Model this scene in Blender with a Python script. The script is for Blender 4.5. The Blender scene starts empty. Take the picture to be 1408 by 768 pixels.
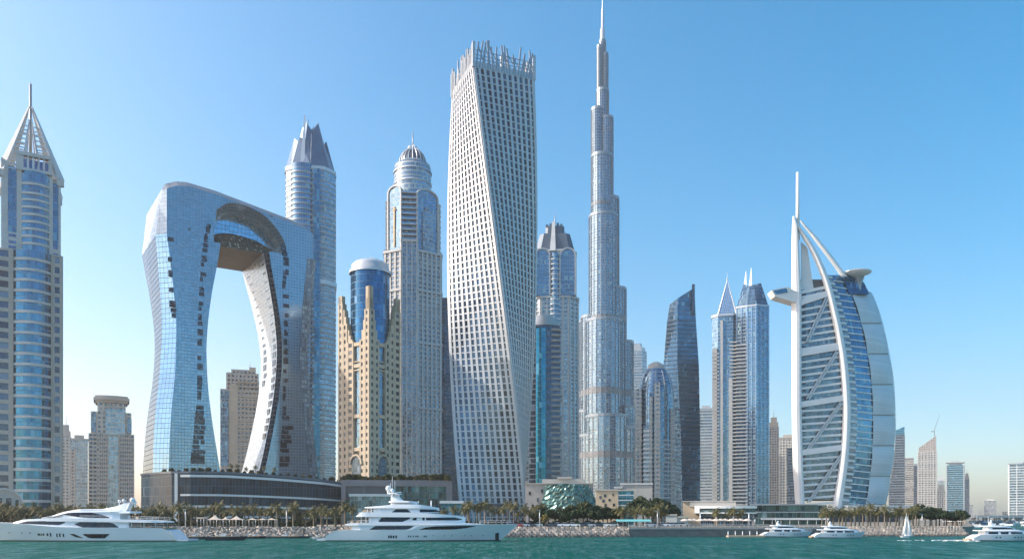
import bpy, math, random
from mathutils import Vector, Matrix
R = math.radians
random.seed(7)
sc = bpy.context.scene
COL = sc.collection

# ---------------------------------------------------------------- camera
F, CX, HY, H = 1150.0, 704.0, 711.0, 6.5      # focal length, principal column, horizon row (photo px), eye height (m)
GZ = 3.2                                      # level of the promenade and the land behind it
cam = bpy.data.objects.new('camera', bpy.data.cameras.new('camera'))
COL.objects.link(cam)
cam.location = (0, 0, H)
cam.rotation_euler = (R(90), 0, 0)
cam.data.sensor_width = 36
cam.data.lens = 36 * F / 1408
cam.data.shift_y = (HY - 384) / 1408
cam.data.clip_start = 1
cam.data.clip_end = 40000
sc.camera = cam

HAZE = 0.00012                                # air: extinction per metre
# ---------------------------------------------------------------- light
SUN_AZ, SUN_EL = -92.5, 35.0                 # degrees from +Y towards +X, and above the horizon
w = bpy.data.worlds.new('World'); sc.world = w; w.use_nodes = True
wn = w.node_tree.nodes; wl = w.node_tree.links
sky = wn.new('ShaderNodeTexSky'); sky.sky_type = 'NISHITA'; sky.sun_disc = False
sky.sun_elevation = R(SUN_EL); sky.sun_rotation = R(SUN_AZ % 360)
sky.altitude = 0; sky.air_density = 0.8; sky.dust_density = 1.9; sky.ozone_density = 0.0
hs = wn.new('ShaderNodeHueSaturation'); hs.inputs['Saturation'].default_value = 1.62; hs.inputs['Hue'].default_value = 0.482
gm = wn.new('ShaderNodeGamma'); gm.inputs['Gamma'].default_value = 1.03
wl.new(sky.outputs[0], hs.inputs['Color']); wl.new(hs.outputs[0], gm.inputs[0]); wl.new(gm.outputs[0], wn['Background'].inputs[0])
wn['Background'].inputs[1].default_value = 0.122
sun = bpy.data.objects.new('sun', bpy.data.lights.new('sun', 'SUN')); COL.objects.link(sun)
sun.data.energy = 2.7; sun.data.angle = R(0.5); sun.data.color = (1.0, 0.93, 0.83)
sd = Vector((math.sin(R(SUN_AZ)) * math.cos(R(SUN_EL)), math.cos(R(SUN_AZ)) * math.cos(R(SUN_EL)), math.sin(R(SUN_EL))))
sun.rotation_euler = sd.to_track_quat('Z', 'Y').to_euler()
vs = sc.view_settings
vs.view_transform = 'Standard'; vs.look = 'None'; vs.exposure = 1.22; vs.gamma = 1; vs.use_curve_mapping = False
sc.cycles.use_denoising = True
sc.cycles.max_bounces = 6; sc.cycles.diffuse_bounces = 2; sc.cycles.glossy_bounces = 3; sc.cycles.volume_bounces = 2
sc.cycles.transparent_max_bounces = 8
sc.cycles.caustics_reflective = False

# ---------------------------------------------------------------- pixel <-> place
def W(px, py, Y):
    return Vector(((px - CX) / F * Y, Y, H - (py - HY) * Y / F))
def lerp(a, b, t): return a + (b - a) * t
def pl(pts, x):
    """piecewise linear y(x) through pts sorted by x"""
    if x <= pts[0][0]: return pts[0][1]
    for (x0, y0), (x1, y1) in zip(pts, pts[1:]):
        if x <= x1: return lerp(y0, y1, (x - x0) / (x1 - x0)) if x1 > x0 else y1
    return pts[-1][1]
def smooth(pts, x):
    """monotone-ish Catmull-Rom through pts sorted by x"""
    n = len(pts)
    if x <= pts[0][0]: return pts[0][1]
    if x >= pts[-1][0]: return pts[-1][1]
    for i in range(n - 1):
        x0, y0 = pts[i]; x1, y1 = pts[i + 1]
        if x <= x1:
            h = x1 - x0; t = (x - x0) / h
            m0 = (y1 - pts[i - 1][1]) / (x1 - pts[i - 1][0]) if i > 0 else (y1 - y0) / h
            m1 = (pts[i + 2][1] - y0) / (pts[i + 2][0] - x0) if i < n - 2 else (y1 - y0) / h
            t2, t3 = t * t, t * t * t
            return (2*t3-3*t2+1)*y0 + (t3-2*t2+t)*h*m0 + (-2*t3+3*t2)*y1 + (t3-t2)*h*m1

# ---------------------------------------------------------------- materials
class NT:
    def __init__(s, name):
        s.m = bpy.data.materials.new(name); s.m.use_nodes = True
        s.t = s.m.node_tree; s.b = s.t.nodes['Principled BSDF']
    def n(s, typ, **kw):
        x = s.t.nodes.new(typ)
        for k, v in kw.items(): setattr(x, k, v)
        return x
    def put(s, v, sock):
        if isinstance(v, bpy.types.NodeSocket): s.t.links.new(v, sock)
        else: sock.default_value = v
    def math(s, op, a, b=0.0, c=0.0):
        x = s.n('ShaderNodeMath', operation=op)
        s.put(a, x.inputs[0]); s.put(b, x.inputs[1]); s.put(c, x.inputs[2])
        return x.outputs[0]
    def vmath(s, op, a, b):
        x = s.n('ShaderNodeVectorMath', operation=op)
        s.put(a, x.inputs[0]); s.put(b, x.inputs[1]); return x.outputs[0]
    def mix(s, fac, a, b):
        x = s.n('ShaderNodeMix', data_type='RGBA')
        s.put(fac, x.inputs[0])
        for v, k in ((a, 6), (b, 7)):
            s.put(v if isinstance(v, bpy.types.NodeSocket) else (*v[:3], 1), x.inputs[k])
        return x.outputs[2]
    def set(s, **kw):
        for k, v in kw.items():
            k = k.replace('_', ' ')
            if k == 'Base Color' and not isinstance(v, bpy.types.NodeSocket): v = (*v[:3], 1)
            s.put(v, s.b.inputs[k])
    def noise(s, scale, detail=3, vec=None, rough=.5):
        x = s.n('ShaderNodeTexNoise'); x.inputs['Scale'].default_value = scale; x.inputs['Detail'].default_value = detail
        x.inputs['Roughness'].default_value = rough
        if vec is None: vec = s.n('ShaderNodeTexCoord').outputs['Object']
        s.t.links.new(vec, x.inputs['Vector']); return x.outputs['Fac']

def sc3(c, k): return tuple(min(1, x * k) for x in c)

def solid(name, col, rough=.6, metal=0.0, var=.12, scale=.15, spec=.5):
    t = NT(name)
    f = t.noise(scale, 5)
    f2 = t.math('MULTIPLY_ADD', f, 1.6, -.3)
    t.set(Base_Color=t.mix(f2, sc3(col, 1 - var), sc3(col, 1 + var)), Roughness=rough, Metallic=metal, Specular_IOR_Level=spec)
    return t.m

def facade(name, glass, frame, fh=3.7, bw=1.6, sp=.22, mu=.08, var=.45, metal=.75, rough=.10, blind=.06, tilt=.035, big=0, frough=.55, fmetal=0.0, bcol=None, sp_col=None, spec=.5):
    """a wall of panes: fh x bw metre cells, each pane with its own tint and a slightly different set, frames and spandrels between"""
    if bcol is None: bcol = tuple(min(.5, c * 1.5 + .07) for c in glass)
    t = NT(name)
    uv = t.n('ShaderNodeUVMap').outputs[0]
    sx = t.n('ShaderNodeSeparateXYZ'); t.t.links.new(uv, sx.inputs[0])
    u = t.math('DIVIDE', sx.outputs[0], bw); v = t.math('DIVIDE', sx.outputs[1], fh)
    fu, fv = t.math('FRACT', u), t.math('FRACT', v)
    mm = t.math('LESS_THAN', fu, mu); ms = t.math('LESS_THAN', fv, sp)
    fr = t.math('MAXIMUM', mm, ms)
    cell = t.n('ShaderNodeCombineXYZ'); t.put(t.math('FLOOR', u), cell.inputs[0]); t.put(t.math('FLOOR', v), cell.inputs[1])
    wn_ = t.n('ShaderNodeTexWhiteNoise', noise_dimensions='3D'); t.t.links.new(cell.outputs[0], wn_.inputs[0])
    rnd, rcol = wn_.outputs['Value'], wn_.outputs['Color']
    tc = t.n('ShaderNodeTexCoord').outputs['Object']
    cl = t.noise(.035, 3, tc, .6)                       # patches of floors fitted out differently
    k = t.math('MULTIPLY_ADD', rnd, .6, t.math('MULTIPLY_ADD', cl, 1.2, -.45))
    g = t.mix(k, sc3(glass, 1 - var), sc3(glass, 1 + var))
    g = t.mix(t.math('GREATER_THAN', rnd, 1 - blind), g, bcol)
    isblind = t.math('GREATER_THAN', rnd, 1 - blind)
    frn = t.math('MULTIPLY_ADD', t.noise(.2, 4, tc), .5, -.25)
    fcol = t.mix(t.math('ADD', .5, frn), sc3(frame, .8), sc3(frame, 1.2))
    if sp_col: fcol = t.mix(t.math('MULTIPLY', ms, t.math('SUBTRACT', 1.0, mm)), fcol, sp_col)
    base = t.mix(fr, g, fcol)
    nb = t.math('MAXIMUM', fr, isblind)
    rg = t.math('MULTIPLY_ADD', fr, frough - rough, t.math('MULTIPLY_ADD', rnd, .06, rough))
    mt = t.math('MULTIPLY_ADD', fr, fmetal - metal, metal)
    mt = t.math('MULTIPLY', mt, t.math('MULTIPLY_ADD', isblind, -.6, 1.0))
    geo = t.n('ShaderNodeNewGeometry')
    off = t.vmath('SUBTRACT', rcol, (.5, .5, .5))
    off2 = t.n('ShaderNodeVectorMath', operation='SCALE'); t.t.links.new(off, off2.inputs[0]); off2.inputs[3].default_value = tilt
    nn = t.vmath('NORMALIZE', t.vmath('ADD', geo.outputs['Normal'], off2.outputs[0]), (0, 0, 0))
    t.set(Base_Color=base, Roughness=rg, Metallic=mt, Normal=nn, Specular_IOR_Level=spec)
    return t.m

# ---------------------------------------------------------------- mesh building
class MB:
    def __init__(s): s.v, s.f, s.uv, s.mi, s.cur, s.sm = [], [], [], [], 0, []
    def face(s, pts, uv=None, sm=False):
        i = len(s.v); s.v += [tuple(p) for p in pts]
        s.f.append(tuple(range(i, i + len(pts)))); s.uv.append(uv); s.mi.append(s.cur); s.sm.append(sm)
    def box(s, x0, x1, y0, y1, z0, z1):
        a, b, c, d = (x0, y0), (x1, y0), (x1, y1), (x0, y1)
        s.prism([a, b, c, d], z0, z1)
    def prism(s, poly, z0, z1, cap=True, bot=False, u0=0, sm=False):
        s.loft([(poly, z0), (poly, z1)], cap, bot, u0, sm)
    def loft(s, rings, cap=True, bot=False, u0=0, sm=False, closed=True):
        """rings of (ccw 2d polygon, z) - z a number or a list; walls get u along the wall and v up it, in metres"""
        P = []
        for poly, z in rings:
            P.append([(p[0], p[1], z if not hasattr(z, '__len__') else z[i]) for i, p in enumerate(poly)])
        n = len(P[0])
        us = [u0]
        for i in range(n):
            a, b = P[0][i], P[0][(i + 1) % n]
            us.append(us[-1] + max(.001, math.hypot(b[0] - a[0], b[1] - a[1])))
        base = len(s.v)
        if sm:
            for ring in P: s.v += ring
        for k in range(len(P) - 1):
            for i in range(n if closed else n - 1):
                j = (i + 1) % n
                a, b, c, d = P[k][i], P[k][j], P[k + 1][j], P[k + 1][i]
                uv = [(us[i], a[2]), (us[i + 1], b[2]), (us[i + 1], c[2]), (us[i], d[2])]
                if sm:
                    s.f.append((base + k * n + i, base + k * n + j, base + (k + 1) * n + j, base + (k + 1) * n + i))
                    s.uv.append(uv); s.mi.append(s.cur); s.sm.append(True)
                else: s.face([a, b, c, d], uv)
        if cap: s.face(P[-1])
        if bot: s.face(P[0][::-1])
    def ringprism(s, outer, inner, z0, z1):
        """a closed ring (ccw outer, inner of the same count)"""
        n = len(outer)
        for i in range(n):
            j = (i + 1) % n
            a, b, c, d = outer[i], outer[j], inner[j], inner[i]
            s.face([(*a, z0), (*b, z0), (*b, z1), (*a, z1)])
            s.face([(*a, z1), (*b, z1), (*c, z1), (*d, z1)])
            s.face([(*d, z0), (*c, z0), (*b, z0), (*a, z0)])
            s.face([(*c, z0), (*d, z0), (*d, z1), (*c, z1)])
    def tube(s, p0, p1, r0, r1=None, n=8, cap=True):
        if r1 is None: r1 = r0
        p0, p1 = Vector(p0), Vector(p1); d = (p1 - p0)
        if d.length < 1e-6: return
        q = d.to_track_quat('Z', 'Y')
        i = len(s.v)
        for p, r in ((p0, r0), (p1, r1)):
            for k in range(n):
                a = 2 * math.pi * k / n
                s.v.append(tuple(p + q @ Vector((math.cos(a) * r, math.sin(a) * r, 0))))
        for k in range(n):
            j = (k + 1) % n
            s.f.append((i + k, i + j, i + n + j, i + n + k)); s.uv.append(None); s.mi.append(s.cur); s.sm.append(n > 5)
        if cap:
            s.f.append(tuple(range(i + n, i + 2 * n))); s.uv.append(None); s.mi.append(s.cur); s.sm.append(False)
            s.f.append(tuple(range(i + n - 1, i - 1, -1))); s.uv.append(None); s.mi.append(s.cur); s.sm.append(False)
    def path(s, pts, r, n=6):
        for a, b in zip(pts, pts[1:]): s.tube(a, b, r, r, n)
    def bar(s, p0, p1, w0, h0, w1=None, h1=None, up=(0, 0, 1)):
        """rectangular bar from p0 to p1, w across, h along up"""
        w1 = w0 if w1 is None else w1; h1 = h0 if h1 is None else h1
        p0, p1 = Vector(p0), Vector(p1); d = (p1 - p0).normalized()
        x = d.cross(Vector(up))
        if x.length < 1e-4: x = d.cross(Vector((0, 1, 0)))
        x.normalize(); y = x.cross(d).normalized()
        A = [p0 + x * a * w0 / 2 + y * b * h0 / 2 for a, b in ((-1, -1), (1, -1), (1, 1), (-1, 1))]
        B_ = [p1 + x * a * w1 / 2 + y * b * h1 / 2 for a, b in ((-1, -1), (1, -1), (1, 1), (-1, 1))]
        for i in range(4):
            j = (i + 1) % 4; s.face([A[i], A[j], B_[j], B_[i]])
        s.face(A[::-1]); s.face(B_)
    def lathe(s, prof, c=(0, 0), n=32, cap=False, sx=1, sy=1):
        """prof: (radius, z) from the bottom up"""
        rings = [([(c[0] + math.cos(2 * math.pi * k / n) * max(r, .001) * sx, c[1] + math.sin(2 * math.pi * k / n) * max(r, .001) * sy) for k in range(n)], z) for r, z in prof]
        s.loft(rings, cap=cap, sm=True)
    def ball(s, c, r, n=12, sz=1):
        prof = [(r * math.cos(a), c[2] + r * sz * math.sin(a)) for a in [R(-90 + 180 * i / 8) for i in range(9)]]
        s.lathe(prof, (c[0], c[1]), n)
    def rings3(s, rings, cap0=True, cap1=True, sm=False):
        """rings of 3d points with the same count, joined in order"""
        n = len(rings[0]); base = len(s.v)
        if sm:
            for r in rings: s.v += [tuple(p) for p in r]
        for k in range(len(rings) - 1):
            for i in range(n):
                j = (i + 1) % n
                if sm:
                    s.f.append((base + k*n + i, base + k*n + j, base + (k+1)*n + j, base + (k+1)*n + i))
                    s.uv.append(None); s.mi.append(s.cur); s.sm.append(True)
                else: s.face([rings[k][i], rings[k][j], rings[k + 1][j], rings[k + 1][i]])
        if cap0: s.face(rings[0][::-1])
        if cap1: s.face(rings[-1])
    def cut(s):
        """the next faces belong to another piece (see parts)"""
        s.cuts = getattr(s, 'cuts', []); s.cuts.append((len(s.v), len(s.f)))
    def parts(s, name, mats, parent):
        """each piece between cuts as a part of its own"""
        c = [(0, 0)] + getattr(s, 'cuts', []) + [(len(s.v), len(s.f))]; out = []
        for (v0, f0), (v1, f1) in zip(c, c[1:]):
            if f1 == f0: continue
            m = MB(); m.v = s.v[v0:v1]; m.f = [tuple(i - v0 for i in f) for f in s.f[f0:f1]]; m.uv, m.mi, m.sm = s.uv[f0:f1], s.mi[f0:f1], s.sm[f0:f1]
            out.append(m.build(name, mats, parent))
        return out
    def build(s, name, mats, parent=None, loc=None, fix=False):
        me = bpy.data.meshes.new(name)
        me.from_pydata(s.v, [], s.f)
        ml = mats if isinstance(mats, (list, tuple)) else [mats]
        for m in ml: me.materials.append(m)
        me.polygons.foreach_set('material_index', s.mi)
        me.polygons.foreach_set('use_smooth', s.sm)
        uvl = me.uv_layers.new(name='UVMap')
        data = [0.0] * (2 * len(me.loops))
        for p, uv in zip(me.polygons, s.uv):
            if uv is None:
                nx, ny, nz = p.normal
                h = math.hypot(nx, ny)
                for li in p.loop_indices:
                    x, y, z = s.v[me.loops[li].vertex_index]
                    if abs(nz) > .75 or h < 1e-6: data[2*li], data[2*li+1] = x, y
                    else: data[2*li], data[2*li+1] = (-ny * x + nx * y) / h, z
            else:
                for li, q in zip(p.loop_indices, uv): data[2*li], data[2*li+1] = q
        uvl.data.foreach_set('uv', data)
        me.update()
        o = bpy.data.objects.new(name, me); COL.objects.link(o)
        if parent is not None: o.parent = parent
        if loc is not None: o.location = loc
        return o

def tag(o, label, cat, group=None, kind=None):
    o['label'] = label; o['category'] = cat
    if group: o['group'] = group
    if kind: o['kind'] = kind
    return o
def thing(name, label, cat, loc, rz=0, group=None):
    o = bpy.data.objects.new(name, None); COL.objects.link(o)
    o.location = loc; o.rotation_euler = (0, 0, rz); o.empty_display_size = .5
    return tag(o, label, cat, group)
def struct(o, kind='structure'):
    o['kind'] = kind; return o
def dup(root, loc, rz=0, label=None, group=None, scale=None):
    """a copy of a thing with copies of its parts and sub-parts"""
    r = root.copy(); COL.objects.link(r); r.location = loc; r.rotation_euler = (0, 0, rz)
    if scale: r.scale = scale if hasattr(scale, '__len__') else (scale,) * 3
    if label: r['label'] = label
    if group: r['group'] = group
    for ch in list(root.children):
        c = ch.copy(); COL.objects.link(c); c.parent = r
        for g in list(ch.children):
            d = g.copy(); COL.objects.link(d); d.parent = c
    return r

class Bld:
    """a building: an Empty at its base, turned to face the eye (plus yaw), and scales that turn photo pixels at its distance into metres"""
    def __init__(s, name, label, px, Y, yaw=0, group=None, cat='tower', gz=GZ):
        th = math.atan2(px - CX, F)
        s.px, s.Y, s.gz = px, Y, gz
        s.kx, s.kz = Y / F * math.cos(th), Y / F
        s.o = thing(name, label, cat, ((px - CX) / F * Y, Y, gz), -th + R(yaw), group)
    def x(s, px): return (px - s.px) * s.kx
    def z(s, py, d=0): return H - (py - HY) * (s.Y + d) / F - s.gz
    def add(s, mb, name, mats, parent=None): return mb.build(name, mats, parent or s.o) if not getattr(mb, 'cuts', None) else mb.parts(name, mats, parent or s.o)

def rect(x0, x1, y0, y1): return [(x0, y0), (x1, y0), (x1, y1), (x0, y1)]
def cham(x0, x1, y0, y1, c): return [(x0 + c, y0), (x1 - c, y0), (x1, y0 + c), (x1, y1 - c), (x1 - c, y1), (x0 + c, y1), (x0, y1 - c), (x0, y0 + c)]
def ell(cx, cy, rx, ry, n=32, a0=0): return [(cx + rx * math.cos(R(a0) + 2 * math.pi * i / n), cy + ry * math.sin(R(a0) + 2 * math.pi * i / n)) for i in range(n)]
def bow(x0, x1, y0, bulge, back, n=12):
    """ccw plan: a front curving towards -y between x0 and x1, straight back at y=back"""
    pts = []
    for i in range(n + 1):
        t = i / n
        pts.append((lerp(x0, x1, t), y0 - bulge * math.sin(math.pi * t)))
    return pts + [(x1, back), (x0, back)]
def offset(poly, d):
    n = len(poly); out = []
    for i in range(n):
        p, a, b = Vector(poly[i]), Vector(poly[i - 1]), Vector(poly[(i + 1) % n])
        e0, e1 = (p - a).normalized(), (b - p).normalized()
        n0, n1 = Vector((e0.y, -e0.x)), Vector((e1.y, -e1.x))
        m = (n0 + n1)
        if m.length < 1e-6: m = n0
        m.normalize()
        k = min(3.0, 1 / max(.3, m.dot(n0)))
        out.append(tuple(p + m * d * k))
    return out
def bands(mb, poly, z0, z1, step, th, out):
    o = offset(poly, out); z = z0
    while z + th <= z1 + .01:
        mb.prism(o, z, z + th, cap=True, bot=True); z += step
def piers(mb, poly, spacing, w_, out, z0, z1, edges=None):
    n = len(poly)
    for i in range(n):
        if edges is not None and i not in edges: continue
        a, b = Vector(poly[i]), Vector(poly[(i + 1) % n]); d = b - a; L = d.length
        if L < w_ * 1.5: continue
        d.normalize(); nn = Vector((d.y, -d.x)); k = max(1, round(L / spacing))
        for j in range(k + 1):
            c = a + d * (w_ / 2 + (L - w_) * j / k)
            q = [c - d * w_ / 2 + nn * out, c + d * w_ / 2 + nn * out, c + d * w_ / 2 - nn * .05, c - d * w_ / 2 - nn * .05]
            mb.prism([tuple(p) for p in q], z0, z1)
def gridface(fr, wins, P, U, L, z0, z1, nb, nf, pw, bh, dep):
    """a stone grid of piers and bands standing dep proud of the plane through P along U, and the window openings (as quads) behind it"""
    P, U = Vector(P), Vector(U).normalized(); N = Vector((U.y, -U.x))
    def q(t0, t1, d0, d1): return [tuple(P + U * t0 + N * d1), tuple(P + U * t1 + N * d1), tuple(P + U * t1 + N * d0), tuple(P + U * t0 + N * d0)]
    for j in range(nb + 1):
        t = (L - pw) * j / nb
        fr.prism(q(t, t + pw, -.02, dep), z0, z1)
    fh = (z1 - z0) / nf
    for k in range(nf + 1):
        z = z0 + fh * k
        fr.prism(q(.03, L - .03, -.02, dep - .12), max(z0, z - bh / 2), min(z1 - .01, z + bh / 2), bot=True)
    if wins is not None:
        for k in range(nf):
            for j in range(nb):
                t0 = pw + (L - pw) * j / nb; t1 = (L - pw) * (j + 1) / nb
                za, zb = z0 + fh * k + bh / 2, z0 + fh * (k + 1) - bh / 2
                a, b = P + U * t0 + N * .04, P + U * t1 + N * .04
                wins.append(([(a.x, a.y, za), (b.x, b.y, za), (b.x, b.y, zb), (a.x, a.y, zb)], (j + .5, k + .5)))
def put_windows(b, wins, mat, name='window', limit=100):
    """the first hundred openings as windows of their own, the rest as one part"""
    def add(mb, q, c):
        r = random.random() * 50
        mb.face(q, [(c[0] + r, c[1])] * 4)
    for q, c in wins[:limit]:
        mb = MB(); add(mb, q, c); mb.build(name, mat, b.o)
    if len(wins) > limit:
        mb = MB()
        for q, c in wins[limit:]: add(mb, q, c)
        mb.build('glazing', mat, b.o)['kind'] = 'stuff'
# ---------------------------------------------------------------- shared materials
M = {}
M['stone_warm'] = solid('stone_warm', (.46, .43, .385), .85)
M['stone_sand'] = solid('stone_sand', (.56, .455, .335), .85, var=.12)
M['stone_grey'] = solid('stone_grey', (.36, .34, .32), .8)
M['stone_pale'] = solid('stone_pale', (.55, .55, .54), .8)
M['concrete_dark'] = solid('concrete_dark', (.11, .115, .12), .7)
M['white'] = solid('white_panel', (.78, .78, .76), .45, var=.04)
M['white_metal'] = solid('white_metal', (.58, .60, .62), .35, .35, var=.05)
M['grey_metal'] = solid('grey_metal', (.34, .36, .39), .4, .6)
M['pale_trim'] = solid('pale_trim', (.40, .43, .46), .5, .2, var=.08)
M['burj_trim'] = solid('burj_trim', (.24, .29, .335), .4, .4, var=.1)
M['dark_metal'] = solid('dark_metal', (.10, .13, .17), .35, .6)
M['blue_metal'] = solid('blue_metal', (.16, .22, .30), .35, .55, var=.2)
M['beige_panel'] = solid('beige_panel', (.50, .42, .33), .8)
M['pane_blue'] = facade('pane_blue', (.05, .15, .27), (.1, .1, .1), 1, 1, 0, 0, var=.5)
M['pane_dark'] = facade('pane_dark', (.035, .05, .07), (.1, .1, .1), 1, 1, 0, 0, var=.6, blind=.12, metal=.5)
M['pane_grey'] = facade('pane_grey', (.06, .10, .15), (.1, .1, .1), 1, 1, 0, 0, var=.7, blind=.10)
M['glass_teal'] = facade('glass_teal', (.04, .19, .295), (.12, .29, .39), 3.9, 1.7, .10, .05, var=.35)
M['glass_blue'] = facade('glass_blue', (.13, .245, .355), (.30, .36, .41), 3.6, 1.6, .16, .09, var=.4)
M['glass_deep'] = facade('glass_deep', (.03, .13, .25), (.06, .17, .28), 3.6, 1.8, .10, .05, var=.4)
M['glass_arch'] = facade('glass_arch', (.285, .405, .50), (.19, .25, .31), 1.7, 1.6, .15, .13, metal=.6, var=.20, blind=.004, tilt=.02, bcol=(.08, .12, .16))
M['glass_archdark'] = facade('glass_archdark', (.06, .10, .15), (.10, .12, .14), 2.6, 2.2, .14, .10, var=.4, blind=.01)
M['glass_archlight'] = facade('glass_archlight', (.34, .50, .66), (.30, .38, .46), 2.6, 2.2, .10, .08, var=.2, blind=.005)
M['panel_arch'] = facade('panel_arch', (.56, .60, .63), (.36, .38, .40), 2.0, 2.6, .09, .06, var=.12, metal=.35, rough=.25, blind=0, tilt=.02)
M['glass_podium'] = facade('glass_podium', (.022, .045, .065), (.07, .095, .12), 4.4, 1.5, .05, .10, var=.6, blind=.04, metal=.05, rough=.2, spec=.2)
M['glass_dark'] = facade('glass_dark', (.045, .085, .14), (.12, .15, .18), 3.6, 1.6, .25, .10, var=.5)
M['glass_grey'] = facade('glass_grey', (.16, .225, .29), (.44, .45, .45), 3.5, 1.9, .28, .18, var=.5, blind=.1)
M['glass_pale'] = facade('glass_pale', (.22, .325, .40), (.48, .51, .52), 3.6, 1.7, .26, .14, var=.5, blind=.08)
M['glass_burj'] = facade('glass_burj', (.15, .25, .33), (.28, .33, .375), 3.9, 3.1, .22, .16, var=.45, blind=.07, fmetal=.5, frough=.35)
M['wall_beige'] = facade('wall_beige', (.11, .15, .19), (.54, .505, .45), 3.5, 3.4, .45, .45, var=.5, blind=.15)
M['wall_brown'] = facade('wall_brown', (.11, .14, .18), (.49, .42, .355), 3.5, 3.2, .42, .42, var=.5, blind=.15)
M['wall_grey'] = facade('wall_grey', (.10, .14, .19), (.44, .42, .39), 3.5, 3.0, .38, .36, var=.5, blind=.12)
M['wall_ribbon'] = facade('wall_ribbon', (.10, .17, .25), (.50, .50, .48), 3.6, 2.6, .42, .10, var=.5, blind=.12)
M['glass_museum'] = facade('glass_museum', (.06, .17, .16), (.16, .22, .21), 2.6, 2.2, .16, .14, var=.85, blind=.0, tilt=.05, metal=.3, rough=.22)
M['frieze'] = solid('soffit_brown', (.20, .15, .11), .6)

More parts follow.
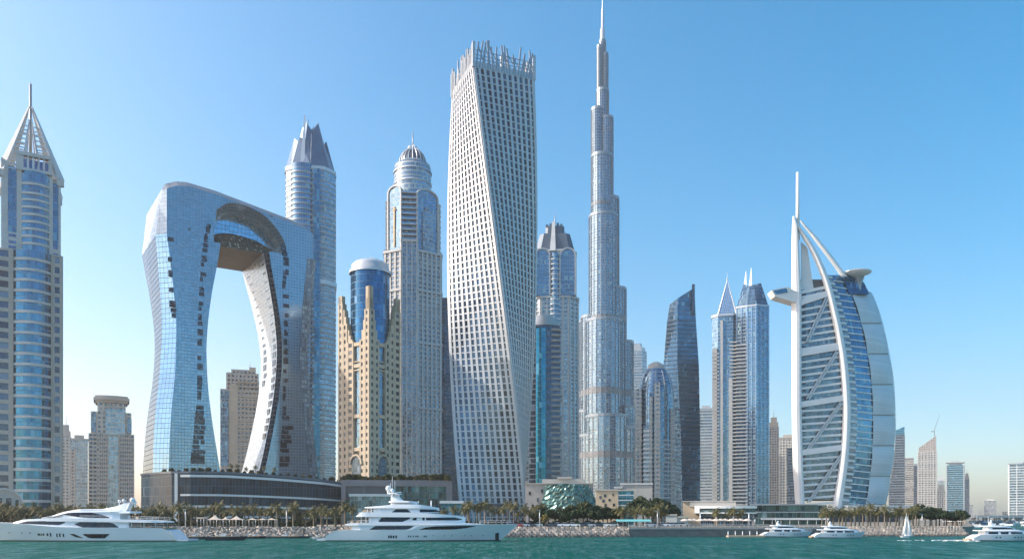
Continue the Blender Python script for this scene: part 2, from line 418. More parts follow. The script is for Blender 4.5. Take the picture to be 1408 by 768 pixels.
# ---------------------------------------------------------------- far left tower with an open pyramid on top
def tower_pyramid():
    b = Bld('pyramid_top_tower', 'beige stone tower with bowed blue glass bays and an open pyramid crown with a mast', 40, 420)
    x, z = b.x, b.z
    D = 30
    fr, wins = MB(), []
    z1, z2 = z(346), z(240)
    core = MB(); core.box(x(-7), x(86), 0, D, 0, z1); b.add(core, 'wall', M['stone_warm'])
    up = MB(); up.box(x(2), x(84), 1.2, D - 1.2, z1, z2)
    up.prism([(x(2), 1.2), (x(2) + 1, 1.2), (x(2) + 1, 12), (x(2), 12)], z2, z(222), cap=True)
    b.add(up, 'upper_wall', M['stone_warm'])
    nf = 27
    gridface(fr, wins, (x(-7), 0), (1, 0), x(17) - x(-7), 0, z1, 1, nf, 1.6, 1.9, .7)
    gridface(fr, wins, (x(72), 0), (1, 0), x(86) - x(72), 0, z1, 1, nf, 1.1, 1.9, .7)
    gridface(fr, wins, (x(86), 0), (0, 1), D, 0, z1, 6, nf, 1.4, 1.7, .5)
    fr.box(x(17), x(18.5), -1.2, 0, 0, z1); fr.box(x(70.5), x(72), -1.2, 0, 0, z1)
    b.add(fr, 'pier_trim', M['stone_warm'])
    put_windows(b, wins, M['pane_grey'])
    bay = MB(); P = bow(x(18.5), x(70.5), -.1, 4.2, 2); bay.prism(P, 0, z1); bg = b.add(bay, 'bay_glass', M['glass_teal'])
    t = MB(); bands(t, bow(x(18.6), x(70.4), -.1, 4.2, 1.9), .4, z1, (z1 - .4) / 26.0, 1.35, .45)
    b.add(t, 'bay_spandrel_trim', M['stone_pale'], bg)
    # upper storeys
    s = MB()
    for a, c in ((2, 11), (23, 30), (68, 73), (81, 84.5)): s.box(x(a), x(c), .2, 1.6, z1, z(226 if a < 30 else 238))
    s.box(x(11), x(23), .3, 1.5, z1, z(322)); s.box(x(73), x(81), .3, 1.5, z1, z(334))
    b.add(s, 'corner_pier', M['stone_pale'])
    for a, c, t0 in ((11.2, 22.8, 232), (73.2, 80.8, 246)):
        g = MB(); g.box(x(a), x(c), .6, 1.4, z(322 if a < 30 else 334), z(t0)); b.add(g, 'side_glass', M['glass_teal'])
    for py in (326, 335, 342):
        g = MB(); g.box(x(12), x(22), .22, .5, z(py + 2.4), z(py - 1.4)); b.add(g, 'window', M['pane_blue'])
        g = MB(); g.box(x(74), x(80), .22, .5, z(py + 11.4), z(py + 8)); b.add(g, 'window', M['pane_blue'])
    g = MB(); P = bow(x(30), x(68), .4, 2.6, 2); g.prism(P, z1, z(236)); bg = b.add(g, 'bay_glass', M['glass_teal'])
    t = MB()
    for py in (255, 268, 277, 287, 297, 307, 317, 327, 337): t.prism(offset(bow(x(30.1), x(67.9), .4, 2.6, 1.9), .4), z(py), z(py - 3.2), bot=True)
    b.add(t, 'bay_spandrel_trim', M['stone_pale'], bg)
    # arcade under the crown
    a = MB(); a.box(x(22), x(72), -.8, 2, z(236), z(232)); a.box(x(22), x(72), -.8, 2, z(215), z(210))
    for i in range(6): a.box(x(30 + i * 7.4), x(32.4 + i * 7.4), -.6, 1.4, z(232), z(215))
    a.box(x(22), x(30), -.5, 2, z(232), z(215)); a.box(x(69.4), x(72), -.5, 2, z(232), z(215))
    ar = b.add(a, 'arcade', M['stone_pale'])
    for i in range(5):
        g = MB(); g.box(x(32.5 + i * 7.4), x(37.2 + i * 7.4), .4, 1.2, z(232), z(219)); b.add(g, 'window', M['pane_blue'], ar)
    # open pyramid
    ax, ay = x(42), D / 2; za = z(150, D / 2)
    base = [(x(2), .8, z(226)), (x(84), .8, z(240)), (x(84), D - .8, z(240)), (x(2), D - .8, z(226))]
    lo = min(p[2] for p in base)
    c = MB()
    for px_, py_, pz_ in base:
        tip = Vector((lerp(ax, px_, .05), lerp(ay, py_, .05), za))
        c.bar((px_, py_, lo), tip, 4.2, 1.6, .7, .5)
        c.box(px_ - 1.6, px_ + 1.6, py_ - 1.2, py_ + 1.2, lo - 3, lo + .5)
    b.add(c, 'crown_leg', M['stone_pale'])
    c = MB()
    for sgn in (0, 1):
        y0 = .8 if sgn == 0 else D - .8
        for fx in (.36, .64):
            p0 = Vector((lerp(x(2), x(84), fx), y0, lo + 3)); c.bar(p0, (ax + (fx - .5) * 3, ay, za - 6), 1.3, .9, .6, .5)
        for k in range(11):
            t_ = k / 11 * .72
            for (fa, fb) in ((.06, .34), (.66, .94)):
                fz = lo + 2 + (za - lo) * t_
                p = lambda f: Vector((lerp(lerp(x(2), x(84), f), ax, t_), lerp(y0, ay, t_), fz))
                c.bar(p(fa), p(fb), .5, .55)
    for sgn in (0, 1):
        x0 = x(2) if sgn == 0 else x(84)
        for k in range(11):
            t_ = k / 11 * .8; fz = lo + 2 + (za - lo) * t_
            p = lambda f: Vector((lerp(x0, ax, t_), lerp(lerp(.8, D - .8, f), ay, t_), fz))
            c.bar(p(.1), p(.9), .5, .55)
    b.add(c, 'crown_lattice', M['white_metal'])
    m = MB(); m.tube((ax, ay, z(220)), (ax, ay, z(118, D / 2)), .85, .6, 10); b.add(m, 'mast', M['grey_metal'])
    r = MB(); r.box(x(3), x(83), 2, D - 2, z2 - .5, z2 + .6); b.add(r, 'roof', M['stone_grey'])
tower_pyramid()

# ---------------------------------------------------------------- plain towers, each with its own plan, bands and roof
def plain(name, label, x0, x1, ytop, Y, wall, trim, depth=None, yaw=0, plan='rect', band=None, pier=None, roof=2, group=None, wallname='glass_wall', gz=GZ, extra=None):
    b = Bld(name, label, (x0 + x1) / 2, Y, yaw, group, gz=gz)
    w_ = (b.x(x1) - b.x(x0)); D = depth or w_
    zt = b.z(ytop)
    if plan == 'rect': P = rect(-w_/2, w_/2, 0, D)
    elif plan == 'cham': P = cham(-w_/2, w_/2, 0, D, w_ * .2)
    elif plan == 'ell': P = ell(0, D/2, w_/2, D/2, 28)
    elif plan == 'bow': P = bow(-w_/2, w_/2, w_*.12, w_*.14, D)
    m = MB(); m.prism(P, 0, zt); b.add(m, wallname, wall)
    if band:
        m = MB(); bands(m, P, .6, zt, *band); b.add(m, 'spandrel_trim', trim)
    if pier:
        m = MB(); piers(m, P, *pier, 0, zt); b.add(m, 'pier_trim', trim)
    m = MB()
    if roof == 1: m.prism(offset(P, .6), zt, zt + 1.5)
    elif roof == 2:
        m.prism(offset(P, .5), zt, zt + 1.3); m.prism(offset(P, -w_ * .22), zt + 1.3, zt + 5)
    elif roof == 3:                                     # two steps and masts
        m.prism(offset(P, -w_ * .06), zt, zt + 6); m.prism(offset(P, -w_ * .2), zt + 6, zt + 13)
        m.tube((0, D/2, zt + 13), (0, D/2, zt + 24), .4, .15)
    elif roof == 4:                                     # oversailing cornice
        m.prism(offset(P, -w_ * .12), zt, zt + 5); m.prism(offset(P, w_ * .02), zt + 5, zt + 6.5)
        m.prism(offset(P, -w_ * .3), zt + 6.5, zt + 9)
    if roof: b.add(m, 'roof', trim)
    if extra: extra(b, P, w_, D, zt)
    return b

def beige_tower():
    b = Bld('beige_tower', 'broad beige apartment tower with a blue glass centre under a flared round roof', 153, 640)
    x, z = b.x, b.z; D = 26
    m = MB(); m.box(x(122), x(184), 0, D, 0, z(596)); m.box(x(125), x(181), 1, D - 1, z(596), z(566)); m.box(x(134), x(173), 2, D - 2, z(566), z(553)); b.add(m, 'wall', M['wall_beige'])
    fr, wins = MB(), []
    for a, c, nb in ((122, 134, 2), (136, 148, 4), (164, 184, 6)):
        gridface(fr, wins, (x(a), 0), (1, 0), x(c) - x(a), 0, z(596), nb, 22, .55, 1.3, .5)
    gridface(fr, wins, (x(184), 0), (0, 1), D, 0, z(596), 7, 22, .9, 1.3, .5)
    b.add(fr, 'wall_trim', M['stone_warm']); put_windows(b, wins, M['pane_grey'])
    g = MB(); g.box(x(149), x(163), -.9, 2, 0, z(600)); g.box(x(145), x(172), -.5, 3, z(596.5), z(562)); b.add(g, 'glass_bay', M['glass_pale'])
    g = MB(); g.box(x(126), x(132), .4, 2, z(594), z(570)); b.add(g, 'side_glass', M['glass_blue'])
    g = MB(); g.box(x(175), x(181.3), .4, 2, z(594), z(574)); b.add(g, 'side_glass', M['glass_blue'])
    r = MB(); P = bow(x(131), x(176), 2, 3, D - 3); r.prism(P, z(553), z(550)); r.prism(offset(P, 1.2), z(550), z(546)); r.prism(offset(P, .2), z(546), z(543.5)); b.add(r, 'roof', M['stone_warm'])
beige_tower()
plain('slender_tower', 'thin pale beige apartment block, one of the two low towers beside the pyramid topped tower', 84, 98, 600, 900, M['wall_beige'], M['stone_warm'], 26, roof=3)
plain('glass_slab_tower', 'grey blue glass slab with an orange beige edge beside the broad beige tower', 97, 121, 604, 860, M['glass_pale'], M['stone_warm'], 24, roof=2,
      extra=lambda b, P, w_, D, zt: b.add((lambda m: (m.box(-w_/2 - .3, -w_/2 + 4.5, -.4, D - .4, 0, zt - 10), m)[1])(MB()), 'edge_wall', M['wall_brown']))

# ---------------------------------------------------------------- tower seen through the arch
def brown_tower():
    b = Bld('brown_tower', 'pinkish brown stepped tower with a blue glass strip seen through the arch building', 328, 720)
    x, z = b.x, b.z; D = 28
    m = MB(); m.box(x(303), x(356), 0, D, 0, z(535)); m.box(x(311), x(356), 1, D, z(535), z(512)); m.box(x(318), x(352), 2, D - 2, z(512), z(507)); b.add(m, 'wall', M['wall_brown'])
    m = MB(); bands(m, rect(x(327), x(356), -.4, D), 2, z(520), 4.2, 1.1, .4); b.add(m, 'balcony_trim', M['beige_panel'])
    m = MB(); m.box(x(303.6), x(314), -.5, 2, z(640) , z(552)); m.box(x(303.6), x(315), -.5, 2, z(550), z(537)); b.add(m, 'glass_bay', M['glass_blue'])
    m = MB(); m.box(x(315.5), x(327), -.9, 2, 0, z(528)); b.add(m, 'pier_trim', M['beige_panel'])
    m = MB(); m.box(x(343), x(352), 6, D - 6, z(507), z(502)); m.tube((x(344), 8, z(502)), (x(344), 8, z(494)), .3, .1); b.add(m, 'roof', M['beige_panel'])
brown_tower()

# ---------------------------------------------------------------- the arch building on its curved podium
class Plane:
    """a vertical plane through the place behind a photo pixel, turned by a degrees; t along it, d behind it"""
    def __init__(s, px, Y, a):
        s.P = Vector(((px - CX) / F * Y, Y)); s.U = Vector((math.cos(R(a)), math.sin(R(a)))); s.V = Vector((-s.U.y, s.U.x))
    def at(s, px, py, d=0):
        k = (px - CX) / F; P = s.P + s.V * d
        t = (k * P.y - P.x) / (s.U.x - k * s.U.y)
        Y = P.y + t * s.U.y
        return Vector((t, d, H - (py - HY) * Y / F - GZ))
M['edge_arch'] = facade('edge_arch', (.26, .31, .36), (.18, .19, .21), 2.6, 1.6, .3, .2, var=.7, metal=.2, rough=.25, blind=.1, tilt=.2)
def arch_building():
    A = 33
    pl_ = Plane(222, 430, A)
    root = thing('arch_building', 'huge blue glass arch of two flared legs joined at the top', 'building', (pl_.P.x, pl_.P.y, GZ), R(A))
    D = 46.0
    at = pl_.at
    def prof(pts):
        q = [at(*p) for p in pts]
        return sorted([(v.z, v.x) for v in q])
    zb = 12.0
    # edges of the front face, as x(z)
    lo = prof([(224, 268), (227, 302), (233, 350), (237, 383), (242, 438), (242, 480), (240, 520), (236, 560), (233, 610), (232, 655), (231, 700)])
    li = prof([(306, 300), (304, 330), (299, 362), (291, 405), (286, 445), (284, 482), (286, 530), (292, 580), (300, 630), (304, 655), (310, 700)])
    ri = prof([(368, 330), (372, 360), (379, 400), (385, 440), (388, 480), (386, 520), (381, 560), (372, 610), (362, 655), (352, 700)])
    ro = prof([(433, 322), (432, 345), (429, 370), (425, 410), (422, 450), (420, 490), (422, 530), (427, 590), (432, 640), (433, 660), (435, 700)])
    ztop = at(260, 256).z
    zin = at(303, 334).z                                       # underside of the bridge
    N = 44
    zs = [lerp(0, zin, i / N) for i in range(N + 1)]
    ch = lambda z: 6.5 * (1 - .5 * min(1, z / ztop) ** 3)
    zw = at(286, 490).z
    DEP = lambda z_, left: smooth([(0, 44), (zw * .55, 33 if left else 37), (zw, 25 if left else 33), ((zw + zin) / 2, 33 if left else 38), (zin, D)], z_)
    def leg(e0, e1, left):
        front, chm, side, inner, back, edge = MB(), MB(), MB(), MB(), MB(), MB()
        for k in range(N):
            za, zc = zs[k], zs[k + 1]
            a0, a1, b0, b1 = smooth(e0, za), smooth(e0, zc), smooth(e1, za), smooth(e1, zc)
            mid = (a0 + b0) / 2
            def q(mb, p, r, s_, t_):
                L = math.hypot(r[0] - p[0], r[1] - p[1])
                uo = p[0] if abs(p[0] - r[0]) > abs(p[1] - r[1]) else p[1]
                mb.face([(*p, za), (*r, za), (*s_, zc), (*t_, zc)], [(uo, za), (uo + L, za), (uo + L, zc), (uo, zc)], True)
            def qf(mb, xa0, xa1, xb0, xb1, d):
                mb.face([(xa0, d, za), (xb0, d, za), (xb1, d, zc), (xa1, d, zc)], [(xa0, za), (xb0, za), (xb1, zc), (xa1, zc)])
            e_ = 0 if left else 3.2
            qf(front, a0, a1, b0 - e_, b1 - e_, 0)
            c0, c1 = ch(za), ch(zc)
            D0, D1 = DEP(za, left), DEP(zc, left)
            if left:
                q(chm, (a0 - c0, c0 * 1.1), (a0, 0), (a1, 0), (a1 - c1, c1 * 1.1))
                q(side, (a0 - c0, D0), (a0 - c0, c0 * 1.1), (a1 - c1, c1 * 1.1), (a1 - c1, D1))
                q(inner, (b0, 0), (b0, D0), (b1, D1), (b1, 0))
                q(back, (b0, D0), (a0 - c0, D0), (a1 - c1, D1), (b1, D1))
            else:
                g = 2.6
                q(edge, (b0 - e_, 0), (b0 - e_, -.5), (b1 - e_, -.5), (b1 - e_, 0)); q(edge, (b0 - e_, -.5), (b0, -.3), (b1, -.3), (b1 - e_, -.5)); q(edge, (b0, -.3), (b0 + g, g), (b1 + g, g), (b1, -.3))
                q(side, (b0 + g, g), (b0 + g, D0), (b1 + g, D1), (b1 + g, g))
                q(inner, (a0 - 2, D0), (a0 - 2, 3), (a1 - 2, 3), (a1 - 2, D1))
                q(back, (b0 + g, D0), (a0 - 2, D0), (a1 - 2, D1), (b1 + g, D1))
                q(chm, (a0 - 2, 3), (a0, 0), (a1, 0), (a1 - 2, 3))
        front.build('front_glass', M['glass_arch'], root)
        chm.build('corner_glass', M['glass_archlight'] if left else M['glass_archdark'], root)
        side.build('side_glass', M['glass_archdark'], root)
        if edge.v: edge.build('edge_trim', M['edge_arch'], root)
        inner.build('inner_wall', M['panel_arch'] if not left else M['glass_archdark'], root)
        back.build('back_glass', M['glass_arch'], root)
    leg(lo, li, True); leg(ri, ro, False)
    # the bridge: front with a bow shaped mouth cut into its lower edge
    xl0, xr0 = smooth(lo, zin), smooth(ro, zin)
    top = sorted([(v.x, v.z) for v in (at(p, q) for p, q in ((222, 268), (226, 261), (232, 258), (245, 255), (260, 256), (300, 268), (350, 287), (400, 306), (420, 314), (430, 321), (433, 330)))])
    mouth = sorted([(v.x, v.z) for v in (at(p, q) for p, q in ((295, 340), (294, 312), (296, 297), (302, 286), (314, 279), (332, 280.5), (352, 289), (366, 298), (378, 311), (387, 324), (393, 338), (395, 354)))])
    xm0, xm1 = mouth[0][0], mouth[-1][0]
    xs = sorted(set([xl0 + (xr0 - xl0) * i / 110 for i in range(111)] + [xm0, xm1]))
    f, ring, soff, roof, topw, sidew, backw, backg = MB(), MB(), MB(), MB(), MB(), MB(), MB(), MB()
    mz = lambda x_: smooth(mouth, x_)
    DM = 13.0
    for x0, x1 in zip(xs, xs[1:]):
        xm = (x0 + x1) / 2
        inm = xm0 < xm < xm1
        t0, t1 = pl(top, x0), pl(top, x1)
        b0, b1 = (max(zin, mz(x0)), max(zin, mz(x1))) if inm else (zin, zin)
        f.face([(x0, 0, b0), (x1, 0, b1), (x1, 0, t1), (x0, 0, t0)], [(x0, b0), (x1, b1), (x1, t1), (x0, t0)])
        if inm:
            # the splayed ring round the mouth, then the recess
            cxm = (xm0 + xm1) / 2
            s_ = lambda v, k: cxm + (v - cxm) * k
            zz = lambda v: max(zin, mz(v))
            za = lambda v: zin + (zz(v) - zin) * .86
            ring.face([(s_(x0, .95), 5, za(x0)), (s_(x1, .95), 5, za(x1)), (x1, 0, zz(x1)), (x0, 0, zz(x0))])
            soff.face([(s_(x0, .95), DM, za(x0)), (s_(x1, .95), DM, za(x1)), (s_(x1, .95), 5, za(x1)), (s_(x0, .95), 5, za(x0))])
            zq = lambda v: zin + (za(v) - zin) * .52
            backw.face([(s_(x0, .95), 6, zin), (s_(x1, .95), 6, zin), (s_(x1, .95), DM, zq(x1)), (s_(x0, .95), DM, zq(x0))])
            backg.face([(s_(x0, .95), DM, zq(x0)), (s_(x1, .95), DM, zq(x1)), (s_(x1, .95), DM, za(x1)), (s_(x0, .95), DM, za(x0))])
        # roof: a sloping band back from the top edge, then flat
        roof.face([(x0, 0, t0), (x1, 0, t1), (x1, 6, t1 + 4.2), (x0, 6, t0 + 4.2)])
        topw.face([(x0, 6, t0 + 4.2), (x1, 6, t1 + 4.2), (x1, D, t1 + 4.2), (x0, D, t0 + 4.2)])
        topw.face([(x1, D, zin), (x0, D, zin), (x0, D, t0 + 4.2), (x1, D, t1 + 4.2)])
    c0 = ch(zin); tl = pl(top, xl0); c1 = 2.0
    K = 8
    for k in range(K):
        za, zc = lerp(zin, tl, k / K), lerp(zin, tl, (k + 1) / K)
        ca, cc = lerp(c0, c1, k / K), lerp(c0, c1, (k + 1) / K)
        sidew.face([(xl0 - ca, D, za), (xl0 - ca, ca * 1.1, za), (xl0 - cc, cc * 1.1, zc), (xl0 - cc, D, zc)])
        sidew.face([(xl0 - ca, ca * 1.1, za), (xl0, 0, za), (xl0, 0, zc), (xl0 - cc, cc * 1.1, zc)])
    topw.face([(xl0 - c1, D, tl), (xl0 - c1, c1, tl), (xl0, 0, tl), (xl0, 6, tl + 4.2), (xl0, D, tl + 4.2)])
    tr = pl(top, xr0)
    sidew.cut()
    sidew.face([(xr0, 0, zin), (xr0, D, zin), (xr0, D, tr), (xr0, 0, tr)])
    sidew.face([(xr0, 0, tr), (xr0, D, tr), (xr0, D, tr + 4.2), (xr0, 6, tr + 4.2)])
    under = MB()
    xi0, xi1 = smooth(li, zin), smooth(ri, zin)
    under.face([(xi0 - 3, 5, zin), (xi0 - 3, D, zin), (xi1 + 6, D, zin), (xi1 + 6, 5, zin)])
    under.face([(xm0 - 1, 0.02, zin - .02), (xm0 - 1, 13, zin - .02), (xi0 + 1, 13, zin - .02), (xi0 + 1, .02, zin - .02)][::-1])
    f.build('bridge_glass', M['glass_arch'], root)
    ring.build('mouth_trim', M['glass_arch'], root)
    soff.build('mouth_soffit', M['panel_arch'], root)
    backw.build('mouth_ceiling', facade('mouth_lattice', (.20, .17, .13), (.07, .06, .05), 1.6, 1.6, .3, .3, var=.8, metal=.2, rough=.35, blind=.25, tilt=.3, bcol=(.55, .48, .36)), root)
    backg.build('mouth_glass', M['glass_archlight'], root)
    roof.build('roof_edge', facade('roof_edge', (.26, .28, .30), (.15, .16, .17), 1.2, 2.2, .1, .1, var=.15, metal=.5, rough=.35, blind=0), root)
    topw.build('roof', M['grey_metal'], root)
    sidew.parts('top_corner', M['panel_arch'], root)
    under.build('bridge_soffit', M['frieze'], root)
    # dark open windows in slanting files, as the photo shows them on both legs
    rnd = random.Random(3)
    def opening(x_, z_, w_, h_, d=-.06, side=None):
        mb = MB()
        if side is None: mb.box(x_, x_ + w_, d, .4, z_, z_ + h_)
        else: mb.box(side - .12, side + .3, x_, x_ + w_, z_, z_ + h_)
        mb.build('window', M['pane_dark'], root)
    def file(pts, n, wpx, skip=0.0):
        for k in range(n):
            t = k / (n - 1) * (len(pts) - 1); i = min(int(t), len(pts) - 2); t -= i
            px = lerp(pts[i][0], pts[i + 1][0], t); py = lerp(pts[i][1], pts[i + 1][1], t)
            if rnd.random() < skip: continue
            v = at(px, py); wv = at(px + wpx * rnd.uniform(.7, 1.3), py).x - v.x
            opening(v.x, round(v.z / 2.6) * 2.6 + .3, wv, rnd.choice((2.2, 2.2, 3.4)))
    file([(284, 312), (278, 350), (274, 400), (272, 450), (271, 520), (271, 560)], 26, 6)
    file([(270, 560), (266, 600), (262, 640)], 14, 11)
    file([(276, 580), (276, 640)], 8, 6, .3)
    file([(386, 345), (390, 360), (388, 400), (391, 460)], 16, 6, .1)
    file([(393, 350), (392, 420), (390, 480), (389, 540), (388, 580)], 20, 5, .1)
    file([(388, 580), (384, 640)], 9, 13, .1)
    file([(230, 335), (233, 420), (236, 436)], 9, 8)
    ins = prof([(368, 330), (372, 360), (379, 400), (385, 440), (388, 480), (386, 520), (381, 560), (372, 610)])
    for k in range(22):
        z_ = zin - 6 - k * 4.6; xx = smooth(ri, z_) - 2
        for dy in ((DEP(z_, False) - 9, 7) if k < 15 else (7,)):
            opening(dy - 2 + rnd.uniform(-1, 1), z_, rnd.uniform(4.2, 5.6), rnd.choice((2.6, 3.2)), side=xx)
arch_building()

def arch_podium():
    root = thing('podium_building', 'low dark glass podium with three pale bands curving under the blue arch', 'building', (0, 0, GZ))
    pts = [(194, 402), (206, 393), (222, 386), (236, 381), (262, 380), (300, 383), (340, 389), (380, 396), (415, 402), (445, 407), (465, 411), (480, 415)]
    front = [((p - CX) / F * Y, Y) for p, Y in pts]
    # resample
    P = []
    for i in range(len(front) - 1):
        for k in range(4): P.append((lerp(front[i][0], front[i + 1][0], k / 4), lerp(front[i][1], front[i + 1][1], k / 4)))
    P.append(front[-1])
    nP = len(P)
    back = [(-101, 428), (-101, 520), (P[0][0] - 14, 500)]
    poly = P + back
    zt = W(260, 650, 380).z - GZ
    drop = [4.6 * max(0, (i - nP * .45) / (nP * .55)) ** 1.3 for i in range(nP)] + [4.6, 0, 0]
    zs = [zt - d for d in drop]
    m = MB(); m.loft([(poly, 0), (poly, zs)]); m.build('glass_wall', M['glass_podium'], root)
    t = MB(); o = offset(poly, .7)
    for f, th in ((.13, 1.0), (.34, .9), (.56, .9), (.925, 1.1)):
        q = [i for i in range(14, nP)]; t.cut()
        for i in q[:-1]:
            for (za, zb_, oo) in ((0, th, 0),):
                A_, B_ = o[i], o[i + 1]; a0, b0 = poly[i], poly[i + 1]; z0, z1 = zs[i] * f, zs[i + 1] * f
                t.face([(*A_, z0), (*B_, z1), (*B_, z1 + th), (*A_, z0 + th)]); t.face([(*A_, z0 + th), (*B_, z1 + th), (*b0, z1 + th), (*a0, z0 + th)]); t.face([(*a0, z0), (*b0, z1), (*B_, z1), (*A_, z0)])
    t.parts('spandrel_band', M['white_metal'], root)
    r = MB(); oo = offset(poly, .35); r.loft([(oo, [z_ - .02 for z_ in zs]), (oo, [z_ + .9 for z_ in zs])]); r.build('roof_parapet', M['dark_metal'], root)
    e = MB(); e.bar((*P[13], 0), (*P[13], zt), 1.4, .8); e.build('corner_pier', M['white_metal'], root)
    root.location = (0, 0, GZ)
    return zs, nP
PODIUM_TOP = arch_podium()

# ---------------------------------------------------------------- tower with a crown of blades, behind the arch
def blade_tower():
    b = Bld('blade_crown_tower', 'tall rounded blue grey tower with a dark crown of pointed blades, directly behind the arch', 427, 590)
    x, z = b.x, b.z
    D = x(462) - x(392)
    body = MB(); P = cham(x(393), x(462), 0, D, D * .22); body.prism(P, 0, z(232)); b.add(body, 'glass_wall', M['glass_pale'])
    t = MB(); bands(t, cham(x(393.4), x(461.6), .2, D - .2, D * .22), 1, z(240), 3.7, .8, .6); b.add(t, 'spandrel_trim', M['pale_trim'])
    bay = MB(); B_ = ell(x(416), 3, x(416) - x(401), 6, 28); bay.prism(B_, 0, z(226)); bg = b.add(bay, 'bay_glass', M['glass_blue'])
    t = MB(); bands(t, B_, 1, z(236), 3.7, 1.0, .6); b.add(t, 'bay_spandrel_trim', M['pale_trim'], bg)
    s = MB(); s.box(x(432), x(440), -1.6, 3, 0, z(232)); b.add(s, 'glass_strip', M['glass_teal'])
    for a, c in ((244, 252), (254, 260)):
        pass
    c = MB(); c.prism(offset(P, .9), z(389), z(383), bot=True); c.cut(); c.prism(offset(P, .5), z(232), z(227)); b.add(c, 'belt_course', M['white_metal'])
    # blades: tapering slabs leaning in round the top, two tiers
    cx, cy = x(427), D / 2
    n = 8
    def blade(a, r0, r1, w0, w1, z0, zpk, lean, sk):
        mb = MB()
        ux, uy = math.cos(a), math.sin(a); tx, ty = -uy, ux
        def pt(r, t_, zz, th): return (cx + ux * (r - th) + tx * t_, cy + uy * (r - th) + ty * t_, zz)
        o = [pt(r0, -w0/2, z0, 0), pt(r0, w0/2, z0, 0), pt(r1, w1/2, zpk - (sk if sk > 0 else 0), 0), pt(r1, -w1/2, zpk + (sk if sk < 0 else 0), 0)]
        i = [pt(r0, -w0/2, z0, 2.0), pt(r0, w0/2, z0, 2.0), pt(r1, w1/2, zpk - (sk if sk > 0 else 0), .8), pt(r1, -w1/2, zpk + (sk if sk < 0 else 0), .8)]
        mb.rings3([o, i]); b.add(mb, 'crown_blade', M['blue_metal'])
    Rr = D / 2
    for k in range(n):
        a = R(-90 + 22.5 + 45 * k)
        blade(a, Rr * .98, Rr * .62, Rr * .80, Rr * .42, z(228), z(193 + 4 * (k % 2), Rr), 0, 5)
        blade(a + R(22.5), Rr * .80, Rr * .30, Rr * .72, Rr * .28, z(222), z(170 + 5 * (k % 3), Rr), 0, 7 * (1 if k % 2 else -1))
    f = MB(); f.bar((x(416), 2, z(228)), (x(419), Rr * .55, z(167, Rr)), 3.4, 1.2, .8, .5); b.add(f, 'crown_fin', M['white_metal'])
    c = MB(); c.lathe([(Rr * .7, z(230)), (Rr * .5, z(205)), (Rr * .2, z(185))], (cx, cy), 12, True); b.add(c, 'crown_core', M['dark_metal'])
blade_tower()

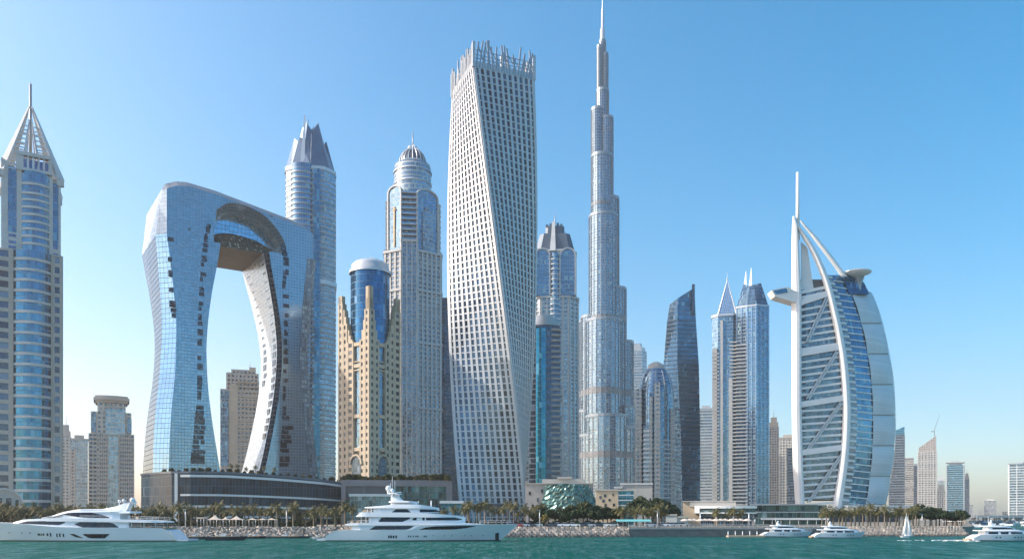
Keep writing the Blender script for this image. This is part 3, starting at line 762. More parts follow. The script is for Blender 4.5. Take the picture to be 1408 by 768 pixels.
# ---------------------------------------------------------------- sandstone tower with the blue drum
def sand_tower():
    b = Bld('sandstone_tower', 'sand coloured stone tower with stepped pinnacles around a blue glass drum', 508, 416)
    x, z = b.x, b.z
    hd = x(552) - x(508)                         # half diagonal
    L = hd * math.sqrt(2)
    C = Vector((0, hd))
    corner = Vector((0, 0)); lc, rc = Vector((-hd, hd)), Vector((hd, hd))
    core = MB(); core.prism([(0, 2.4), (hd - 2.2, hd), (0, 2 * hd - 2), (-hd + 2.2, hd)], 0, z(470)); b.add(core, 'inner_wall', M['stone_sand'])
    fr, wins = MB(), []
    wall = MB()
    def run(P0, P1, tops_from_P0):
        """bays of wall from P0 to P1, each with its own height"""
        U = (P1 - P0).normalized(); Ln = (P1 - P0).length; n = len(tops_from_P0)
        N = Vector((U.y, -U.x))
        for i, tp in enumerate(tops_from_P0):
            a = P0 + U * Ln * i / n; wb = Ln / n
            q = [a, a + U * wb, a + U * wb - N * 2.6, a - N * 2.6]
            zt = z(tp, hd / 2)
            wall.prism([tuple(p) for p in q], 0, zt)
        k0 = 0
        for kk in ((3, 3, 4) if n == 10 else (3, 3)):
            ch = tops_from_P0[k0:k0 + kk]; a = P0 + U * Ln * k0 / n; zg = z(max(ch), hd / 2)
            gridface(fr, wins, a + U * .03, U, Ln * kk / n - .06, .0, zg, 1 if Ln * kk / n < 4.5 else 2, max(4, int(zg / 3.55)), .95, 1.75, .35)
            k0 += kk
    Ld = (corner - lc)
    A, Bq = .50, .70
    run(lc, lc + Ld * A, [405, 408, 415, 424, 434, 444, 453, 461, 467, 470])
    run(lc + Ld * Bq, corner, [469, 456, 443, 429, 414, 398])
    Rd = (rc - corner)
    run(corner, corner + Rd * (1 - Bq), [398, 414, 429, 443, 456, 469])
    run(corner + Rd * (1 - A), rc, [470, 467, 461, 453, 444, 434, 424, 415, 408, 405])
    back = Vector((0, 2 * hd))
    run(rc, back, [404, 425, 450, 466, 470, 470, 466, 450, 425, 404]); run(back, lc, [404, 425, 450, 466, 470, 470, 466, 450, 425, 404])
    b.add(wall, 'wall', M['stone_sand']); b.add(fr, 'wall_trim', M['stone_sand'])
    vis = [w_ for w_ in wins if w_[0][0][1] < hd + .5]
    hid = [w_ for w_ in wins if w_[0][0][1] >= hd + .5]
    vis.sort(key=lambda w_: w_[0][0][1] + random.random() * 4)
    put_windows(b, vis + hid, M['pane_dark'])
    # recessed glass strips, bridges and the tall arches
    for P0, P1 in ((lc + Ld * (A + .012), lc + Ld * (Bq - .012)), (corner + Rd * (1 - Bq + .012), corner + Rd * (1 - A - .012))):
        U = (P1 - P0).normalized(); N = Vector((U.y, -U.x)); w_ = (P1 - P0).length
        g = MB(); q = [P0 - N * 1.0, P1 - N * 1.0, P1 - N * 2.0, P0 - N * 2.0]; g.prism([tuple(p) for p in q], z(618), z(468)); b.add(g, 'glass_strip', M['glass_blue'])
        for py in (500, 570, 470, 616):
            g = MB(); q = [P0 + N * .2, P1 + N * .2, P1 - N * 1.5, P0 - N * 1.5]; g.prism([tuple(p) for p in q], z(py + 2.5), z(py - 2.5), bot=True); b.add(g, 'bridge', M['stone_sand'])
        for py in (506, 494):
            g = MB(); q = [P0 + N * .1, P1 + N * .1, P1 - N * .9, P0 - N * .9]; g.prism([tuple(p) for p in q], z(py + .7), z(py - .7), bot=True); b.add(g, 'bridge', M['stone_sand'])
        c = (P0 + P1) / 2; ar = w_ * .78
        zc = z(637)
        g = MB()
        prof = [c + U * (-ar)] 
        arc = [(c + U * ar * math.cos(t_) + N * .45, zc + 1.25 * ar * math.sin(t_)) for t_ in [math.pi * i / 14 for i in range(15)]]
        front = [Vector((p.x, p.y, zz)) for p, zz in arc]
        l, r_ = front[-1], front[0]
        ring = [Vector((r_.x, r_.y, 0))] + front + [Vector((l.x, l.y, 0))]
        bk = [p - Vector((N.x, N.y, 0)) * 1.2 for p in ring]
        g.rings3([ring, bk]); b.add(g, 'arch_window', M['glass_dark'])
        g = MB()
        arc2 = [(c + U * (ar + .9) * math.cos(t_) + N * .7, zc + 1.25 * (ar + .7) * math.sin(t_)) for t_ in [math.pi * i / 14 for i in range(15)]]
        for (pa, za), (pb, zb_) in zip(arc2, arc2[1:]): g.bar((pa.x, pa.y, za), (pb.x, pb.y, zb_), .9, .9)
        b.add(g, 'arch_trim', M['stone_sand'])
    d = MB(); rr = (x(537) - x(481)) / 2; d.lathe([(rr, z(480)), (rr, z(376, hd))], (x(509), hd), 40); dr = b.add(d, 'drum', M['glass_deep'])
    d = MB(); d.lathe([(rr + .7, z(378, hd)), (rr + .7, z(374, hd)), (rr - .4, z(373, hd)), (rr - .4, z(366, hd)), (rr - 2.5, z(361, hd)), (.1, z(359, hd))], (x(509), hd), 40); b.add(d, 'drum_roof', M['white_metal'], dr)
    d = MB(); d.tube((x(511), hd, z(361, hd)), (x(511), hd, z(350, hd)), .25, .1); d.box(x(505), x(515), hd - 2, hd + 2, z(361, hd), z(357, hd)); d.tube((x(500), hd, z(362, hd)), (x(519), hd, z(355, hd)), .18); b.add(d, 'roof_crane', M['grey_metal'])
sand_tower()

# ---------------------------------------------------------------- tower with the ribbed dome
def dome_tower():
    b = Bld('domed_tower', 'very tall pale stone tower with arched glass gables under a ribbed dome and needle', 568, 668)
    x, z = b.x, b.z
    Wd = x(608) - x(528); D = Wd * .95
    mx = x(562)
    # plan: left face, narrow front face, right face (corner towards the water)
    def plan(l, r, k=1.0):
        xl, xr = x(l), x(r); f0, f1 = x(552), x(573)
        return [(f0, 0), (f1, 0), (xr, 11 * k), (xr, 11 * k + D * .6), (x(568) + 6, 11 * k + D * .9), (x(568) - 8, 11 * k + D * .9), (xl, 9 * k + D * .6), (xl, 9 * k)]
    lowP, upP = plan(529, 607), plan(534, 602)
    lower = MB(); lower.prism(lowP, 0, z(342)); b.add(lower, 'lower_wall', M['glass_grey'])
    upper = MB(); upper.prism(offset(upP, -.6), z(342), z(262)); b.add(upper, 'upper_wall', M['glass_blue'])
    t = MB(); piers(t, lowP, 4.6, 1.5, 1.0, 0, z(343)); b.add(t, 'pier_trim', M['stone_pale'])
    t = MB(); bands(t, lowP, 1, z(346), 3.75, .9, .55); b.add(t, 'spandrel_trim', M['stone_pale'])
    c = MB()
    for py in (344, 398, 470, 560): c.cut(); c.prism(offset(lowP, 1.5), z(py + 1.5), z(py - 1.5), bot=True)
    b.add(c, 'cornice', M['stone_pale'])
    # front bay in the lower part
    f = MB(); f.box(x(553), x(573), -2.2, 1, 0, z(332)); b.add(f, 'front_bay', M['glass_grey'])
    f = MB()
    for px in (552, 558.5, 565.5, 572): f.box(x(px), x(px + 1.8), -3.0, .5, 0, z(334))
    f.box(x(551), x(575), -3.2, .4, z(334), z(330)); b.add(f, 'front_pier', M['stone_pale'])
    # corner columns at the setback
    for l, r, d0 in ((528, 533, 8), (602, 608, 10)):
        k = MB(); k.box(x(l), x(r), d0, d0 + 8, z(342), z(340)); b.add(k, 'corner_capital', M['stone_pale'])
    # upper: gables framed with rounded arches
    def gable(P0, P1, ztop, zb, name):
        P0, P1 = Vector(P0), Vector(P1); U = (P1 - P0).normalized(); L = (P1 - P0).length; N = Vector((U.y, -U.x))
        ra = min(L / 2, 7.5)
        prof = [(0, zb), (0, ztop - ra * .8)] + [(L/2 - L/2 * math.cos(t_), ztop - ra * .8 + ra * .8 * math.sin(t_)) for t_ in [math.pi * i / 12 for i in range(1, 12)]] + [(L, ztop - ra * .8), (L, zb)]
        g = MB()
        for (t0, za), (t1, zc) in zip(prof, prof[1:]):
            pa, pb = P0 + U * t0 + N * .6, P0 + U * t1 + N * .6
            g.bar((pa.x, pa.y, za), (pb.x, pb.y, zc), 1.3, 1.3, up=(N.x, N.y, 0))
        b.add(g, 'gable_trim', M['stone_pale'])
        s = MB(); ring = [Vector((*(P0 + U * t0 + N * .35), zz)) for t0, zz in prof]
        s.rings3([ring, [p - Vector((N.x, N.y, 0)) * 3 for p in ring]]); b.add(s, 'gable_glass', M['glass_blue'])
        return U, N
    zb = z(342)
    U, N = gable(upP[7], upP[0], z(254), zb, 'l')
    gable(upP[1], upP[2], z(257), zb, 'r')
    gable(upP[3], upP[2], z(260), zb, 'r') if False else None
    pm = (Vector(upP[7]) + Vector(upP[0])) / 2
    s = MB(); s.bar((pm.x + N.x * .9, pm.y + N.y * .9, z(338)), (pm.x + N.x * .9, pm.y + N.y * .9, z(283)), 1.3, .6, up=(N.x, N.y, 0)); s.bar((pm.x - U.x * 2 + N.x * .9, pm.y - U.y * 2 + N.y * .9, z(287)), (pm.x + U.x * 2 + N.x * .9, pm.y + U.y * 2 + N.y * .9, z(287)), .8, .5); b.add(s, 'gable_emblem', solid('ochre', (.5, .34, .16), .5))
    pr = (Vector(upP[1]) + Vector(upP[2])) / 2; Ur = (Vector(upP[2]) - Vector(upP[1])).normalized(); Nr = Vector((Ur.y, -Ur.x))
    s = MB(); q = [pr - Ur * 5 + Nr * 1.4, pr + Ur * 5 + Nr * 1.4, pr + Ur * 5, pr - Ur * 5]; s.prism([tuple(p) for p in q], zb, z(288)); q = [pr - Ur * 2.6 + Nr * 1.5, pr + Ur * 2.6 + Nr * 1.5, pr + Ur * 2.6, pr - Ur * 2.6]; s.prism([tuple(p) for p in q], z(288), z(282)); b.add(s, 'gable_bay', M['glass_grey'])
    t = MB()
    zz = zb + 2
    while zz < z(262): t.box(x(553), x(573), -2.0, .2, zz, zz + .8); zz += 4.2
    b.add(t, 'balcony_trim', M['white_metal'])
    # side turret strips
    for px in (530.5, 603.5):
        y0 = 9 if px < 568 else 11
        t = MB(); t.box(x(px), x(px + 2.6), y0, 16, z(342), z(272)); bands(t, rect(x(px), x(px + 2.6), y0, 16), z(340), z(272), 4.2, .9, .5); b.add(t, 'side_pier', M['stone_pale'])
    cy = 9 + D * .38; dd = cy
    cx = x(567.5)
    d = MB(); rr = (x(594) - x(541)) / 2
    d.lathe([(rr, z(268)), (rr, z(236, dd)), (rr * .96, z(229, dd)), (rr * .80, z(226, dd))], (cx, cy), 40); dr = b.add(d, 'drum', M['glass_pale'])
    d = MB(); d.lathe([(rr + .6, z(240, dd)), (rr + .6, z(238, dd)), (rr, z(238, dd))], (cx, cy), 40); d.lathe([(rr + .5, z(256, dd)), (rr + .5, z(254, dd)), (rr, z(254, dd))], (cx, cy), 40); b.add(d, 'drum_trim', M['white_metal'], dr)
    d = MB(); r2 = (x(587) - x(549)) / 2
    z0, z1 = z(228, dd), z(206, dd)
    d.lathe([(r2 * math.cos(R(a)), z0 + (z1 - z0) * math.sin(R(a))) for a in range(0, 91, 9)], (cx, cy), 36); dm = b.add(d, 'dome', M['dark_metal'])
    for k in range(20):
        a = 2 * math.pi * k / 20; q = MB()
        pts = [(cx + math.cos(a) * (r2 + .4) * math.cos(R(e)), cy + math.sin(a) * (r2 + .4) * math.cos(R(e)), z0 + (z1 + .8 - z0) * math.sin(R(e))) for e in (0, 18, 36, 54, 68)]
        pts.append((cx + math.cos(a) * r2 * .30, cy + math.sin(a) * r2 * .30, z1 + 2.4))
        q.path(pts, .42, 5); b.add(q, 'dome_rib', M['white_metal'], dm)
    s = MB(); s.tube((cx, cy, z(209, dd)), (cx, cy, z(181, dd)), .75, .35, 8); b.add(s, 'needle', M['grey_metal'])
dome_tower()

# ---------------------------------------------------------------- dark slab between the domed and the twisted tower
def dark_slab():
    def ex(b, P, w_, D, zt):
        m = MB(); m.box(-w_/2 - .5, -w_/2 + w_ * .38, -.6, 4, 0, zt - 8); b.add(m, 'glass_strip', M['glass_dark'])
        for k in range(4):
            m = MB(); m.box(-w_ * .1 + k * 1.6, w_ * .4, 2 + k, D - 2, zt + 1.3 + k * 2.2, zt + 3.5 + k * 2.2); b.add(m, 'roof_step', M['white_metal'])
    plain('dark_slab_tower', 'dark glass slab with a stepped white roof between the domed and the twisted towers', 606, 662, 412, 720, M['glass_dark'], M['concrete_dark'], 36, band=(3.8, 1.0, .5), roof=1, extra=ex)
dark_slab()

# ---------------------------------------------------------------- the twisted tower
def twisted_tower():
    b = Bld('twisted_tower', 'silvery square tower twisting as it rises, with an open crown of posts', 677, 465)
    k_ = b.kx; Rr = 61 * k_; cx, cy = 0.0, 0.0
    zt = b.z(96, -20); nfl = 68; nb = 11
    def ang(z_): return R(-24 + 73 * (1 - z_ / zt))
    def corner(z_, i, off=0.0):
        a = ang(z_) + i * math.pi / 2
        r = Rr + off
        return Vector((r * math.sin(a), -r * math.cos(a), z_))
    def P(z_, i, s, out=0.0):
        a, c = corner(z_, i), corner(z_, i + 1)
        p = a.lerp(c, s); d = (c - a).normalized(); n_ = Vector((d.y, -d.x, 0))
        return p + n_ * out
    fh = zt / nfl
    core = MB()
    core.loft([([tuple(corner(k * fh, i, -.9).xy) for i in range(4)], k * fh) for k in range(nfl + 1)]); b.add(core, 'inner_wall', M['concrete_dark'])
    dep = .55
    wins = []
    for i in range(4):
        fr = MB(); bd = MB()
        pw = .44 / nb
        for j in range(nb + 1):
            s0 = (j / nb) - pw / 2; s1 = s0 + pw
            s0, s1 = max(0, s0 - (pw / 2 if j == nb else 0)), min(1, s1 + (pw / 2 if j == 0 else 0))
            for f in range(nfl):
                za, zc = f * fh, (f + 1) * fh
                fr.face([P(za, i, s0, dep), P(za, i, s1, dep), P(zc, i, s1, dep), P(zc, i, s0, dep)])
                fr.face([P(za, i, s1, dep), P(za, i, s1, -.3), P(zc, i, s1, -.3), P(zc, i, s1, dep)])
                fr.face([P(za, i, s0, -.3), P(za, i, s0, dep), P(zc, i, s0, dep), P(zc, i, s0, -.3)])
        bh = fh * .20
        for f in range(nfl + 1):
            za = f * fh - bh / 2; zc = za + bh
            za, zc = max(0, za), min(zt - .02, zc)
            o = dep - .18
            bd.face([P(za, i, 0, o), P(za, i, 1, o), P(zc, i, 1, o), P(zc, i, 0, o)])
            bd.face([P(zc, i, 0, o), P(zc, i, 1, o), P(zc, i, 1, -.3), P(zc, i, 0, -.3)])
            bd.face([P(za, i, 1, o), P(za, i, 0, o), P(za, i, 0, -.3), P(za, i, 1, -.3)])
        b.add(fr, 'facade_mullion', M['silver']); b.add(bd, 'facade_trim', M['silver'])
        for f in range(nfl):
            for j in range(nb):
                s0, s1 = (j + .19) / nb, (j + .81) / nb
                za, zc = f * fh + bh / 2, (f + 1) * fh - bh / 2
                wins.append(([P(za, i, s0, -.1), P(za, i, s1, -.1), P(zc, i, s1, -.1), P(zc, i, s0, -.1)], (j + .5 + i * 40, f + .5)))
    def vis(w_):
        q = [Vector(p) for p in w_[0]]; n_ = (q[1] - q[0]).cross(q[3] - q[0]); return n_.y < -.2 * n_.length
    v = [w_ for w_ in wins if vis(w_)]; h = [w_ for w_ in wins if not vis(w_)]
    v.sort(key=lambda w_: w_[0][0].y)
    put_windows(b, v + h, M['pane_twist'])
    # top band, then the open crown
    zc = zt; T = 7.5
    par = MB(); top = [tuple(corner(zt, i, .6).xy) for i in range(4)]; inn = [tuple(corner(zt, i, -1.6).xy) for i in range(4)]
    par.ringprism(top, inn, zt, zt + 3.2); b.add(par, 'parapet', M['silver'])
    rf = MB(); rf.prism([tuple(corner(zt, i, -1.5).xy) for i in range(4)], zt, zt + .8); b.add(rf, 'roof', M['stone_grey'])
    hp = b.z(62, -20) - zt
    rnd = random.Random(5)
    for i in range(4):
        for j in range(2 * nb):
            s = (j + .02) / nb / 2
            p = P(zt, i, s, .2); hh = hp * (1.0 if j == 0 else rnd.uniform(.72, 1.22)); p.z = zt
            q = p + Vector((0, 0, hh))
            if j: 
                d = (corner(zt, i + 1) - corner(zt, i)).normalized(); q += d * rnd.uniform(-2.4, 2.4)
            mb = MB(); mb.bar(p, q, 1.5 if j == 0 else .75, 1.5 if j == 0 else .75, up=(1, .3, 0)); b.add(mb, 'crown_post', M['silver'] if (i in (3, 1) or j == 0) else M['grey_metal'])
            if j and j % 2 == 1:
                p2 = P(zt, i, min(1, (j + 2.6) / nb / 2), 0); p2.z = zt + 3.2
                mb = MB(); mb.tube(q - Vector((0, 0, 2)), p2, .26, n=5); b.add(mb, 'crown_brace', M['grey_metal'])
        mb = MB()
        for hh in (5.0, 6.8, 9.2):
            a, c = P(zt, i, 0, .1), P(zt, i, 1, .1); a.z = c.z = zt + hh; mb.bar(a, c, .3, .3)
        b.add(mb, 'crown_rail', M['grey_metal'])
    m = MB()                                            # the window cleaning crane inside the crown
    c0 = P(zt, 0, .55, -4)
    for dx in (-1.2, 1.2): m.bar(c0 + Vector((dx, 0, 0)), c0 + Vector((dx * 1.6, -.5, hp * .86)), .7, .7)
    for kk in range(5): m.bar(c0 + Vector((-1.5, 0, 2 + kk * 2.2)), c0 + Vector((1.5, 0, 3 + kk * 2.2)), .4, .4)
    b.add(m, 'roof_crane', M['grey_metal'])
    s = MB(); s.bar(P(11, 0, .1, .3) if False else P(10, 3, .25, 1.0), P(10, 3, .9, 1.0), 1.0, 1.6); b.add(s, 'entrance_canopy', M['concrete_dark'])
M['silver'] = solid('silver_panel', (.54, .545, .55), .40, .25, var=.10)
M['pane_twist'] = facade('pane_twist', (.07, .12, .18), (.1, .1, .1), 1, 1, 0, 0, var=.75, blind=.04, metal=.6, bcol=(.12, .15, .18))
twisted_tower()

# ---------------------------------------------------------------- round-ended dark tower and the crowned tower behind
def teal_tower():
    b = Bld('teal_stripe_tower', 'dark banded tower with a bright teal glass stripe, tight behind the twisted tower', 742, 570)
    x, z = b.x, b.z; D = 26
    P = bow(x(712), x(770), 2, 4.5, D, 14)
    m = MB(); m.prism(P, 0, z(447)); b.add(m, 'glass_wall', M['glass_dark'])
    t = MB(); bands(t, bow(x(751), x(770), .6, 1.0, D, 4), 1, z(450), 3.7, 1.5, .5); b.add(t, 'balcony_trim', M['stone_grey'])
    t = MB(); bands(t, rect(x(712), x(736), -.9, 6), 1, z(450), 3.7, 1.3, .4); b.add(t, 'side_balcony_trim', M['stone_grey'])
    g = MB(); g.prism(bow(x(737), x(750.5), -2.4, .9, 3, 6), 0, z(452)); b.add(g, 'teal_stripe', facade('glass_stripe', (.02, .20, .30), (.03, .22, .30), 3.7, 2.2, .08, .06, var=.3))
    r = MB(); r.prism(offset(bow(x(728), x(769), 2, 4.0, D - 1, 14), .5), z(447), z(441)); r.prism(offset(bow(x(732), x(766), 3, 3, D - 3, 14), 0), z(441), z(435)); r.prism(offset(bow(x(735), x(760), 5, 2, D - 5, 14), 0), z(435), z(431)); b.add(r, 'roof', M['grey_metal'])
teal_tower()

M['slate_panel'] = solid('slate_panel', (.09, .125, .165), .5, .2, var=.12)
def crown_tower():
    b = Bld('stepped_crown_tower', 'slim blue and white tower with a dark stepped crown beside the tallest spire', 763, 740)
    x, z = b.x, b.z
    lp = cham(x(731), x(795), 0, x(795) - x(731), 8); D = x(795) - x(731)
    up = cham(x(734), x(792), 1, D - 1, 9)
    m = MB(); m.prism(lp, 0, z(408)); m.prism(up, z(408), z(344)); b.add(m, 'glass_wall', M['glass_pale'])
    t = MB(); piers(t, lp, 5.0, 1.4, .8, 0, z(409)); piers(t, up, 6, 1.3, .7, z(409), z(344)); b.add(t, 'pier_trim', M['stone_pale'])
    t = MB(); bands(t, lp, 1, z(411), 3.7, .8, .5); bands(t, up, z(407), z(346), 3.7, .8, .4); b.add(t, 'spandrel_trim', M['white_metal'])
    c = MB(); c.prism(offset(lp, 1.3), z(409.5), z(406.5), bot=True); c.cut(); c.prism(offset(up, 1), z(345), z(342)); b.add(c, 'cornice', M['stone_pale'])
    g = MB(); g.prism(bow(x(757), x(769), -1.0, 2, 6, 10), 0, z(348)); b.add(g, 'front_bay', M['glass_blue'])
    g = MB(); bands(g, bow(x(757), x(769), -1.0, 2, 6, 10), 2, z(352), 4.4, .9, .4); b.add(g, 'bay_trim', M['white_metal'])
    cx, cy = x(763), D / 2
    sq = lambda r, k=.72: [(cx + r * b.kx * sx, cy + r * b.kx * sy) for sx, sy in ((-k, -1), (k, -1), (1, -k), (1, k), (k, 1), (-k, 1), (-1, k), (-1, -k))]
    for r0, r1, a, c_ in ((27.5, 21, 345, 322), (14, 13, 322, 309)):
        q = MB(); q.loft([(sq(r0), z(a, 6)), (sq(r1), z(c_, 10))]); b.add(q, 'crown_step', M['slate_panel'])
    for px in (752, 757, 767, 772):
        q = MB(); q.box(x(px - 1.6), x(px + 1.6), cy - 13 * b.kx, cy - 8 * b.kx, z(310, 10), z(304 + abs(px - 763) * .3, 10)); b.add(q, 'crown_merlon', M['slate_panel'])
    q = MB(); q.rings3([[(x(756), -1.5, z(345)), (x(764), -1.5, z(345)), (x(764), 3, z(345)), (x(756), 3, z(345))], [(x(759.5), cy - 14 * b.kx, z(302, 8)), (x(763), cy - 14 * b.kx, z(302, 8)), (x(763), cy - 8 * b.kx, z(302, 8)), (x(759.5), cy - 8 * b.kx, z(302, 8))]]); b.add(q, 'crown_fin', M['stone_pale'])
    for l, r_ in ((735, 756), (770, 791)):
        q = MB(); n_ = 14; pr = [(x((l + r_) / 2) - (x(r_) - x(l)) / 2 * math.cos(math.pi * i / n_), z(352) + (z(342) - z(352)) * math.sin(math.pi * i / n_)) for i in range(n_ + 1)]
        pr = [(pr[0][0], z(406))] + pr + [(pr[-1][0], z(406))]
        for (xa, za), (xc, zc) in zip(pr, pr[1:]): q.bar((xa, -1.6, za), (xc, -1.6, zc), 1.2, 1.2, up=(0, 1, 0))
        b.add(q, 'gable_trim', M['stone_pale'])
        q = MB(); ring = [Vector((xa, -1.1, za)) for xa, za in pr]; q.rings3([ring, [p + Vector((0, 4, 0)) for p in ring]]); b.add(q, 'gable_glass', M['glass_blue'])
    q = MB(); q.tube((cx, cy, z(304)), (cx, cy, z(283)), .8, .25); q.tube((cx - 4, cy, z(305)), (cx - 4, cy, z(295)), .35, .15); q.tube((cx + 4, cy, z(305)), (cx + 4, cy, z(297)), .35, .15); b.add(q, 'needle', M['grey_metal'])
crown_tower()

# ---------------------------------------------------------------- the tallest tower
def spire_tower():
    b = Bld('spire_tower', 'tallest tower of all, a silvery blue bundle of tubes stepping up to a needle', 830, 1150)
    x, z = b.x, b.z
    tubes = [(828.5, 4.2, 55, 4), (824.5, 3.6, 64, 0), (832.5, 3.6, 74, 2), (828.5, 8.3, 124, 2), (821.5, 8.5, 151, -1), (834, 9, 163, 1),
             (827.5, 14.5, 216, -2), (838, 13, 273, 3), (829.5, 19.5, 300, -6), (845, 16, 398, 2), (815, 16.5, 436, 0), (830, 24, 445, -14),
             (858, 13, 470, 6), (808, 11.5, 440, 5), (864, 13.5, 560, 0), (809, 12.5, 565, -2), (834, 28, 575, -22), (852, 21, 590, -14), (818, 20, 600, -16), (868, 12, 625, 8)]
    for cx, r, top, dy in tubes:
        m = MB(); rr = r * b.kx; P = ell(x(cx), dy * 1.0, rr, rr, 22)
        m.prism(P, 0, z(top), sm=False); tb = b.add(m, 'tube_glass', M['glass_burj'])
        m = MB(); m.prism(offset(P, .7), z(top) - 2.2, z(top) + 1.6); b.add(m, 'tube_cap', M['burj_trim'], tb)
        m = MB(); lo_ = 0 if top > 420 else z(620)
        for k in range(0, 22): 
            p = Vector(P[k]); c = Vector((x(cx), dy)); n_ = (p - c).normalized(); q = p + n_ * .5
            if n_.y < .35: m.bar((q.x, q.y, lo_), (q.x, q.y, z(top) - 2), .7, .5, up=(n_.x, n_.y, 0))
        b.add(m, 'tube_fin_trim', M['burj_trim'], tb)
        m = MB()
        for py, th in ((440, 6), (541, 8), (627, 8), (283, 5)):
            if py > top + 12: m.cut(); m.prism(offset(P, .5), z(py + th / 2), z(py - th / 2), bot=True)
        if m.v: b.add(m, 'mechanical_band', M['band_brown'], tb)
    s = MB(); s.lathe([(3.8 * b.kx, z(60)), (3.4 * b.kx, z(40)), (2.0 * b.kx, z(36)), (1.8 * b.kx, z(14)), (.9 * b.kx, z(10)), (.5 * b.kx, z(-2))], (x(828.5), 4), 14); b.add(s, 'needle', M['white_metal'])
M['band_brown'] = facade('band_brown', (.15, .165, .18), (.21, .21, .215), 2.0, 2.0, .3, .3, var=.3, metal=.3, rough=.4)
spire_tower()

plain('rounded_tower', 'pale teal glass tower half hidden behind the base of the tallest tower', 858, 889, 482, 1330, M['glass_pale'], M['white_metal'], 34, plan='cham', band=(4.6, 1.2, .6), roof=3)

# ---------------------------------------------------------------- round tower with a glass dome
def bullet_tower():
    b = Bld('round_domed_tower', 'round blue glass tower with a domed top behind pale stone piers', 901, 700)
    x, z = b.x, b.z
    r = x(927) - x(902); cy = r + 2; cx = x(902)
    t = MB(); bands(t, ell(cx, cy, r * .97, r * .97, 36), 1, z(600), 3.7, 1.1, .4); b.add(t, 'spandrel_trim', M['stone_pale'])
    m = MB(); zc, zp = z(540), z(500, r)
    prof = [(r * .97, 0), (r * .97, zc)] + [(r * .97 * math.cos(R(a)), zc + (zp - zc) * math.sin(R(a))) for a in (10, 20, 30, 40, 50, 60, 70, 80)]
    m.lathe(prof, (cx, cy), 40); b.add(m, 'glass_drum', M['glass_blue'])
    d = MB(); d.lathe([(r * .52, z(507, r)), (r * .42, z(501, r)), (r * .2, z(497.5, r)), (.1, z(496.5, r))], (cx, cy), 28); b.add(d, 'dome_cap', M['stone_warm'])
    m = MB()
    for k in range(12):
        a = 2 * math.pi * k / 12
        pts = [(cx + math.cos(a) * q * 1.01, cy + math.sin(a) * q * 1.01, zz) for q, zz in prof[1:7]]; m.cut(); m.path(pts, .3, 5)
    b.add(m, 'dome_rib', M['white_metal'])
    # stone piers stepping round the front
    for px0, px1, top, dy in ((873, 882, 532, 5), (893.5, 897, 545, -2), (900, 907.5, 526, -3), (922, 928, 560, 8)):
        m = MB(); m.box(x(px0), x(px1), dy, dy + 14, 0, z(top)); pr_ = b.add(m, 'pier', M['wall_beige'])
        m = MB(); bands(m, rect(x(px0) + .2, x(px1) - .2, dy + .2, dy + 13), 1, z(top) - 1, 3.7, 1.3, .45); b.add(m, 'pier_balcony_trim', M['stone_pale'], pr_)
    m = MB(); m.box(x(885), x(896), -1.2, 8, 0, z(584)); b.add(m, 'front_bay', M['glass_grey'])
    m = MB(); bands(m, rect(x(885), x(896), -1.2, 8), 1, z(585), 3.7, 1.5, .5); b.add(m, 'bay_balcony_trim', M['white'])
bullet_tower()

# ---------------------------------------------------------------- dark blue angular tower
def angular_tower():
    b = Bld('angular_tower', 'dark blue glass tower tapering to a sharp slanted peak', 938, 800)
    x, z = b.x, b.z; D = 34
    bot = [(x(913), 4), (x(938), 0), (x(963), 8), (x(963), D), (x(913), D)]
    def ring(py, l, m_, r): return [(x(l), 5), (x(m_), 1), (x(r), 8), (x(r) - 1, D - 4), (x(l) + 1, D - 4)]
    rings = [(bot, 0), (ring(600, 912.5, 936, 963), z(600)), (ring(500, 912, 931, 961), z(500)), (ring(440, 917, 931, 957), z(440)), (ring(424, 920.5, 932, 955), [z(416), z(409), z(393), z(391), z(412)])]
    m = MB(); m.loft(rings); b.add(m, 'glass_wall', M['glass_angular'])
    s = MB(); s.prism([(x(951.5), 4), (x(955.5), 5), (x(955), 16), (x(951.5), 16)], z(430), z(389.5)); b.add(s, 'peak_fin', M['dark_metal'])
    e = MB(); e.bar((x(938), -.3, 0), (x(936), .4, z(600)), 1.0, .6); e.bar((x(936), .4, z(600)), (x(931), .6, z(500)), 1.0, .6); e.bar((x(931), .6, z(500)), (x(931.5), .6, z(412)), 1.0, .6); b.add(e, 'edge_trim', M['glass_blue'])
    r = MB(); t = MB()
    for k in range(46):
        zz = 3 + k * 4.2
        if zz > z(420): break
        py = HY - (zz + GZ - H) * F / 800
        l = pl([(440, 917), (500, 912), (600, 912.5), (720, 913)], py); rr = pl([(440, 957), (500, 961), (600, 963), (720, 963)], py); mm = pl([(440, 931), (500, 931), (600, 936), (720, 938)], py)
        t.bar((x(l), 4.4, zz), (x(mm), .4, zz), .5, .7); t.bar((x(mm), .4, zz), (x(rr), 7.4, zz), .5, .7)
    b.add(t, 'spandrel_trim', M['dark_metal'])
M['glass_angular'] = facade('glass_angular', (.11, .21, .31), (.08, .13, .18), 4.2, 1.8, .14, .08, var=.5)
angular_tower()
plain('narrow_balcony_tower', 'narrow pale teal balcony block in the gap between the angular and the single spire tower', 961, 981, 562, 1050, M['glass_pale'], M['white_metal'], 26, band=(3.8, 1.4, .7), roof=2)

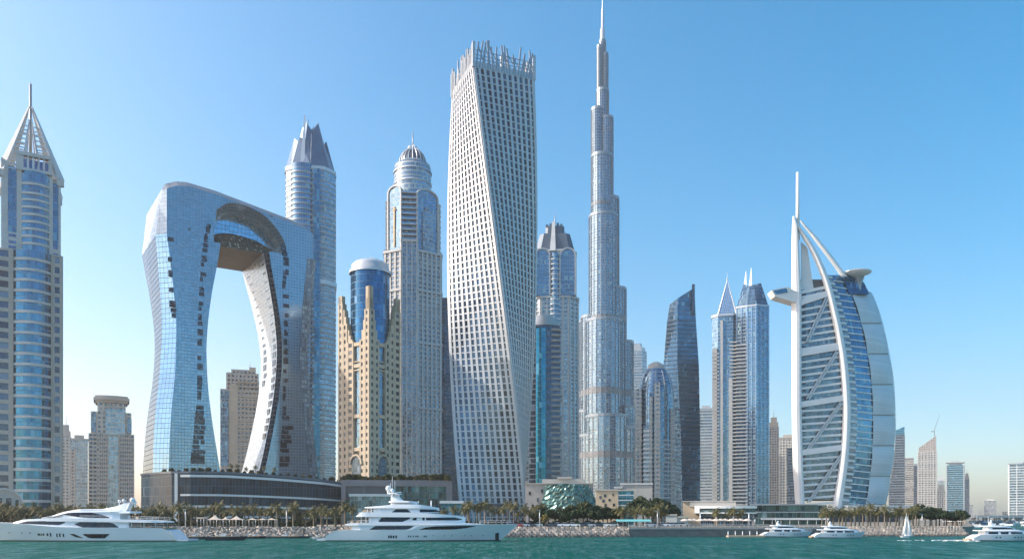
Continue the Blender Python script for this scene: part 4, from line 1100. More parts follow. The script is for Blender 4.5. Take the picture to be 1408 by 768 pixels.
# ---------------------------------------------------------------- the pair with glass spires
def twin_spires():
    b = Bld('single_spire_tower', 'slender blue tower with one tall glass pyramid spire and pale balcony piers', 997, 860)
    x, z = b.x, b.z; D = x(1014) - x(979)
    P = cham(x(979), x(1016), 0, D, 6)
    m = MB(); m.prism(P, 0, z(432)); b.add(m, 'glass_wall', M['glass_blue'])
    t = MB()
    for a, c, top in ((979.5, 986, 478), (990.5, 994, 440), (1002, 1007, 520)): t.box(x(a), x(c), -1.2, 4, 0, z(top))
    b.add(t, 'pier_trim', M['stone_pale'])
    t = MB(); bands(t, rect(x(980), x(988), -.6, 6), 1, z(482), 3.7, 1.3, .6); t.cut(); bands(t, rect(x(1004), x(1013), -.5, 6), 1, z(470), 3.7, 1.2, .6); b.add(t, 'balcony_trim', M['stone_pale'])
    cx, cy = x(1000), D / 2
    Q = rect(x(987), x(1013), 1.5, D - 1.5); tip = rect(cx - .3, cx + .3, cy - .3, cy + .3)
    m = MB(); m.loft([(Q, z(433)), (tip, z(386, D / 2))]); sg_ = b.add(m, 'spire_glass', M['glass_archlight'])
    e = MB()
    for p in Q: e.bar((*p, z(433)), (cx, cy, z(385, D / 2)), 1.1, 1.1, .4, .4)
    e.tube((cx, cy, z(388, D / 2)), (cx, cy, z(374, D / 2)), .4, .15); e.ball((cx, cy, z(384, D/2)), .9, 8); b.add(e, 'spire_trim', M['white_metal'], sg_)
    c = MB(); c.prism(offset(P, .7), z(434), z(431)); b.add(c, 'roof', M['white_metal'])
    b = Bld('twin_spire_tower', 'taller blue tower of the pair, with a dark glass crown and two thin white spires', 1035, 850)
    x, z = b.x, b.z; D = x(1057) - x(1013)
    P = [(x(1012), 4), (x(1027), 0), (x(1040), -2), (x(1057), 5), (x(1057), D), (x(1012), D)]
    m = MB(); m.prism(P, 0, z(420)); b.add(m, 'glass_wall', M['glass_blue'])
    t = MB(); bands(t, rect(x(1013), x(1027), 0, 6), 1, z(470), 3.7, 1.2, .8); b.add(t, 'balcony_trim', M['stone_pale'])
    t = MB(); piers(t, P, 5, .8, .6, 0, z(421), edges=(0, 1, 2, 3)); b.add(t, 'pier_trim', M['glass_archlight'])
    crown = MB(); Q = [(p[0] * .98, p[1] * .96 + .6) for p in P]
    cc = Vector((x(1034), D / 2))
    T = [tuple(cc + (Vector(p) - cc) * .55) for p in Q]
    crown.loft([(Q, z(420)), (T, [z(386), z(390), z(392), z(386), z(394), z(394)])]); b.add(crown, 'crown', M['glass_angular'])
    for px, top, lean in ((1025.5, 372, -1), (1033, 368, 1)):
        s = MB(); s.bar((x(px - 2), D * .3, z(418)), (x(px), D * .45, z(top, D * .45)), 6.5, 3.0, .5, .5); b.add(s, 'spire', M['white'])
    for px in (1040, 1044):
        s = MB(); s.bar((x(px), D * .3, z(416)), (x(px - 2), D * .45, z(388)), 1.2, 1.0, .4, .4); b.add(s, 'crown_fin', M['white_metal'])
    e = MB(); e.prism(offset(P, .6), z(421), z(419)); b.add(e, 'roof_trim', M['white_metal'])
twin_spires()
plain('brown_edge_tower', 'narrow brownish apartment tower between the twin spires and the sail hotel', 1057, 1071, 586, 1150, M['wall_brown'], M['beige_panel'], 26, roof=3)
plain('cream_edge_tower', 'cream and glass slab partly behind the white mast of the sail hotel', 1071, 1098, 602, 1050, M['wall_beige'], M['stone_warm'], 26, roof=2,
      extra=lambda b, P, w_, D, zt: b.add((lambda m: (m.box(-2, w_/2 - .5, -.5, 3, 0, zt - 12), m)[1])(MB()), 'glass_strip', M['glass_dark']))

# ---------------------------------------------------------------- the sail hotel
def sail_hotel():
    Y0 = 620.0
    X0 = (1150 - CX) / F * Y0
    root = thing('sail_hotel', 'white sail shaped hotel with a mast, round helipad and exposed braces', 'hotel', (X0, Y0, GZ))
    def L(px, py, d=0.0):
        v = W(px, py, Y0 + d); return Vector((v.x - X0, d, v.z - GZ))
    M['sail_white'] = solid('sail_white', (.86, .85, .83), .5, var=.03)
    M['sail_fabric'] = facade('sail_fabric', (.68, .71, .73), (.54, .58, .61), 2.2, 40, .06, 0, var=.10, metal=.1, rough=.45, blind=0, tilt=.01)
    M['glass_atrium'] = facade('glass_atrium', (.17, .235, .28), (.16, .19, .22), 3.0, 2.0, .10, .12, var=.5, blind=.08)
    def bx(p):
        return pl([(298, 1091), (330, 1103), (400, 1104), (720, 1106)], p)
    rib = [(299, 1091), (306, 1096), (318, 1105), (338, 1119), (362, 1131), (390, 1142), (420, 1150), (450, 1157), (490, 1164), (530, 1168), (570, 1169.5), (610, 1168), (650, 1164), (702, 1156)]
    blue_r = [(378, 1157), (400, 1169), (430, 1180), (460, 1188), (500, 1195), (540, 1199), (580, 1200), (620, 1199), (660, 1195), (695, 1190)]
    sail_r = [(383, 1186), (400, 1196), (430, 1208), (460, 1216), (490, 1222), (520, 1227), (550, 1229), (580, 1230), (610, 1229), (640, 1226), (665, 1222), (695, 1216)]
    # mast pylon
    m = MB()
    rows = [(702, 1094, 1107), (680, 1092.5, 1106), (640, 1090, 1104), (560, 1088.5, 1102), (420, 1088, 1102), (330, 1088.5, 1098.5), (310, 1089, 1097), (297, 1090, 1092)]
    rg = []
    for py, a, c in rows:
        rg.append([L(a, py, 4), L(a, py, 1.5), L(lerp(a, c, .5), py, -3), L(lerp(a, c, .8), py, -3.3), L(c, py, -2.2), L(c, py, 4)][::-1])
    m.rings3(rg); m.build('mast_pylon', M['sail_white'], root)
    m = MB(); p0, p1 = L(1097, 330, 1), L(1096.6, 237, 1); m.tube(p0, p1, 1.5, 1.0, 10); m.build('mast', M['sail_white'], root)
    # the curved rib over the front, and its twin behind
    def ribm(pts, wpx, d0, d1, name):
        m = MB(); rg = []
        for py, px in pts:
            w_ = wpx(py); rg.append([L(px - w_, py, d1), L(px - w_, py, lerp(d0, d1, .45)), L(px - w_ * .72, py, lerp(d0, d1, .12)), L(px - w_ * .4, py, d0), L(px - w_ * .1, py, lerp(d0, d1, .1)), L(px + .5, py, lerp(d0, d1, .4)), L(px + .5, py, d1)][::-1])
        m.rings3(rg); m.build(name, M['sail_white'], root)
    fine = [(py, smooth([(a, c) for a, c in rib], py)) for py in [299, 303, 307, 312] + list(range(320, 703, 10)) + [702]]
    ribm(fine, lambda p: pl([(299, 1.8), (330, 9), (420, 10.3), (600, 11.2), (702, 12.5)], p), -3.2, 3.0, 'front_rib')
    back = [(py, px) for py, px in ((303, 1102), (310, 1108), (322, 1120), (340, 1135), (358, 1149), (370, 1158), (380, 1165))]
    ribm(back, lambda p: pl([(303, 3), (330, 8), (380, 9)], p), 8, 13, 'rear_rib')
    # atrium front between pylon and rib
    g = MB()
    ps = list(range(398, 692, 6))
    for a, c in zip(ps, ps[1:]):
        la, lc = L(1101, a, 1.2), L(1101, c, 1.2); ra, rc = L(smooth(rib, a) - 4, a, 1.2), L(smooth(rib, c) - 4, c, 1.2)
        g.face([lc, rc, ra, la], [(lc.x, lc.z), (rc.x, rc.z), (ra.x, ra.z), (la.x, la.z)])
    g.build('atrium_glass', M['glass_atrium'], root)
    # upper panel above the first beam (white inner wall)
    m = MB(); m.rings3([[L(1101, 332, 3), L(1110, 340, 3), L(1119, 398, 3), L(1101, 398, 3)], [L(1101, 332, 5), L(1110, 340, 5), L(1119, 398, 5), L(1101, 398, 5)]]); m.build('upper_wall', M['sail_white'], root)
    m = MB()
    for py in [396, 403] + list(range(420, 475, 9)) + list(range(492, 545, 9)) + list(range(562, 612, 9)) + list(range(628, 700, 9)):
        sl = 6 if py < 545 else 3
        a, c = L(1101, py + sl, .6), L(smooth(rib, py) - 4, py - sl * .4, .6)
        m.bar(a, c, .9, 1.6 if py > 400 else 2.2)
    m.build('floor_trim', M['sail_white'], root)
    for pa, pc in ((416, 402), (486, 476), (556, 546), (622, 614)):
        m = MB(); m.bar(L(1100, pa, -.6), L(smooth(rib, pc) - 3, pc, -.6), 2.4, 4.2); m.build('cross_beam', M['sail_white'], root)
    for (ax, ay, bx_, by_) in ((1108, 470, 1136, 408), (1109, 548, 1150, 482), (1109, 618, 1156, 552), (1110, 690, 1160, 619)):
        m = MB()
        for o in (0, 3.4):
            m.bar(L(ax + o, ay, -.9), L(bx_ + o, by_, -.9), 1.0, 1.0)
        n_ = 12
        for k in range(n_):
            a, c = k / n_, (k + 1) / n_
            m.bar(L(lerp(ax, bx_, a), lerp(ay, by_, a), -.9), L(lerp(ax, bx_, c) + 3.4, lerp(ay, by_, c), -.9), .35, .35)
        m.build('brace', M['white_metal'], root)
    # dark windows in a file beside the pylon
    for k in range(30):
        py = 402 + k * 9.4
        if py > 690: break
        m = MB(); a = L(1103, py + 4, .7); c = L(1107.5, py - 2, .7); m.box(a.x, c.x, .5, 1.1, a.z, c.z); m.build('window', M['pane_dark'], root)
    # flank: a gap with little balconies, the blue glass, then the sail
    def strip(fl, fr_, d0, d1, p0, p1, name, mat, step=6, uvx=True, n=1, wave=None):
        g = MB(); ps = [p0 + (p1 - p0) * i / int((p1 - p0) / step) for i in range(int((p1 - p0) / step) + 1)]
        for a, c in zip(ps, ps[1:]):
            for j in range(n):
                t0, t1 = j / n, (j + 1) / n
                def pt(t, p):
                    d = lerp(d0, d1, t); px = lerp(smooth(fl, p), smooth(fr_, p), t)
                    v = L(px, p, d)
                    if wave: v += wave(t, p)
                    return v
                q = [pt(t0, c), pt(t1, c), pt(t1, a), pt(t0, a)]
                wd = (q[1] - q[0]).length
                g.face(q, [(t0 * 20, q[0].z), (t1 * 20, q[1].z), (t1 * 20, q[2].z), (t0 * 20, q[3].z)], wave is not None)
        return g.build(name, mat, root)
    blue_l = [(p, lerp(smooth(rib, p), smooth(blue_r, p), .28)) for p in range(376, 700, 12)]
    strip([(p, x_ - 2) for p, x_ in [(q, smooth(rib, q)) for q in range(376, 700, 12)]], blue_l, 2, 5, 378, 694, 'flank_glass', M['glass_grey'])
    strip(blue_l, blue_r, 5, 10, 378, 694, 'blue_glass', facade('glass_sailblue', (.09, .23, .36), (.12, .26, .38), 4.0, 2.5, .06, .05, var=.35, tilt=.05))
    m = MB()
    for py in range(384, 696, 9):
        a = L(smooth(blue_l, py), py + 1.5, 4.6); c = L(smooth(blue_r, py), py + 4.0, 9.6); m.bar(a, c, .7, .75)
    m.build('blue_glass_mullion', M['sail_white'], root)
    m = MB()
    for py in range(380, 696, 9):
        a = L(smooth(rib, py), py + .5, 1.7); c = L(smooth(blue_l, py), py + 1.5, 4.5); m.cut(); m.bar(a, c, .8, 1.5)
    m.parts('flank_balcony', M['sail_white'], root)
    # the fabric sail: scalloped bays bulging outward
    def wave(t, p):
        ph = ((p - 402) % 42) / 42
        return Vector((math.sin(math.pi * t) * 1.2 + t * (.9 * math.sin(math.pi * ph)), -2.2 * math.sin(math.pi * ph) * math.sin(math.pi * min(1, t + .15)), 0))
    strip(blue_r, sail_r, 10, 26, 402, 694, 'fabric_sail', M['sail_fabric'], 3, n=8, wave=wave)
    m = MB(); seams = [402, 444, 486, 528, 570, 612, 654, 693]
    for py in seams:
        prev = None; m.cut()
        for j in range(9):
            t = j / 8; v = L(lerp(smooth(blue_r, py), smooth(sail_r, py), t), py, lerp(10, 26, t)) + Vector((math.sin(math.pi * t) * 1.2, -.5, 0))
            if prev is not None: m.tube(prev, v, .35, n=5)
            prev = v
    m.parts('sail_seam', M['stone_grey'], root)
    # far flank behind the sail, with its file of dark windows along the outline
    strip([(p, x_ - .5) for p, x_ in sail_r], [(p, x_ + 2.0) for p, x_ in sail_r], 26.5, 40, 402, 694, 'rear_glass', M['glass_angular'])
    bk = MB()
    ps = list(range(384, 696, 8)) 
    rg = [[L(1098, p, 3.5), L(smooth(rib, p), p, 3.5), L(smooth(blue_r, p) - 1, p, 12), L(smooth(sail_r, p) - 2, p, 28), L(smooth(sail_r, p) - 6, p, 44), L(1120, p, 44)] for p in ps]
    bk.rings3(rg[::-1]); bk.build('inner_core', M['concrete_dark'], root)
    # crown: glass head and helipad
    m = MB(); rg = [[L(a, p, 8), L(c, p, 14), L(c - 2, p, 34), L(a, p, 34)] for p, a, c in ((404, 1168, 1195), (390, 1163, 1189), (378, 1158, 1180))]; m.rings3(rg); m.build('head_glass', M['glass_deep'], root)
    m = MB(); c = L(1178, 375.5, 12); rr = 19 * Y0 / F * 1.02
    m.lathe([(1.2, c.z - 3.2), (rr * .55, c.z - 1.9), (rr * .97, c.z - .3), (rr, c.z + .3), (rr * .99, c.z + .7), (.1, c.z + .75)], (c.x, c.y), 40); hp_ = m.build('helipad', M['sail_white'], root)
    m = MB(); m.lathe([(2.4, c.z - 16), (2.2, c.z - 8), (4.5, c.z - 2.6)], (c.x + 2, c.y + 2), 16)
    m.tube((c.x - 4, c.y, c.z - 12), (c.x + 1, c.y, c.z - 2), .5); m.build('helipad_support', M['grey_metal'], hp_)
    # restaurant box out on the other side
    m = MB()
    m.rings3([[L(1061, 402, -1), L(1068, 408.5, -1), L(1072, 396, 9), L(1066, 395.5, 9)], [L(1080, 397, -1), L(1096, 414.5, -1), L(1104, 412, 8), L(1089, 393.5, 8)]]) if False else None
    a = [L(1061, 398.5, -4), L(1066, 407, -4), L(1094, 415.5, -3), L(1102, 412, -3), L(1102, 404, -3), L(1083, 394.2, -4)]
    m.rings3([a, [v + Vector((0, 11, 0)) for v in a]]); pod = m.build('restaurant_pod', M['sail_white'], root)
    m = MB(); q = [L(1063.5, 399.5, -4.1), L(1067, 404.5, -4.1), L(1083, 401.5, -4.1), L(1081.5, 396, -4.1)]; m.face(q); m.build('pod_glass', M['glass_teal'], pod)
    # base building
    m = MB(); a, c = L(1115, 698, -4), L(1262, 690, -4)
    m.box(a.x, L(1232, 690).x, -3.5, 30, 0, L(1100, 703).z); m.build('base_glass', M['glass_podium'], root)
    m = MB(); m.box(L(1160, 700).x, L(1250, 700).x, -8, 30, L(1100, 697, -8).z, L(1100, 694.5, -8).z); m.build('base_canopy', M['white_metal'], root)
    m = MB()
    for px in (1170, 1186, 1202, 1218, 1234, 1247): m.cut(); m.tube((L(px, 700).x, -6, 0), (L(px, 700).x, -6, L(1100, 697, -6).z), .45)
    m.parts('canopy_column', M['white_metal'], root)
sail_hotel()

# ---------------------------------------------------------------- far towers on the right
def slant(b, P, w_, D, zt):
    m = MB(); m.loft([(offset(P, -.4), zt), (offset(P, -.4), [zt + 3, zt + 14, zt + 14, zt + 3])]); b.add(m, 'slanted_top', M['glass_teal'])
plain('slant_top_tower', 'dark teal tower with a slanted top just behind the sail hotel', 1222, 1244, 597, 1500, M['glass_dark'], M['grey_metal'], 30, band=(4.6, 1.0, .5), roof=0, extra=slant)
plain('grey_balcony_tower', 'grey balcony tower between the slant topped tower and the tower with the crane', 1243, 1256, 630, 1650, M['glass_grey'], M['stone_grey'], 30, band=(4.2, 1.6, .6), roof=1)
plain('thin_glass_tower', 'thin dark tower squeezed beside the tower with the crane', 1255, 1264, 640, 1800, M['glass_dark'], M['grey_metal'], 26, roof=2)
def craned(b, P, w_, D, zt):
    m = MB(); Q = offset(P, -1); m.loft([(Q, zt), (Q, [zt + 6 + 24 * (q[0] / w_ + .5) for q in Q])], cap=True); b.add(m, 'sloping_crown', M['crown_raw'])
    c = MB(); X = w_ * .38; Z = zt + 24
    c.bar((X, 2, zt), (X, 2, Z + 14), 1.6, 1.6); b.add(c, 'crane_mast', M['grey_metal'])
    c = MB(); c.bar((X - 1, 2, Z + 13), (X + 9, 2, Z + 46), 1.1, 1.3, .5, .5); c.bar((X, 2, Z + 13.5), (X - 6, 2, Z + 13.5), 1.6, 1.6); b.add(c, 'crane_jib', M['grey_metal'])
M['crown_raw'] = facade('crown_raw', (.26, .24, .23), (.46, .42, .40), 4, 4, .3, .3, var=.4, metal=.1, rough=.6)
plain('unfinished_tower', 'pale grey gridded tower with an unfinished sloping crown and a crane', 1262, 1288, 620, 1600, M['wall_grey'], M['stone_pale'], 32, band=(4.4, 1.1, .6), pier=(5, 1.2, .7), roof=0, extra=craned)
plain('low_beige_tower', 'small beige block at the foot of the tower with the crane', 1288, 1300, 676, 1500, M['wall_beige'], M['stone_warm'], 24, roof=3)
plain('distant_blue_tower', 'faint slim blue tower seen between the craned tower and the broad blue slab', 1289, 1299, 660, 2300, M['glass_pale'], M['white_metal'], 26, roof=3)
plain('blue_slab_tower', 'broad blue glass slab with pale edges and a jagged white roofline', 1301, 1326, 639, 1700, M['glass_sea'] if 'glass_sea' in M else M['glass_teal'], M['white_metal'], 30, pier=(34, 1.8, .8), band=(4.4, .8, .3), roof=4)
plain('dark_side_tower', 'narrow dark tower against the broad blue slab', 1326, 1333, 658, 1900, M['glass_dark'], M['concrete_dark'], 26, roof=3)
plain('stub_tower', 'short hazy tower beyond the narrow dark one', 1333, 1338, 694, 2100, M['glass_grey'], M['stone_grey'], 20, roof=1)
plain('lone_block_tower', 'lone squat hazy block standing by itself across the inlet', 1353, 1370, 688, 2300, M['glass_grey'], M['stone_pale'], 30, roof=2)
plain('cream_low_tower', 'low cream coloured block beside the white balcony tower across the inlet', 1378, 1388, 704, 1700, M['wall_beige'], M['stone_warm'], 20, roof=1)
def winged(b, P, w_, D, zt):
    m = MB(); m.prism([(-w_/2 - 1.2, -1.5), (w_ * .1, -1.5), (w_ * .1, D), (-w_/2 - 1.2, D)], zt + 1, zt + 2.4); m.prism([(w_ * .1, -1.5), (w_/2 + 1, -1.5), (w_/2 + 1, D), (w_ * .1, D)], zt + 3, zt + 4.2); b.add(m, 'roof_wing', M['white_metal'])
plain('white_balcony_tower', 'white framed balcony tower with blue glass standing alone at the end of the far shore', 1387, 1420, 638, 1250, M['glass_blue'], M['white'], 30, band=(3.9, .8, .9), pier=(9, .9, 1.1), roof=1, extra=winged)
# ---------------------------------------------------------------- water, land, shore
def water_mat():
    t = NT('sea_water')
    tc = t.n('ShaderNodeTexCoord').outputs['Object']
    mp = t.n('ShaderNodeMapping'); t.t.links.new(tc, mp.inputs[0]); mp.inputs['Scale'].default_value = (.55, 1.0, 1)
    n1 = t.noise(.35, 4, mp.outputs[0], .6); n2 = t.noise(1.6, 3, mp.outputs[0], .6); n3 = t.noise(.012, 3, mp.outputs[0])
    hgt = t.math('ADD', t.math('MULTIPLY', n1, .75), t.math('MULTIPLY', n2, .22))
    bp = t.n('ShaderNodeBump'); bp.inputs['Strength'].default_value = 1.0; bp.inputs['Distance'].default_value = 1.6; t.t.links.new(hgt, bp.inputs['Height'])
    sx = t.n('ShaderNodeSeparateXYZ'); t.t.links.new(tc, sx.inputs[0])
    far = t.math('MULTIPLY_ADD', sx.outputs[0], 1 / 260.0, .35)      # shallower green bay, bluer open water
    far = t.n('ShaderNodeClamp') if False else far
    cl = t.n('ShaderNodeClamp'); t.put(far, cl.inputs[0])
    mp2 = t.n('ShaderNodeMapping'); t.t.links.new(tc, mp2.inputs[0]); mp2.inputs['Scale'].default_value = (.16, .05, 1)
    n4 = t.noise(1.0, 5, mp2.outputs[0], .65)
    mp3 = t.n('ShaderNodeMapping'); t.t.links.new(tc, mp3.inputs[0]); mp3.inputs['Scale'].default_value = (.85, .10, 1)
    n5 = t.noise(1.0, 4, mp3.outputs[0], .7)
    c = t.mix(cl.outputs[0], (.003, .092, .070), (.003, .078, .092))
    c = t.mix(t.math('MULTIPLY_ADD', n3, 1.2, -.3), (.002, .066, .052), c)
    g = t.n('ShaderNodeBsdfGlossy'); g.inputs['Roughness'].default_value = .16; g.inputs['Color'].default_value = (.76, .97, .89, 1)
    t.t.links.new(bp.outputs[0], g.inputs['Normal'])
    mxs = t.n('ShaderNodeMixShader')
    rip = t.math('ADD', t.math('MULTIPLY_ADD', n4, .9, -.45), t.math('MULTIPLY_ADD', n5, 1.3, -.65))
    fac = t.math('MULTIPLY_ADD', rip, .95, .22)
    c2 = t.n('ShaderNodeClamp'); t.put(fac, c2.inputs[0]); c2.inputs[1].default_value = .03; c2.inputs[2].default_value = .65
    t.set(Base_Color=c, Roughness=.6, Specular_IOR_Level=0.0, Normal=bp.outputs[0])
    out = [n_ for n_ in t.t.nodes if n_.type == 'OUTPUT_MATERIAL'][0]
    t.put(c2.outputs[0], mxs.inputs[0]); t.t.links.new(t.b.outputs[0], mxs.inputs[1]); t.t.links.new(g.outputs[0], mxs.inputs[2])
    t.t.links.new(mxs.outputs[0], out.inputs[0])
    return t.m
m = MB(); m.face([(-9000, -60, 0), (9000, -60, 0), (9000, 16000, 0), (-9000, 16000, 0)])
struct(m.build('water', water_mat()))

def ground_mat():
    t = NT('ground'); n_ = t.noise(.03, 5); n2 = t.noise(.6, 3)
    t.set(Base_Color=t.mix(t.math('ADD', t.math('MULTIPLY', n_, .7), t.math('MULTIPLY', n2, .3)), (.20, .17, .13), (.34, .30, .24)), Roughness=.9)
    return t.m
# the shoreline: photo column -> distance of the land edge (top of the bank)
EDGE = [(-420, 262), (120, 272), (240, 277), (470, 282), (640, 282), (860, 288), (1040, 292), (1120, 296), (1180, 298), (1300, 300), (1325, 306), (1338, 326), (1336, 380), (1332, 600), (1333, 1000)]
EP = [((p - CX) / F * Y, Y) for p, Y in EDGE]
land = EP + [(680, 1200), (5200, 1180), (5200, 12000), (-9000, 12000), (-9000, 262)]
m = MB(); m.prism(land, -1.5, GZ); struct(m.build('ground', ground_mat()))
# promenade paving along the edge and the road behind it
pav = []
for i, (x_, y_) in enumerate(EP[:11]): pav.append((x_, y_ + .4))
m = MB(); m.prism(pav + [(x_, y_ + 9) for x_, y_ in pav[::-1]], GZ + .004, GZ + .12); struct(m.build('pavement', solid('paving', (.42, .37, .31), .85, scale=.8)))
m = MB(); m.prism([(x_, y_ + 30) for x_, y_ in pav] + [(x_, y_ + 38) for x_, y_ in pav[::-1]], GZ - .1, GZ + .012); struct(m.build('road', solid('asphalt', (.055, .055, .058), .9, scale=.8)))
m = MB()
for i in range(0, len(pav) - 1):
    (x0, y0), (x1, y1) = pav[i], pav[i + 1]; n_ = int((x1 - x0) / 6)
    for k in range(n_):
        a, c = k / n_, (k + .5) / n_
        m.face([(lerp(x0, x1, a), lerp(y0, y1, a) + 33.9, GZ + .017), (lerp(x0, x1, c), lerp(y0, y1, c) + 33.9, GZ + .017), (lerp(x0, x1, c), lerp(y0, y1, c) + 34.05, GZ + .017), (lerp(x0, x1, a), lerp(y0, y1, a) + 34.05, GZ + .017)])
struct(m.build('road_markings', M['white']))
m = MB()
lawn = [(x_, y_ + 11) for x_, y_ in EP[:11]]
m.prism(lawn + [(x_, y_ + 28) for x_, y_ in lawn[::-1]], GZ - .1, GZ + .05)
o = m.build('lawn', solid('turf', (.075, .105, .035), .95, var=.4, scale=.4)); struct(o)

def edge_at(px):
    """land edge (x, y) in the direction of a photo column"""
    Y = pl(EDGE[:11], px); return (px - CX) / F * Y, Y
# rubble bank: loose pale boulders; set blocks further along
def rocks(name, p0, p1, n, size, cols, rows=None, seed=1, run=6.0):
    rnd = random.Random(seed); mb = MB()
    def rock(c, sx, sy, sz, yaw):
        pts = []
        for dz in (-1, 1):
            for dx, dy in ((-1, -1), (1, -1), (1, 1), (-1, 1)):
                q = Vector((dx * sx * rnd.uniform(.7, 1.1), dy * sy * rnd.uniform(.7, 1.1), dz * sz * rnd.uniform(.75, 1.1)))
                if dz > 0: q.x *= .78; q.y *= .78
                q.rotate(Matrix.Rotation(yaw, 3, 'Z')); pts.append(c + q)
        mb.cur = (rnd.randrange(len(cols)) if not rows else (0 if c.z < .3 else 1 + rnd.randrange(len(cols) - 1))); mb.rings3([pts[:4], pts[4:]])
    if rows:
        for r in range(rows):
            f = (r + .5) / rows; X0, X1 = edge_at(p0)[0], edge_at(p1)[0]; k = int((X1 - X0) / (size * 1.05))
            for i in range(k):
                px = lerp(p0, p1, (i + .5 * (r % 2) + rnd.uniform(-.1, .1)) / k); x_, y_ = edge_at(px)
                rock(Vector((x_, y_ - run * (1 - f), -.1 + (GZ + .15) * f)), size * .46, size * .5, size * .40 * rnd.uniform(.85, 1.1), rnd.uniform(-.12, .12))
    else:
        for i in range(n):
            px = rnd.uniform(p0, p1); f = rnd.random(); x_, y_ = edge_at(px)
            s_ = size * rnd.uniform(.55, 1.25)
            rock(Vector((x_, y_ - run * (1 - f) + rnd.uniform(-.3, .3), -.2 + (GZ + .1) * f)), s_ * .6, s_ * .55, s_ * .5, rnd.uniform(0, 3))
    # the bank under the stones
    steps = 24
    for i in range(steps):
        a, c = lerp(p0, p1, i / steps), lerp(p0, p1, (i + 1) / steps); (xa, ya), (xc, yc) = edge_at(a), edge_at(c)
        mb.cur = 0; mb.face([(xa, ya - run - 1, -.6), (xc, yc - run - 1, -.6), (xc, yc + .3, GZ - .1), (xa, ya + .3, GZ - .1)])
    struct(mb.build(name, cols), 'stuff')
rk = [solid('rock_dark', (.17, .145, .125), .9), solid('rock_mid', (.33, .29, .25), .9), solid('rock_pale', (.48, .43, .38), .9), solid('rock_pink', (.42, .35, .30), .9)]
rocks('rubble', -60, 480, 3600, 1.05, rk, seed=4)
rocks('rubble', 476, 864, 0, 1.5, [rk[0]] + [solid('block_pale', (.56, .48, .41), .9), solid('block_pink', (.50, .42, .36), .9), rk[1]], rows=5, seed=5)
rocks('rubble', 1150, 1322, 0, 1.15, [rk[0]] + [solid('block_tan', (.52, .45, .37), .9), rk[3], rk[1]], rows=6, seed=6)

# quay wall with a rail
def quay():
    root = thing('quay_wall', 'dark quay wall with a pale coping and railing between the block bank and the moored yachts', 'quay', (0, 0, 0))
    pts = [edge_at(p) for p in (862, 900, 950, 1000, 1050, 1100, 1152)]
    w_ = MB(); w_.prism([(x_, y_ - 4) for x_, y_ in pts] + [(x_, y_ + 1) for x_, y_ in pts[::-1]], -1, GZ - .7); w_.build('wall', solid('quay_concrete', (.17, .16, .15), .8, scale=.6, var=.3), root)
    c = MB(); c.prism([(x_, y_ - 4.3) for x_, y_ in pts] + [(x_, y_ + 1) for x_, y_ in pts[::-1]], GZ - .7, GZ - .2); c.build('coping', M['stone_grey'], root)
    r = MB()
    for (xa, ya), (xc, yc) in zip(pts, pts[1:]):
        for h in (.55, 1.05): r.tube((xa, ya - 4, GZ - .2 + h), (xc, yc - 4, GZ - .2 + h), .05, n=4)
        for k in range(8): x_, y_ = lerp(xa, xc, k / 8), lerp(ya, yc, k / 8) - 4; r.tube((x_, y_, GZ - .2), (x_, y_, GZ + .85), .05, n=4)
    r.build('railing', M['white_metal'], root)
quay()

# ---------------------------------------------------------------- low buildings along the shore
def lowrise(name, label, px, Y, cat='building'): return Bld(name, label, px, Y, cat=cat)
def winbox(b, x0, x1, z0, z1, y, mat, par=None, frame=None):
    m = MB(); m.box(x0, x1, y - .08, y + .3, z0, z1); o = b.add(m, 'window', mat, par)
    if frame:
        f = MB()
        f.box(x0 - .2, x0, y - .2, y, z0, z1); f.box(x1, x1 + .2, y - .2, y, z0, z1); f.box(x0 - .2, x1 + .2, y - .2, y, z0 - .3, z0); f.box(x0 - .2, x1 + .2, y - .2, y, z1, z1 + .25); b.add(f, 'frame', frame, o)
    return o

def villa():
    b = lowrise('barrel_roof_pavilion', 'small sand coloured pavilion with a rounded roof and dark openings, under the pyramid topped tower', 14, 345)
    x, z = b.x, b.z
    prof = [(-20, 695), (-20, 676), (-8, 672), (8, 671.5), (20, 675), (28, 682), (32, 690), (33, 697)]
    m = MB(); a = [Vector((x(p), 0, max(0, z(q)))) for p, q in prof]; a[0].z = a[-1].z = 0
    m.rings3([a, [v + Vector((0, 14, 0)) for v in a]]); b.add(m, 'wall', M['stone_warm'])
    for p0, p1 in ((-6, 3), (8, 16), (21, 26)): winbox(b, x(p0), x(p1), 1.0, z(684 if p0 != 21 else 686), 0, M['pane_dark'], None, M['stone_pale'])
    r = MB()
    for (p, q), (p2, q2) in zip(prof[1:-1], prof[2:-1]): r.bar((x(p), -.3, z(q)), (x(p2), -.3, z(q2)), .6, .5, up=(0, 1, 0))
    b.add(r, 'roof_trim', M['stone_pale'])
villa()

